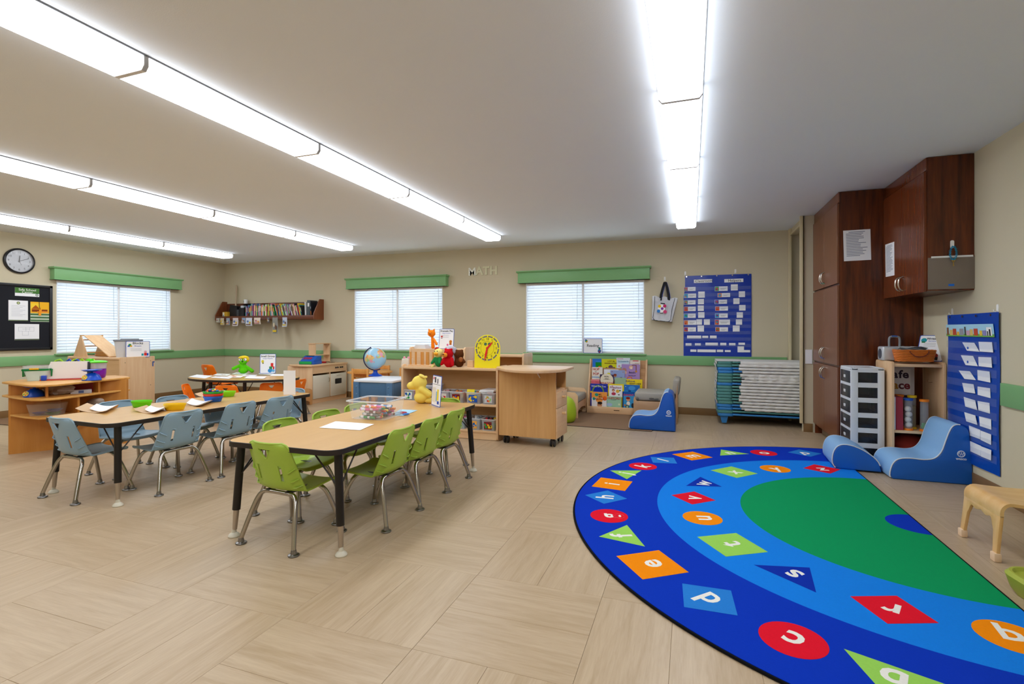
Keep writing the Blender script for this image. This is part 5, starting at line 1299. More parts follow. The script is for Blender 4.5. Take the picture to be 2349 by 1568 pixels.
MB().cyl(Matrix.Translation((0, 0, gz)) @ ax @ Vector((0, 0, gr)), Matrix.Translation((0, 0, gz)) @ ax @ Vector((0, 0, gr + .022)), .006, n=8).build('pivot_cap', P('#16245e', .35), gl)

# ---------------------------------------------------------------- play kitchen
kt = thing('play_kitchen', 'maple toy kitchen with cream doors in the back left corner', 'play kitchen', (-5.80, 6.62, 0), R(90))
# local x runs along +y of the room, local -y faces +x of the room
KW, KD, KH = .88, .50, .63
for x in (0, KW - .02): MB().box(x, x + .02, 0, KD, .0, KH - .025, bev=.003).build('side_panel', MAPLEZ, kt)
MB().prism([(-.015, -.012), (KW + .01, -.012), (KW + .01, KD), (.03, KD), (-.03, KD * .75), (-.045, KD * .45), (-.035, KD * .15)], KH - .025, KH, bev=.004).build('counter_top', MAPLE, kt)
MB().box(.02, KW - .02, .0, .018, .485, KH - .025).build('control_panel', MAPLE, kt)
MB().box(.02, KW - .02, KD - .012, KD, .03, KH - .03).build('back_panel', MAPLE, kt); MB().box(.02, KW - .02, .02, KD - .02, .06, .08).build('bottom_board', MAPLE, kt); MB().box(.02, KW - .02, .01, .025, 0, .07).build('toe_board', MAPLE, kt)
MB().box(.43, .45, .002, KD - .02, .08, .485).build('divider', MAPLEZ, kt)
DCR = P('#d9d2bf', .45)
d1 = MB().box(.024, .428, -.004, .012, .075, .455, bev=.002).build('door', DCR, kt)
MB().tube([(.40, -.004, .40), (.40, -.02, .39), (.40, -.02, .34), (.40, -.004, .33)], .004, n=6).build('door_handle', CHROME, d1)
d2 = MB().box(.452, KW - .024, -.004, .012, .075, .455, bev=.002).build('door', DCR, kt)
MB().prism(rrect(.56, .73, .275, .365, .012), -.006, -.004, ax='y').build('oven_window', P('#15151a', .2), d2)
MB().box(.60, .71, -.008, -.004, .415, .422).build('door_handle', P('#b9b4a6', .4), d2)
for x in (.58, .63, .70, .75): MB().cyl((x, .0, .555), (x, -.02, .555), .014, .010, n=10).build('knob', BLACK, kt)
hu = MB().box(.48, .50, KD - .15, KD - .01, KH, KH + .33).box(.85, .87, KD - .15, KD - .01, KH, KH + .33).box(.47, .88, KD - .155, KD - .005, KH + .33, KH + .345).box(.50, .85, KD - .15, KD - .01, KH + .13, KH + .142)
hu.build('hutch', MAPLEZ, kt)
MB().box(.50, .64, KD - .012, KD - .008, KH + .142, KH + .33).build('mirror', P('#cfd6cc', .15), kt, smooth=False)
b = MB()
for x in (.55, .72): b.prism(circ(x, .2, .055, n=18), KH, KH + .004)
b.build('burner', P('#2a2a2e', .4), kt)
cr_ = thing('cash_register', 'blue and green toy cash register on the toy kitchen counter', 'toy', (-6.04, 6.86, KH + .0005), R(8))
MB().box(-.14, .14, -.12, .12, 0, .055, bev=.008).build('drawer_base', BLUE, cr_)
MB().box(-.125, .10, -.128, -.118, .006, .05, bev=.003).build('drawer_front', P('#18a050', .4), cr_)
MB().prism([(-.12, .055), (.12, .055), (.12, .135), (.02, .14), (-.09, .075)], -.12, .13, ax='x', bev=.006).build('console', BLUE, cr_)
b = MB(); sl_ = Matrix.Translation((0, -.035, .107)) @ Matrix.Rotation(R(30.6), 4, 'X')
for i in range(4):
    for j in range(2): b.box(-.09 + .04 * i, -.06 + .04 * i, -.045 + .03 * j, -.025 + .03 * j, 0, .008, M=sl_)
b.build('keys', P('#b0305a', .4), cr_)['kind'] = 'stuff'
MB().box(-.08, .06, .0, .03, .139, .143).build('display', P('#20242a', .2), cr_)
mt_ = thing('play_pan', 'small red pan by the toy stove burners', 'toy', (-6.05, 7.2, KH + .0005)); MB().lathe([(0, 0), (.04, 0), (.045, .025), (.042, .025), (.037, .004), (0, .004)], n=18).build('pan', RED, mt_); MB().cyl((.04, 0, .02), (.11, .02, .022), .005, n=8).build('handle', BLACK, mt_)

# doll bed and doll
db = thing('doll_bed', 'small wooden doll bed in front of the toy kitchen', 'doll bed', (-5.77, 6.44, 0))
def endb(x):
    pl = [(-.145, 0), (-.095, 0), (-.085, .05), (-.04, .075), (.04, .075), (.085, .05), (.095, 0), (.145, 0), (.145, .235), (.09, .262), (0, .28), (-.09, .262), (-.145, .235)]
    MB().prism(pl, x - .012, x + .012, ax='x', bev=.003).build('end_board', WOOD('#c98f56', '#d9a56c', .4, 'z'), db)
endb(0); endb(-.50)
for s in (-1, 1): MB().box(-.49, -.012, s * .13 - .008, s * .13 + .008, .09, .16, bev=.003).build('side_rail', MAPLE, db)
MB().box(-.49, -.012, -.12, .12, .09, .10).build('slat_base', MAPLE, db); MB().box(-.485, -.015, -.118, .118, .10, .135, bev=.012).build('mattress', P('#d9d0dc', .8), db)
dl = thing('baby_doll', 'brown haired baby doll in white clothes lying in the doll bed', 'doll', (-6.02, 6.44, .1355), R(200))
blob('body', [((0, 0, .06), (.10, .06, .055)), ('c', (.08, .04, .05), (.18, .05, .035), .03, .022), ('c', (.08, -.04, .05), (.18, -.05, .035), .03, .022), ('c', (-.05, .06, .06), (.03, .10, .04), .022, .018), ('c', (-.05, -.06, .06), (.03, -.10, .04), .022, .018)], P('#dcd4e4', .85), dl, .008)
MB().ell((-.135, 0, .085), (.055, .052, .055)).build('head', P('#8a6248', .6), dl)
blob('hair', [((-.15, 0, .10), (.056, .056, .052))], P('#6a4a34', .9, bump=1, bscale=150), dl, .006)

# little wooden table with chairs under the middle window
wtb = thing('round_wood_table', 'small round orange wood table under the middle window', 'table', (-4.99, 7.05, 0))
MB().prism(circ(0, 0, .36, n=36), .50, .522, bev=.004).build('tabletop', PINE, wtb)
MB().prism(circ(0, 0, .28, n=24), .44, .50).build('apron', PINE, wtb)
for a in (45, 135, 225, 315): MB().box(-.022, .022, -.022, .022, 0, .50, bev=.003, M=Matrix.Translation((.26 * math.cos(R(a)), .26 * math.sin(R(a)), 0))).build('leg', WOOD('#d68f3e', '#e5a658', .4, 'z'), wtb)
wch = thing('wood_chair', 'small orange wood ladder-back chair in front of the round wood table', 'chair', (-4.88, 6.73, 0), R(10), 'small orange wood chairs')
for x in (-.125, .125):
    MB().box(x - .016, x + .016, -.14, -.112, 0, .60, bev=.003).build('back_post', WOOD('#d68f3e', '#e5a658', .4, 'z'), wch); MB().box(x - .016, x + .016, .10, .13, 0, .27, bev=.003).build('front_leg', WOOD('#d68f3e', '#e5a658', .4, 'z'), wch)
MB().box(-.14, .14, -.14, .14, .27, .29, bev=.004).build('seat', PINE, wch)
MB().box(-.11, .11, -.134, -.118, .53, .595, bev=.003).build('top_slat', PINE, wch); MB().box(-.11, .11, -.134, -.118, .40, .445, bev=.003).build('mid_slat', PINE, wch)
MB().box(-.11, .11, -.132, -.12, .12, .15).build('stretcher', PINE, wch)
dup(wch, (-5.0, 7.30, 0), R(180), 'small orange wood chair on the wall side of the round wood table', 'small orange wood chairs')
dup(wch, (-4.47, 7.10, 0), R(85), 'small orange wood chair at the right of the round wood table', 'small orange wood chairs')
# ================================================================ reading corner
mt = thing('brown_mat', 'brown carpet mat with dark binding in the reading corner', 'mat', (-1.35, 6.78, 0), R(-3))
CARP = P('#8d7058', .95, var=.08, scale=90, bump=.5, bscale=700, spec=.08)
MB().box(-.95, .95, -.62, .66, .0004, .005).build('carpet', CARP, mt, smooth=False)
MB().tube([(-.95, -.62, .0035), (.95, -.62, .0035), (.95, .66, .0035), (-.95, .66, .0035)], .0035, n=5, closed=True).build('binding', P('#3a2c22', .9), mt)
mt2 = thing('brown_mat', 'brown carpet mat on the floor of the block corner by the left wall', 'mat', (-7.66, 5.37, 0))
MB().box(-1.06, 1.06, -1.54, 1.54, .0004, .005).build('carpet', CARP, mt2, smooth=False)
MB().tube([(-1.06, -1.54, .0035), (1.06, -1.54, .0035), (1.06, 1.54, .0035), (-1.06, 1.54, .0035)], .0035, n=5, closed=True).build('binding', P('#3a2c22', .9), mt2)
sign('white Reading area sign with blue border on the right window sill', .285, .225, (onY(1360, 811, YB - .035).x, YB - .043, WZ0 + .0008), 0, 3, 'Reading', None, [(circ(-.10, .185, .02, .026, n=8, rot=.6), '#2f8a3a'), (circ(-.09, .175, .011, n=8), '#e8a82a'), (circ(-.11, .2, .012, n=8), '#3a6ac0'), (circ(.10, .035, .026, .03, n=10), '#2f6aa8'), (circ(.10, .075, .018, n=10), '#2f7a6a'), (rect(.09, .11, .01, .04), '#8a2a4a')], .058, .115, lines=False)
rk = thing('book_rack', 'maple front-facing book display rack full of picture books', 'book rack', (-1.005, 7.24, 0.005))
RW = .405
for s in (-1, 1):
    MB().prism([(0, 0), (.30, 0), (.30, .765), (.235, .765), (.0, .10)], s * RW - .010, s * RW + .010, ax='x', bev=.002).build('side_panel', MAPLEZ, rk)
MB().box(-RW, RW, -.002, .018, .0, .095, bev=.002).build('front_lip', MAPLE, rk)
MB().box(-.03, .05, -.0035, -.002, .045, .056).build('maker_plate', P('#5a3a24', .5), rk, smooth=False)
tiers = []
for k, (y, z) in enumerate(((.02, .06), (.075, .17), (.125, .34), (.175, .47))):
    MB().box(-RW + .01, RW - .01, y, y + .045, z - .015, z, bev=.001).build('ledge', MAPLE, rk); 
    MB().box(-RW + .01, RW - .01, y + .042, y + .05, z - .015, min(z + .30, .755)).build('back_board', WOOD('#b98a5e', '#cda072', .5, 'x'), rk)
def zK(x, y, Y): q = onY(1340 + x / 12.06, 815 + y / 12.06, Y); return q
RACKY = [7.268, 7.322, 7.372, 7.422]; RZ = [.065, .175, .345, .475]
def rbook(q, tier, col, lab, pics=None, titles=(), sub=0):
    Y = RACKY[tier] + sub
    a = zK(q[0], q[3], Y); c = zK(q[2], q[1], Y); zb = min(a.z, RZ[tier] + .005) if False else RZ[tier] + .0052
    w = c.x - a.x; h = c.z - zb
    t = thing('picture_book', lab, 'book', ((a.x + c.x) / 2, Y, zb), 0, 'picture books on the display rack')
    MB().box(-w / 2, w / 2, 0, .007, 0, h, bev=.0012, seg=1).build('cover', P(col, .4), t, smooth=False)
    vis = h; zv = a.z - zb      # lowest visible height on the cover
    def F(u, v): return (-w / 2 + w * u, zv + (h - zv) * v)
    if pics:
        out = []
        for s in pics:
            if s[0] == 'r': (x0, z0), (x1, z1) = F(s[1], s[2]), F(s[3], s[4]); out.append((rect(x0, x1, z0, z1), s[5]))
            else: x, z = F(s[1], s[2]); out.append((circ(x, z, s[3] * w, s[4] * w if len(s) > 5 else s[3] * w, n=16), s[-1]))
        prints(t, out, -.0006, 'cover_picture')
    for s, u, v, sz, hc in titles:
        x, z = F(u, v); text(s, sz, P(hc, .6), t, (x, -.0026, z), FX90, name='cover_lettering', bold=.0004)
    return t
rbook((228, 92, 480, 325), 3, '#1d6fd0', 'blue picture book with green square at the top left of the rack', [('r', .35, 0, 1, .6, '#148a2e'), ('r', .4, .68, .95, .74, '#3aa0d8'), ('c', .8, .08, .15, .08, '#e86a1c')])
rbook((480, 105, 890, 385), 3, '#d4d416', 'lime yellow picture book with brown title at the top of the rack', [('c', .62, .22, .16, '#6a4a5a'), ('c', .35, .12, .08, '#4a3a4a'), ('c', .85, .14, .08, '#4a3a4a'), ('r', .25, 0, .95, .10, '#5a4a3a')], [('LOST IN', .65, .80, .028, '#7a4a12'), ('KINDERGARTEN', .62, .60, .024, '#7a4a12')], .003)
rbook((895, 70, 1270, 390), 3, '#d6e2ea', 'pale blue white picture book standing highest on the rack', [('r', .1, .55, .9, .72, '#b8d4e4'), ('c', .2, .3, .08, '#d8a0a4'), ('c', .35, .12, .1, '#8ac0a0'), ('r', .05, .9, .5, .95, '#c88a8a')], [('The Runaway Egg', .5, .72, .022, '#5a8aa8')])
rbook((1255, 130, 1550, 270), 3, '#eae0d6', 'cream picture book with red stripe at the top right of the rack', [('r', .02, .78, 1, .93, '#d8c8c0'), ('r', .3, .78, .85, .93, '#c81f2a'), ('r', .3, .2, .9, .26, '#9a7a6a'), ('r', .5, .36, .95, .42, '#9a7a6a')])
rbook((215, 325, 510, 610), 2, '#e9e4da', 'white picture book with red rhyming title at the left of the rack', [('r', 0, 0, 1, .10, '#8ab0d4'), ('c', .8, .1, .1, '#e0d84a'), ('r', .0, .1, .7, .13, '#dcd8d0')], [('HOP', .38, .80, .048, '#c8322a'), ('ON', .36, .58, .016, '#8a6a5a'), ('POP', .38, .36, .048, '#c8322a')])
rbook((545, 390, 950, 560), 2, '#e6e8f0', 'white picture book with yellow shape behind the round cream cover', [('c', .33, .2, .16, .13, '#ece428'), ('c', .4, .05, .08, '#b8b020')])
rbook((725, 410, 1125, 640), 2, '#93a6d6', 'blue lilac picture book with two little figures at the rack middle', [('c', .33, .38, .11, '#c88a68'), ('c', .33, .46, .11, .07, '#8a3a22'), ('c', .75, .1, .10, .06, '#5a3a2a'), ('c', .12, .82, .03, '#a83a3a'), ('c', .88, .8, .03, '#c87a4a')], (), -.010)
rbook((1035, 250, 1540, 655), 2, '#a98ac6', 'purple picture book with mouse figure at the right of the rack', [('c', .52, .80, .11, '#e2b898'), ('c', .53, .76, .06, '#f0dcd0'), ('r', .56, .92, .82, .96, '#8a4a32'), ('r', .78, .55, .82, .94, '#8a4a32'), ('c', .80, .54, .06, '#c88a3a'), ('c', .15, .6, .13, '#b88478'), ('c', .2, .45, .09, '#d8b0a8'), ('c', .45, .08, .14, .10, '#d8704a'), ('c', .45, .05, .10, .07, '#a98ac6')], [("Benji's", .58, .46, .036, '#2f1f5a'), ('best day ever', .58, .27, .020, '#5a4a8a')])
rbook((195, 665, 425, 790), 1, '#e26a76', 'coral pink picture book at the left middle of the rack', [('r', 0, .75, 1, .85, '#f0a0a0'), ('r', .5, .4, .95, .5, '#b84a5a')])
rbook((435, 530, 820, 790), 1, '#3a2350', 'dark purple picture book with a big round cream cover picture', [('c', .5, .45, .47, '#e8dfc8'), ('r', .34, .84, .6, .86, '#4a3a3a'), ('r', .42, .66, .5, .68, '#4a3a3a'), ('r', .25, .5, .75, .52, '#4a3a3a')], [('the lost', .48, .78, .022, '#4a3a3a'), ('brave', .5, .56, .024, '#4a3a3a'), ('DRAGON', .5, .10, .044, '#c8401f')])
rbook((845, 620, 1170, 800), 1, '#9ab898', 'plain sage green book at the middle of the rack')
rbook((1170, 665, 1610, 835), 1, '#f0d51a', 'yellow picture book with black lettering at the right middle of the rack', [('r', 0, 0, 1, .06, '#d8b818')], [('POPULAR', .25, .68, .030, '#2f3a6a'), ('DON\'T I HIDE', .55, .34, .026, '#3a3a3a')])
rbook((170, 790, 650, 1090), 0, '#1230a8', 'royal blue picture book with white arched title, lower left of the rack', [('c', .45, .36, .34, .36, '#7a9a2a'), ('c', .45, .32, .28, .30, '#1230a8'), ('r', 0, .2, .12, .34, '#e0b81a')], [('What Do You', .48, .78, .036, '#d8dcf0')], .024)
rbook((665, 795, 1100, 1135), 0, '#f2dc1e', 'white picture book with yellow border and preschool title', [('r', .06, 0, .9, .9, '#f0eff4'), ('c', .33, .5, .09, '#7a4a3a'), ('c', .33, .46, .07, '#e0a88a'), ('c', .6, .44, .11, '#eab84a'), ('c', .35, .24, .14, .1, '#c0405a'), ('r', .62, .14, .74, .2, '#3a3a3a'), ('c', .75, .5, .05, '#3a8a3a')], [('My', .28, .83, .018, '#c83a4a'), ('Preschool', .48, .72, .040, '#8a2f6a')], .026)
rbook((1105, 820, 1540, 1000), 0, '#1a6fc4', 'ocean blue picture book behind the grey armchair arm', [('c', .5, .55, .22, .14, '#4a9ae0'), ('r', 0, 0, 1, .18, '#2a90c8'), ('c', .35, .12, .1, .04, '#123a78'), ('c', .1, .75, .03, '#a8d0f0')], (), .022)
rbook((205, 1015, 635, 1430), 0, '#eceaea', 'white picture book with orange hair cloud and a boy face, bottom row', [('r', .0, .62, 1, 1, '#f2a04a'), ('c', .85, .6, .14, '#ea6a2a'), ('c', .3, .8, .10, '#e8c83a'), ('c', .33, .82, .12, .10, '#2a9a8a'), ('c', .15, .56, .08, .10, '#2a9a8a'), ('c', .5, .48, .22, .16, '#f2a04a'), ('c', .52, .18, .16, .18, '#c89068'), ('c', .54, .30, .16, .09, '#2a1c18'), ('c', .46, .2, .02, '#2a1c18'), ('c', .58, .2, .02, '#2a1c18')], [('MY', .55, .84, .030, '#6a3a1a'), ('BIG', .58, .70, .034, '#5a4a1a'), ('FEELINGS', .5, .54, .030, '#8a2a1a')], 0)
rbook((620, 1140, 1025, 1450), 0, '#a2d2b4', 'mint green picture book with red title, bottom row middle', [('r', 0, 0, 1, .10, '#b8dc9a'), ('c', .52, .05, .12, .05, '#e8d83a'), ('c', .2, .3, .2, .12, '#a8c4e4'), ('c', .86, .35, .07, '#d8e8c8')], [('CLIFFORD', .5, .84, .040, '#b8242a'), ('at school', .5, .72, .018, '#6a7a7a')], 0)
rbook((1060, 1005, 1395, 1475), 0, '#2f9ad8', 'sky blue picture book with a running boy, bottom row right', [('r', 0, 0, .08, 1, '#14246a'), ('r', .08, .78, 1, 1, '#1a5ab0'), ('c', .48, .56, .17, .16, '#e0a078'), ('c', .46, .63, .18, .10, '#8a2418'), ('c', .48, .32, .15, .18, '#e8e4d8'), ('c', .4, .14, .16, '#2a2f3a'), ('c', .4, .14, .10, '#8ab8a8'), ('c', .85, .22, .12, .2, '#2a2f3a'), ('c', .2, .22, .08, '#c8803a'), ('r', .08, 0, 1, .06, '#6ab04a')], [('DANNY', .52, .80, .040, '#e8505a')], 0)
# grey settee and armchair
GC = P('#a09a8f', .6, bump=.3, bscale=30)
st = thing('grey_settee', 'maple framed settee with grey cushions left of the book rack', 'settee', (-1.44, 6.71, .005), R(90))
# local: x along room +y, -y faces room +x
SW, SD = .62, .48
for x in (0, SW - .025):
    MB().prism([(0, 0), (.06, 0), (.10, .05), (SD - .10, .05), (SD - .06, 0), (SD, 0), (SD, .30), (SD - .04, .36), (.04, .345), (0, .30)], x, x + .025, ax='x', bev=.004).build('arm_panel', MAPLEY, st)
MB().prism([(.025, .06), (.12, .10), (SW / 2, .115), (SW - .12, .10), (SW - .025, .06), (SW - .025, .20), (.025, .20)], .01, .03, ax='y').build('front_apron', WOOD('#c89a72', '#d8ae88', .4, 'x'), st)
MB().box(.025, SW - .025, SD - .03, SD - .005, .05, .42).build('back_board', MAPLE, st)
MB().box(.028, SW - .028, .0, SD - .12, .20, .295, bev=.025, seg=3).build('seat_cushion', GC, st)
MB().box(.028, SW - .028, SD - .15, SD - .03, .29, .50, bev=.03, seg=3).build('back_cushion', GC, st)
ac = thing('grey_armchair', 'maple armchair with grey cushions right of the book rack, behind the blue foam chair', 'armchair', (-.16, 6.72, .005), R(180))
# local +x points to room -x (the way it faces), local y = room -y
for y in (-.50, -.02):
    MB().prism([(0.0, 0), (.05, 0), (.09, .06), (.46, .06), (.50, 0), (.545, 0), (.545, .30), (.53, .33), (.50, .27), (.03, .27), (.0, .52)], y, y + .022, ax='y', bev=.003).build('side_panel', WOOD('#b98e66', '#c8a07a', .4, 'x'), ac)
MB().box(.52, .545, -.478, -.02, .06, .27).build('front_board', MAPLEY, ac); MB().box(0, .02, -.478, -.02, .05, .50).build('back_board', MAPLEY, ac)
MB().box(.03, .535, -.485, -.012, .272, .385, bev=.028, seg=3).build('seat_cushion', GC, ac)
MB().box(.012, .10, -.488, -.012, .36, .565, bev=.03, seg=3, M=Matrix.Rotation(R(-5), 4, 'Y')).build('back_cushion', GC, ac)
b = MB(); b.ell((.32, .004, .31), (.03, .012, .012)); b.ell((.26, .004, .305), (.03, .012, .014)); b.ell((.5, .002, .3), (.02, .012, .02)); b.build('cushion_tie', P('#6a665e', .7), ac)
lm = thing('lime_pouf', 'lime green rounded pouf half hidden behind the rolling cart', 'pouf', (-1.56, 6.42, .0055))
MB().lathe([(0, 0), (.12, 0), (.145, .02), (.16, .08), (.158, .16), (.145, .23), (.115, .29), (.06, .325), (0, .335)], n=28).build('pouf', P('#a9c422', .45), lm)

# ---------------------------------------------------------------- cot stack in the closet opening
cols = ['t', 't', 'b', 'b', 't', 't', 't', 'b', 't', 't', 't', 't', 't', 't', 'b', 'b', 't', 'b']   # top to bottom
TEAL = P('#4f8c88', .4); CBL = P('#2f7fc4', .4); SHEET = P('#dcdcd8', .8, bump=.4, bscale=25, spec=.2)
random.seed(9)
X0c, X1c, Y0c, Y1c = .315, 1.62, 6.90, 7.49
N = len(cols)
for i, c in enumerate(cols):
    k = N - 1 - i; z = .125 + .0388 * k; m = TEAL if c == 't' else CBL
    dx = random.uniform(-.008, .008)
    o_ = ['topmost', 'second from the top', 'third from the top', 'fourth from the top', 'fifth from the top', 'sixth from the top', 'seventh from the top', 'eighth from the top', 'ninth from the top', 'tenth from the top', 'eighth from the bottom', 'seventh from the bottom', 'sixth from the bottom', 'fifth from the bottom', 'fourth from the bottom', 'third from the bottom', 'second from the bottom', 'bottom'][i]
    t = thing('nap_cot', '%s nap cot with %s, %s in the cot stack' % ('teal' if c == 't' else 'blue', 'white sheet' if i < 16 else 'bare side rail', o_), 'cot', (X0c + dx, Y0c, z), 0, 'nap cots stacked beside the closet')
    for e in (0, 1):
        x0, x1 = (0, .19) if e == 0 else (1.30 - .19, 1.30)
        r = rrect(x0, x1, 0, Y1c - Y0c, .045, 5)
        MB().prism(r, -.018, .0175, bev=.006).build('end_frame', m, t)
        for y in (.018, Y1c - Y0c - .018): MB().box(x1 - .012 if e == 0 else x0 - .09, x1 + .09 if e == 0 else x0 + .012, y - .016, y + .016, -.006, .0175, bev=.005).build('rail_socket', m, t)
    for y in (.018, Y1c - Y0c - .018): MB().cyl((.19, y, .004), (1.11, y, .004), .011 if i < 16 else .012, n=8).build('side_rail', m if i >= 16 else WHITE, t)
    if i < 16:
        n = 26; s0 = .27 + random.uniform(-.03, .05); rows = []
        amp = .004 if i not in (4, 5) else .010
        for a in range(n + 1):
            x = s0 + (1.10 - s0) * a / n; w = amp * math.sin(a * 1.7 + i) + random.uniform(-.002, .002); sag = -.012 * math.sin(a / n * math.pi) if i in (4, 5) else 0
            drop = -.015 + w * .6
            if i == 0: drop -= .012
            rows.append([(x, -.006 + w * .4, min(drop, -.010) + sag), (x, -.012 + w, -.002 + sag * .5), (x, -.006, .0135), (x, .02, .0165), (x, .3, .0165), (x, Y1c - Y0c - .01, .0165)])
        MB().grid(rows, thick=.0015).build('sheet', SHEET, t)
        if i < 14:
            rows = [[(-.004 - .006 * abs(math.sin(j * 1.3 + i)), .02 + .53 * j / 10, zz + .004 * math.sin(j * 2.2 + i)) for j in range(11)] for zz in (.012, -.004, -.018)]
            MB().grid(rows, thick=.002).build('sheet_hem', SHEET, t)
    else: MB().box(.15, 1.14, .02, Y1c - Y0c - .02, .010, .014).build('mesh_bed', P('#2a3a4a', .6), t, smooth=False)
    if i == 0: MB().box(-.006, .30, -.004, Y1c - Y0c + .002, .0178, .0195, bev=.0006, seg=1).build('folded_sheet', SHEET, t)
    if k == 0:
        for x in (.05, 1.20):
            for y in (.03, Y1c - Y0c - .07): MB().prism([(x, -.107), (x + .055, -.107), (x + .075, -.018), (x - .02, -.018)], y, y + .05, ax='y', bev=.003).build('foot', m, t)

# ---------------------------------------------------------------- table 3: worksheets, frog puppet, sign
TT = TH + .0006
def sheet(lab, corners, col='#eef0f4', zz=None, pics=0, nm='worksheet', z=TH, thick=.0008, curl=0):
    pts = [onZ(x, y, z) for x, y in corners]; c = sum(pts, Vector()) / 4
    t = thing(nm, lab, 'paper', (c.x, c.y, (zz or TT)))
    L_ = [p - c for p in pts]
    n = 8; rows = []
    for i in range(n + 1):
        u = i / n; a = L_[0] * (1 - u) + L_[1] * u; d = L_[3] * (1 - u) + L_[2] * u
        zc = .0012 + (curl * (2 * u - 1) ** 2 if curl else 0)
        rows.append([(a.x * (1 - v) + d.x * v, a.y * (1 - v) + d.y * v, zc) for v in (0, .5, 1)])
    MB().grid(rows, thick=thick).build('sheet', P(col, .7, spec=.2), t)
    if pics:
        b = MB()
        for k in range(pics):
            u0, v0 = random.uniform(.1, .6), random.uniform(.15, .7); u1, v1 = u0 + random.uniform(.1, .3), v0 + random.uniform(.05, .15)
            def Q(u, v): a = L_[0] * (1 - u) + L_[1] * u; d = L_[3] * (1 - u) + L_[2] * u; q = a * (1 - v) + d * v; return (q.x, q.y, thick + .0022 + (curl * (2 * u - 1) ** 2 if curl else 0))
            b.flat([Q(u0, v0), Q(u1, v0), Q(u1, v1), Q(u0, v1)], mi=k % 3)
        b.build('printed_picture', [P(random.choice(['#e8823a', '#7aa85a', '#b8a8c8', '#c8ccd4', '#9a8a7a', '#8fa8c8']), .7) for _ in range(3)], t, smooth=False)
    return t
random.seed(14)
for k, (c, lab, pc_) in enumerate((([(432, 864), (470, 868), (488, 862), (452, 859)], 'white worksheet at the left tip of the kidney table', 0), ([(482, 866), (525, 869), (535, 865), (495, 863)], 'white worksheet at the front edge of the kidney table', 1), ([(488, 861), (520, 863), (530, 858), (498, 857)], 'white worksheet with purple print behind the front left ones', 4),
        ([(519, 865), (552, 867), (560, 862), (528, 861)], 'worksheet with orange drawing at the front of the kidney table', 6), ([(530, 858), (560, 860), (572, 855), (542, 854)], 'greenish worksheet left of the frog puppet', 5), ([(552, 863), (582, 865), (590, 860), (560, 859)], 'worksheet with grey drawing in front of the frog puppet', 4), ([(560, 868), (605, 869), (612, 864), (568, 863)], 'blank white worksheet at the front right of the kidney table', 0),
        ([(592, 858), (622, 860), (630, 856), (600, 855)], 'grey worksheet under the small group sign', 4), ([(618, 862), (652, 862), (660, 858), (626, 858)], 'white worksheet right of the small group sign', 0))):
    sheet(lab, c, ['#eef0f4', '#f2f2f4', '#e8ebe4', '#f4f0ea', '#e4ecdc', '#e2e4e8', '#f0f2f6', '#dfe6e2', '#f2f2f4'][k], TT + .0012 * (k % 4), pc_)
p = onZ(558, 857, TH)
def frog(t):
    for s in (-1, 1): MB().ell((s * .030, -.045, .205), (.022, .014, .020)).build('eye_white', P('#f4f6f4', .5), t); MB().ell((s * .026, -.058, .202), .007).build('pupil', DOT, t)
    MB().ell((.0, -.060, .178), .010).build('nose', DOT, t)
    blob('cap', [((.008, .005, .232), (.066, .060, .030)), ((.055, .01, .205), (.024, .05, .04)), ((-.01, -.05, .235), (.05, .04, .012))], P('#f0cf1c', .8, bump=.5, bscale=200), t, .006)
plush('frog_puppet', 'bright green hand puppet in a yellow cap on the kidney table', (p.x, p.y, TT + .004), R(38), '#5cc818', [((0, 0, .185), (.060, .055, .052)), ((0, -.02, .165), (.048, .045, .03))],
      [((0, 0, .045), (.066, .05, .045)), ((0, 0, .10), (.046, .04, .06)), ('c', (-.04, 0, .12), (-.125, -.02, .075), .022, .025), ('c', (.04, 0, .10), (.12, -.02, .035), .022, .028)], frog, .008)
p = onZ(614, 857, TH)
sign('white Small Group area sign with blue border on the kidney table', .215, .285, (p.x, p.y, TT + .006), R(32), 4, 'Small Group', 'Grupo Pequeño', [(circ(-.07, .175, .018, .022, n=8), '#d8c83a'), (circ(-.065, .15, .012, n=8), '#8a8a5a'), (rect(.04, .075, .09, .15), '#d8322a'), (rect(.02, .06, .05, .1), '#3a8a4a'), (circ(.03, .04, .03, n=8), '#3a8ac8'), (circ(.075, .04, .022, n=8), '#6ab0e0'), (rect(.07, .09, .06, .1), '#c8323a')], .038, .25, base=True, lines=False)

# ---------------------------------------------------------------- table 2: folders, bowls, standing card
KRAFT = '#c9a882'
def folder(lab, back, front, zz):
    pts = [onZ(x, y, TH) for x, y in back]; c = sum(pts, Vector()) / 4
    t = thing('open_folder', lab, 'folder', (c.x, c.y, TT)); L_ = [p - c for p in pts]
    def surf(L4, z0, amp):
        rows = []
        for i in range(9):
            u = i / 8; a = L4[0] * (1 - u) + L4[1] * u; d = L4[3] * (1 - u) + L4[2] * u
            rows.append([(a.x * (1 - v) + d.x * v, a.y * (1 - v) + d.y * v, z0 + amp * (abs(2 * u - 1) ** 2)) for v in (0, .5, 1)])
        return rows
    MB().grid(surf(L_, .0, .022), thick=.001).build('kraft_cover', P(KRAFT, .7), t)
    q = [onZ(x, y, TH) - c for x, y in front]
    MB().grid(surf(q, .007, .016), thick=.0008).build('white_page', PAPER, t)
folder('open brown folder with white page at the near end of the second table', [(172, 943), (244, 949), (272, 934), (200, 930)], [(205, 943), (246, 947), (270, 934), (222, 932)], 0)
folder('open brown folder with white page between the lime and yellow bowls', [(306, 944), (358, 951), (388, 939), (336, 935)], [(332, 945), (360, 949), (386, 938), (345, 936)], 0)
folder('open brown folder with white page in front of the stacked bowls', [(402, 929), (464, 934), (488, 924), (430, 919)], [(428, 930), (464, 932), (486, 923), (440, 919)], 0)
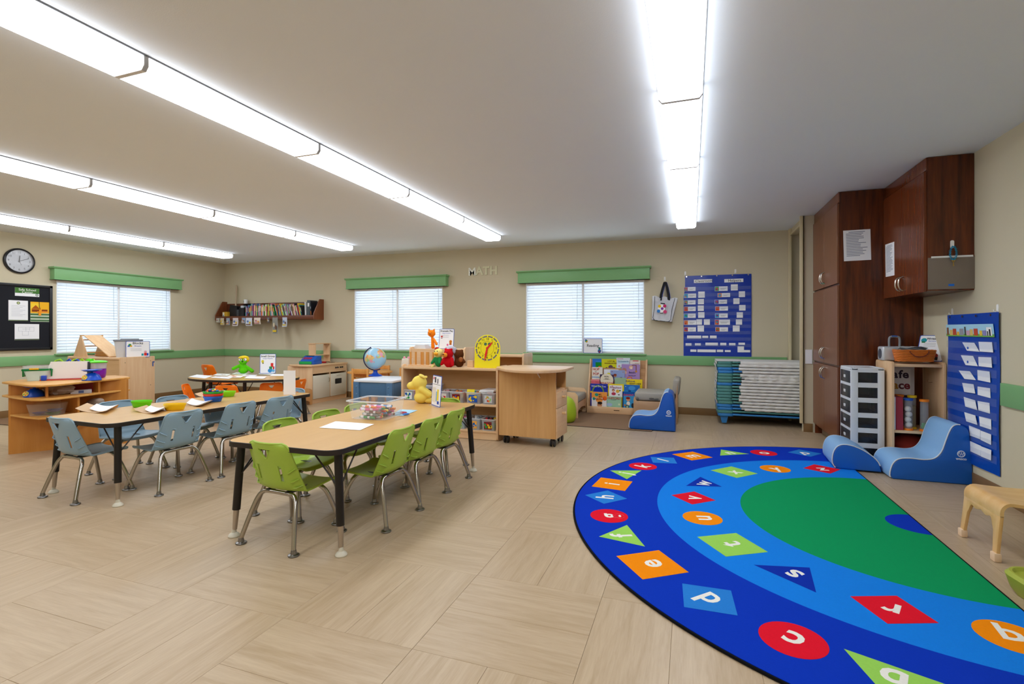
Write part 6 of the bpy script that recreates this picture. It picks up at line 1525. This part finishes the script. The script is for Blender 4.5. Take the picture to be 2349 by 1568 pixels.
folder('open brown folder with white page behind the stacked bowls', [(446, 908), (490, 914), (520, 906), (470, 902)], [(480, 910), (508, 912), (520, 906), (486, 903)], 0)
def bowl(lab, px, py, rx, ry, h, col, rz=0, z=TT, name='oval_bowl', grp='coloured oval bowls on the second table'):
    p = onZ(px, py, TH); t = thing(name, lab, 'bowl', (p.x, p.y, z), R(rz), grp)
    def rg(s, zz): return [(x, y, zz) for x, y in circ(0, 0, rx * s, ry * s, n=28)]
    MB().grid([rg(.02, .0), rg(.72, .0), rg(.80, .004), rg(.93, h * .7), rg(.97, h * .72), rg(1, h), rg(.96, h), rg(.88, h * .7), rg(.76, .007), rg(.02, .006)], closed=True).build('bowl', P(col, .35, transl=.1), t)
    return t
bowl('lime green oval bowl on the second table, nearest the camera', 325, 933, .078, .055, .052, '#6fe014', 25)
bowl('yellow oval bowl at the aisle edge of the second table', 401, 940, .082, .055, .050, '#f4cc10', 25)
bowl('lime green oval bowl behind the stacked bowls', 519, 909, .085, .06, .05, '#8fe21a', 25)
bowl('blue oval bowl, bottom of the toy filled stack', 489, 921, .082, .058, .05, '#1f5fc0', 25)
bowl('red oval bowl, middle of the toy filled stack', 489, 921, .083, .059, .05, '#dc3a20', 25, TT + .022)
gb = bowl('green oval bowl, top of the stack and full of counting toys', 489, 921, .084, .060, .05, '#2fa83a', 25, TT + .042)
random.seed(33); b = MB(); tm = [P(h, .4) for h in ('#e03a24', '#f2d02a', '#f08a2a', '#6a3fb4', '#2a5fc0', '#3aa84a')]
for k in range(34):
    a = random.random() * 6.28; r_ = math.sqrt(random.random()) * .8; x, y = .07 * r_ * math.cos(a), .048 * r_ * math.sin(a)
    b.ell((x, y, .028 + .034 * (1 - r_ * r_) + random.uniform(-.003, .006)), (.012, .011, .009), mi=k % 6, u=8, v=6, rot=(random.random(), random.random(), random.random()))
b.build('counting_toys', tm, gb)['kind'] = 'stuff'
p = onZ(664, 905, TH)
fc = thing('standing_card', 'tall folded white paper standing at the far end of the second table', 'card', (p.x, p.y, TT), R(20))
b = MB(); b.box(-.058, .058, -.0006, .0006, 0, .235); b.box(-.0006, .0006, 0, .10, 0, .235, M=Matrix.Translation((.058, 0, 0)) @ Matrix.Rotation(R(25), 4, 'Z')); b.build('paper', PAPER, fc, smooth=False)

# ---------------------------------------------------------------- table 1: paper, marker bin, plush, stand
sheet('blank white paper on the front table before the marker bin', [(732, 981), (826, 987), (858, 973), (770, 966.5)], '#f6f7fb', TT, 0, 'blank_paper')
sheet('light blue craft paper right of the marker bin', [(897, 952), (925, 954), (958, 941), (918, 939)], '#a8d4ea', TT, 2, 'blue_paper')
mbx = thing('marker_bin', 'clear plastic bin full of felt markers on the front table', 'bin', (-2.125, 3.085, TT), R(3))
def rg(w, d, z, r=.03): return [(x, y, z) for x, y in rrect(-w, w, -d, d, r, 5)]
PCL = P('#f0f3f6', .06, alpha=.20, spec=.8)
MB().grid([rg(.130, .125, 0), rg(.137, .132, .006), rg(.152, .147, .128)], closed=True).prism([(x, y) for x, y, _ in rg(.130, .125, 0)], .0, .002).build('tub', PCL, mbx)
MB().grid([rg(.152, .147, .122), rg(.163, .158, .124), rg(.163, .158, .131), rg(.150, .145, .131), rg(.150, .145, .124)], closed=True).build('rim', P('#e8ecf0', .2, alpha=.65, spec=.7), mbx)
capc = {'green': '#159a4a', 'light blue': '#3f9ad8', 'yellow': '#f2cf1c', 'red': '#d8241f', 'purple': '#4a2f8a', 'black': '#20222a', 'orange': '#f0801f', 'pink': '#e060a0', 'brown': '#7a4a2a', 'grey': '#6a757a'}
protos = {}
random.seed(41)
order = ['green', 'red', 'yellow', 'light blue', 'purple', 'black', 'orange', 'pink', 'brown', 'grey'] * 4
for k, c in enumerate(order[:38]):
    layer = k // 9; y = -.098 + .024 * (k % 9) + random.uniform(-.005, .005); z = TT + .013 + .0185 * layer; x = random.uniform(-.028, .03)
    yaw = random.uniform(-14, 14) + (180 if random.random() < .4 else 0)
    w = Matrix.Translation((-2.125, 3.085, 0)) @ Matrix.Rotation(R(3), 4, 'Z') @ Vector((x, y, 0))
    loc = (w.x, w.y, z); lab = 'felt marker with %s cap, %s from the front, %s in clear bin' % (c, ['first', 'second', 'third', 'fourth', 'fifth', 'sixth', 'seventh', 'eighth', 'ninth'][k % 9], ['bottom layer', 'second layer', 'third layer', 'fourth layer', 'top layer'][layer])
    if c not in protos:
        t = thing('felt_marker', lab, 'marker', loc, R(3 + yaw), 'felt markers in the clear bin'); m = P(capc[c], .35)
        MB().cyl((-.062, 0, 0), (.028, 0, 0), .0085, n=10).build('barrel', P('#eceaf0', .35), t)
        MB().cyl((.024, 0, 0), (.064, 0, 0), .0092, .0080, n=10).build('cap', m, t); MB().cyl((-.066, 0, 0), (-.058, 0, 0), .0078, .0088, n=10).build('end_plug', m, t)
        MB().cyl((-.03, 0, 0), (.005, 0, 0), .0087, n=10).build('printed_band', m, t)
        protos[c] = t
    else: dup(protos[c], loc, R(3 + yaw), lab)
for nm, px, py, c, lab, rz in (('craft_scissors', 915, 951, '#2a78d0', 'blue handled craft scissors on the light blue paper', 10), ('craft_scissors', 911, 947, '#c0354a', 'red handled craft scissors on the light blue paper', 0)):
    p = onZ(px, py, TH); t = thing(nm, lab, 'scissors', (p.x, p.y, TT + .0035), R(rz)); m = P(c, .35)
    for s in (-1, 1):
        MB().tube([(.055 + .018 * math.cos(a * .785), s * .013 + .011 * math.sin(a * .785), .003) for a in range(8)], .0038, n=6, closed=True).build('handle', m, t)
        MB().prism([(.038, s * .004), (-.045, -s * .003), (-.045, -s * .001), (.038, s * .009)], .0015 + .001 * s, .0028 + .001 * s).build('blade', CHROME, t)
p = onZ(962, 924, TH)
def yplush(t):
    MB().ell((.012, -.058, .178), (.005, .004, .008)).build('eye', DOT, t)
    MB().ell((-.038, -.040, .178), (.005, .004, .008)).build('eye', DOT, t)
    MB().tube([(-.03, -.092, .136), (-.018, -.098, .130), (-.004, -.094, .136)], .0018, n=5).build('mouth', DOT, t)
    for s in (-1, 1): blob('ear', [((s * .030, .022, .232), (.020, .030, .010), (R(-25), R(s * 20), 0)), ((s * .040, .050, .222), (.015, .020, .008))], P('#eed66a', .95), t, .004)
    for s in (-1, 1): blob('foot', [((.040 * s, .085, .022), (.024, .042, .020))], P('#ecd060', .95, bump=.7, bscale=260), t, .005)
plush('yellow_plush', 'pale yellow long-nosed soft toy sitting at the far end of the front table', (p.x, p.y, TT), R(-62), '#efd768', [((0, .0, .175), (.062, .066, .062)), ((-.01, -.062, .148), (.042, .046, .036))],
      [((0, .02, .05), (.070, .066, .055)), ((0, .015, .10), (.052, .05, .05)), ('c', (-.045, .02, .12), (-.06, .085, .075), .026, .024), ('c', (.045, .02, .12), (.06, .085, .075), .026, .024)], yplush, .007)
p = onZ(999, 932, TH)
sign('white sign in a clear stand at the far end of the front table', .20, .25, (p.x, p.y, TT + .003), R(-41), 4, None, None, [(rect(-.08, .08, .175, .178), '#2a2a30'), (rect(-.05, -.02, .19, .235), '#3a3a44'), (rect(.01, .03, .185, .225), '#4a4a54'), (circ(-.07, .225, .012, n=8), '#c8323a'), (rect(.02, .055, .05, .14), '#e8d43a'), (rect(.0, .02, .04, .12), '#7ab0d8'), (rect(.03, .07, .02, .045), '#2a4ab0'), (rect(-.08, -.01, .03, .15), '#e4e0d4')], .03, .2, base=True, name='table_sign', lines=False)
# ================================================================ left side: curved science shelf, block cabinet
B2 = WOOD('#c98636', '#d99a4e', .38, 'x', scale=.8); B2Z = WOOD('#c07c2c', '#d09044', .38, 'z', scale=.7)
cs = thing('curved_shelf_unit', 'honey coloured curved shelf unit with toys at the left edge', 'shelf', (-5.95, 3.2, 0))
def loc2(pts): return [(x + 5.95, y - 3.2) for x, y in pts]
spine = [(-6.135, 2.935), (-6.04, 3.09), (-5.95, 3.235), (-5.84, 3.36), (-5.70, 3.50), (-5.60, 3.64)]
rows = []
sp = loc2([tuple(v) for v in smoothpath(spine, 3)])
MB().grid([[(x, y, 0) for x, y in sp], [(x, y, .38) for x, y in sp], [(x, y, .672) for x, y in sp]], thick=.02).build('spine_panel', B2Z, cs)
topp = loc2([(-6.26, 2.93), (-5.93, 2.87), (-5.62, 2.83), (-5.53, 2.86), (-5.49, 2.97), (-5.53, 3.15), (-5.60, 3.42), (-5.64, 3.70), (-5.80, 3.77), (-6.03, 3.80), (-6.25, 3.5), (-6.40, 3.14)])
MB().prism(topp, .672, .69, bev=.003).build('top_board', BIRCH, cs)
MB().prism(topp, .545, .563, bev=.003).build('middle_shelf', BIRCH, cs)
lowp = loc2([(-6.13, 2.93), (-5.85, 2.90), (-5.64, 2.90), (-5.57, 2.98), (-5.58, 3.3), (-5.60, 3.62), (-5.70, 3.50), (-5.84, 3.36), (-5.95, 3.235), (-6.04, 3.09)])
MB().prism(lowp, .365, .383, bev=.003).build('lower_shelf', BIRCH, cs)
def vpan(a, c, z0, z1, nm='divider'):
    a, c = Vector(loc2([a])[0]), Vector(loc2([c])[0]); d = (c - a).normalized(); n = Vector((-d.y, d.x)) * .009
    MB().prism([tuple(a - n), tuple(c - n), tuple(c + n), tuple(a + n)], z0, z1, bev=.001, seg=1).build(nm, B2Z, cs)
vpan((-6.0, 3.13), (-5.64, 2.965), .563, .672); vpan((-5.80, 3.42), (-5.635, 3.40), .563, .672); vpan((-5.96, 3.25), (-5.585, 3.19), .383, .545); vpan((-5.66, 3.60), (-5.66, 3.68), .03, .672, 'end_panel')
vpan((-6.14, 2.93), (-6.30, 3.12), .0, .672, 'end_panel'); vpan((-5.62, 3.66), (-5.95, 3.76), 0, .672, 'end_panel')
UZ = .6903
def toyscale(lab, x, y, z, rz):
    t = thing('toy_scale', lab, 'toy scale', (x, y, z), R(rz), 'blue toy kitchen scales')
    m = P('#1450c8', .3)
    MB().lathe([(0, 0), (.078, 0), (.080, .006), (.070, .03), (.060, .052), (.035, .066), (.030, .075), (0, .076)], n=26).build('scale_body', m, t)
    MB().lathe([(.012, .076), (.012, .088), (.06, .093), (.083, .104), (.085, .104), (.062, .090), (.0, .084)], n=26).build('scale_bowl', m, t)
    d = Matrix.Translation((-.035, -.062, .032)) @ Matrix.Rotation(R(-20), 4, 'X')
    MB().lathe([(0, 0), (.023, 0), (.023, .006), (0, .006)], n=20, M=d @ Ry).build('dial', P('#f0d83a', .4), t)
    b = MB()
    for k in range(6): b.box(-.003, .003, -.008, -.0062, .008, .019, M=d @ Matrix.Rotation(R(60 * k), 4, 'Y'), mi=k % 3)
    b.build('dial_marks', [RED, GRN, P('#e8862a', .4)], t, smooth=False)
toyscale('blue toy scale with coloured dial on top of the curved shelf unit', -5.63, 3.33, UZ, 40)
toyscale('blue toy scale inside the upper left compartment of the curved shelf unit', -5.83, 2.965, .5633, 40)
tb_ = thing('clear_tub', 'clear tub with green latches and a yellow clip on the curved shelf', 'tub', (-6.11, 3.14, UZ), R(45))
def rg2(w, d, z): return [(x, y, z) for x, y in rrect(-w, w, -d, d, .025, 4)]
MB().grid([rg2(.07, .065, 0), rg2(.078, .072, .05), rg2(.095, .088, .115)], closed=True).prism([(x, y) for x, y, _ in rg2(.07, .065, 0)], 0, .003).build('tub', P('#d6ece6', .15, alpha=.45), tb_)
MB().grid([rg2(.093, .086, .098), rg2(.103, .096, .10), rg2(.103, .096, .118), rg2(.090, .083, .118)], closed=True).build('green_rim', P('#0c7a3a', .35), tb_)
MB().box(-.035, .035, -.108, -.090, .112, .126, bev=.003).build('yellow_clip', P('#f2b81c', .4), tb_)
MB().grid([rg2(.094, .087, .118), rg2(.098, .09, .148)], closed=True).build('clear_lid', P('#e4e8e8', .15, alpha=.35), tb_)
for s in (-1, 1): MB().box(s * .108 - .005, s * .108 + .005, -.03, .03, .04, .112, bev=.003).build('green_latch', P('#0c7a3a', .35), tb_)
MB().box(.045, .085, -.085, -.06, .002, .05, bev=.004).build('blue_panel', P('#2148c0', .4), tb_)
eb = thing('easel_board', 'small white tabletop board on a red base on the curved shelf', 'board', (-5.93, 3.27, UZ), R(48))
MB().box(-.19, .19, -.03, .08, 0, .010, bev=.003).build('red_base', P('#c23a34', .4), eb)
MB().prism([(-.165, .012), (.17, .012), (.175, .185), (-.125, .185), (-.165, .05)], -.006, .0, ax='y', M=Matrix.Translation((0, .02, 0)) @ Matrix.Rotation(R(-12), 4, 'X')).build('white_panel', P('#e6ddd4', .35), eb)
MB().box(.165, .185, .012, .035, .01, .18, bev=.003, M=Matrix.Rotation(R(-10), 4, 'X')).build('black_edge', BLACK, eb); MB().box(-.195, -.165, -.012, .02, .01, .045, bev=.006).build('black_corner', BLACK, eb)
rbn = thing('ribbon_bundle', 'lime and blue looped strips lying behind the small white board', 'toy', (-6.03, 3.42, UZ), R(48))
random.seed(2)
for k in range(7):
    x = -.14 + .045 * k; lp_ = [(x + .05 * math.cos(a * .7), .02 * math.sin(a * .7) + .01 * (k % 2), .012 + .085 * (1 + math.sin(a * .7 + k)) * 1.1) for a in range(9)]
    MB().tube(lp_, .009, n=6, closed=True).build('loop', P(['#9ad01c', '#1f4fc0', '#a8d81f'][k % 3], .4), rbn)
pt = thing('toy_pitcher', 'clear pitcher with purple base and lime green lid on the curved shelf', 'pitcher', (-5.86, 3.52, UZ), R(40))
MB().lathe([(0, .0), (.055, .0), (.066, .012), (.072, .05), (.074, .098), (0, .1)], n=26).build('purple_filling', P('#7a12a8', .3), pt)
MB().lathe([(.0745, .098), (.078, .160), (.076, .160), (.0725, .1)], n=26).build('clear_wall', P('#e2e0ea', .1, alpha=.35), pt)
MB().lathe([(0, .160), (.085, .160), (.087, .168), (.07, .178), (.03, .184), (0, .185)], n=26).prism([(-.11, .165), (-.05, .165), (-.04, .200), (-.085, .200)], -.025, .025, ax='y', bev=.005).build('lime_lid', P('#5ad810', .35), pt)
bg = thing('plastic_bag', 'crumpled clear plastic bag of pieces in the upper middle compartment', 'bag', (-5.77, 3.13, .5633), R(50))
random.seed(8); rows = []
for j in range(9):
    v = j / 8; ring_ = []
    for i in range(20):
        a = 2 * math.pi * i / 20; r_ = math.sin(math.pi * min(.96, .08 + v * .9)) ** .6; n_ = noise.noise((math.cos(a) * 2, math.sin(a) * 2, v * 3)) * .030 + noise.noise((math.cos(a) * 7, math.sin(a) * 7, v * 9)) * .012
        ring_.append(((.125 * r_ + n_) * math.cos(a), (.062 * r_ + n_) * math.sin(a), .002 + .092 * v + n_ * .3 * (v > .1)))
    rows.append(ring_)
MB().grid(rows, closed=True).build('bag', P('#e4ddd6', .1, alpha=.45, bump=1.0, bscale=60, spec=1.0), bg)
slab('red_tray', 'dark red tray standing at the back of the upper compartment', 'tray', 0, 0, 0, .24, .012, .10, P('#a01218', .4)); o = bpy.data.objects['red_tray']; o.location = (-5.80, 3.33, .5633); o.rotation_euler = (0, 0, R(48))
slab('white_box', 'flat white and blue box in the upper middle compartment', 'box', 0, 0, 0, .16, .08, .035, P('#c9ccd4', .5), 0, 0, [(rect(-.02, .02, .005, .03), '#5a6a9a')]); o = bpy.data.objects['white_box']; o.location = (-5.67, 3.26, .5633); o.rotation_euler = (0, 0, R(60))
st_ = thing('block_stack', 'stack of pale wooden blocks seen through the right compartment', 'blocks', (-5.74, 3.56, .5633), R(45))
for k in range(3): MB().box(-.025, .025, -.025, .025, .034 * k, .034 * k + .03, bev=.003).build('block', P('#e0c8a4', .5), st_)
tr = thing('clear_tray', 'clear plastic tray of blue and green dishes in the lower left compartment', 'tray', (-5.775, 3.04, .3833), R(36))
MB().grid([rg2(.115, .065, 0), rg2(.135, .08, .11)], closed=True).prism([(x, y) for x, y, _ in rg2(.115, .065, 0)], 0, .003).build('tray', P('#e6dcd0', .1, alpha=.25), tr)
for k, (x, y, r_, c) in enumerate(((-.05, 0, .065, '#2733b4'), (.05, .01, .06, '#2a50c8'), (.05, -.01, .062, '#1f8a3a'))): MB().lathe([(0, 0), (r_ * .6, 0), (r_, .02), (r_ * .97, .02), (r_ * .58, .004), (0, .004)], n=20).build('dish', P(c, .35), tr, loc=(x, y, .006 + .024 * (1 if k == 1 else 0)))
blob('grey_pouch', [((0, 0, .06), (.11, .06, .055)), ((.04, 0, .09), (.06, .05, .03))], P('#8f7f72', .5, alpha=.95, bump=.6, bscale=30), None, .01, loc=(-5.66, 3.38, .388)); tag(bpy.data.objects['grey_pouch'], 'grey brown pouch in the lower right compartment of the curved shelf', 'pouch')

# block cabinet
bc = thing('block_cabinet', 'maple block cabinet seen from behind near the left window', 'cabinet', (-8.30, 4.60, .005))
W_, D_, H_ = 1.10, .46, .825
for x in (0, W_ - .03): MB().prism(rrect(0, D_, 0, H_, .012), x, x + .03, ax='x', bev=.003).build('side_panel', MAPLEZ, bc)
MB().box(.03, W_ - .03, .012, .026, .02, H_ - .03).build('back_panel', WOOD('#cda272', '#dab485', .45, 'x', scale=.6), bc); MB().box(.03, W_ - .03, .002, D_ - .01, H_ - .034, H_ - .010, bev=.003).build('top_board', MAPLE, bc); MB().box(.03, W_ - .03, .03, D_ - .01, .4, .42).build('shelf_board', MAPLE, bc)
for y, z in ((.06, .75), (.06, .45), (.40, .76), (.40, .42)): MB().cyl((W_, y, z), (W_ + .0015, y, z), .006, n=8).build('screw', P('#8a7a5a', .4), bc)
CZ = .005 + .815 + .0003
sl_ = thing('toy_slide', 'wooden A-frame toy slide standing on the block cabinet', 'toy', (-8.12, 4.66, CZ))
for y in (0, .27): MB().prism([(-.16, 0), (.15, 0), (.012, .30), (-.012, .30)], y, y + .012, ax='y', bev=.002).build('triangle_panel', MAPLEZ, sl_)
MB().box(-.02, .02, 0, .282, .292, .306, bev=.002).build('ridge_bar', BIRCH, sl_)
for k in range(3): MB().cyl((.10 - .04 * k, .012, .06 + .09 * k), (.10 - .04 * k, .27, .06 + .09 * k), .007, n=8).build('rung', BIRCH, sl_)
MB().prism([(.01, .300), (.02, .306), (.56, .012), (.55, .0)], .03, .25, ax='y', bev=.002).build('slide_ramp', MAPLE, sl_)
MB().box(-.02, .5, .20, .28, .0, .05, bev=.004).build('base_bar', BIRCH, sl_)
lb = thing('lidded_bin', 'clear bin with grey lid and red picture label on the block cabinet', 'bin', (-7.44, 4.86, CZ), R(52))
def rg3(w, d, z): return [(x, y, z) for x, y in rrect(-w, w, -d, d, .03, 4)]
MB().grid([rg3(.13, .10, 0), rg3(.15, .12, .22)], closed=True).prism([(x, y) for x, y, _ in rg3(.13, .10, 0)], 0, .004).build('tub', P('#e4e6ea', .3, alpha=.8), lb)
MB().prism([(x, y) for x, y, _ in rg3(.16, .13, 0)], .22, .245, bev=.005).box(-.09, .12, -.02, .03, .245, .258, bev=.004).build('grey_lid', P('#84888f', .4), lb)
prints(lb, [(circ(.02, .05, .022, .03, n=10), '#d83a24'), (circ(.015, .12, .02, .03, n=10), '#e8702a'), (circ(.03, .09, .016, n=8), '#5aa0d8')], -.125, 'picture_label')
sign('white Blocks area sign with blue border on the block cabinet', .27, .225, (-7.25, 4.86, CZ), R(54), 5, 'Blocks', 'Bloques', [(circ(-.09, .17, .018, n=8), '#3a9a4a'), (rect(-.115, -.09, .145, .165), '#3a6ac8'), (rect(-.088, -.065, .145, .165), '#e0a82a'), (circ(.085, .075, .016, n=10), '#e0a0b0'), (rect(.07, .1, .02, .06), '#d8342a'), (rect(.1, .12, .02, .055), '#2a5ac0'), (rect(.04, .065, .02, .05), '#2a9aa8')], .045, .195)
sb = thing('blue_strap', 'short blue strap hook on the side of the block cabinet', 'strap', (-7.199, 5.03, .005)); MB().box(0, .03, -.006, .006, .735, .75, bev=.002).box(0, .006, -.006, .006, .68, .75, bev=.002).build('strap', BLUE, sb)
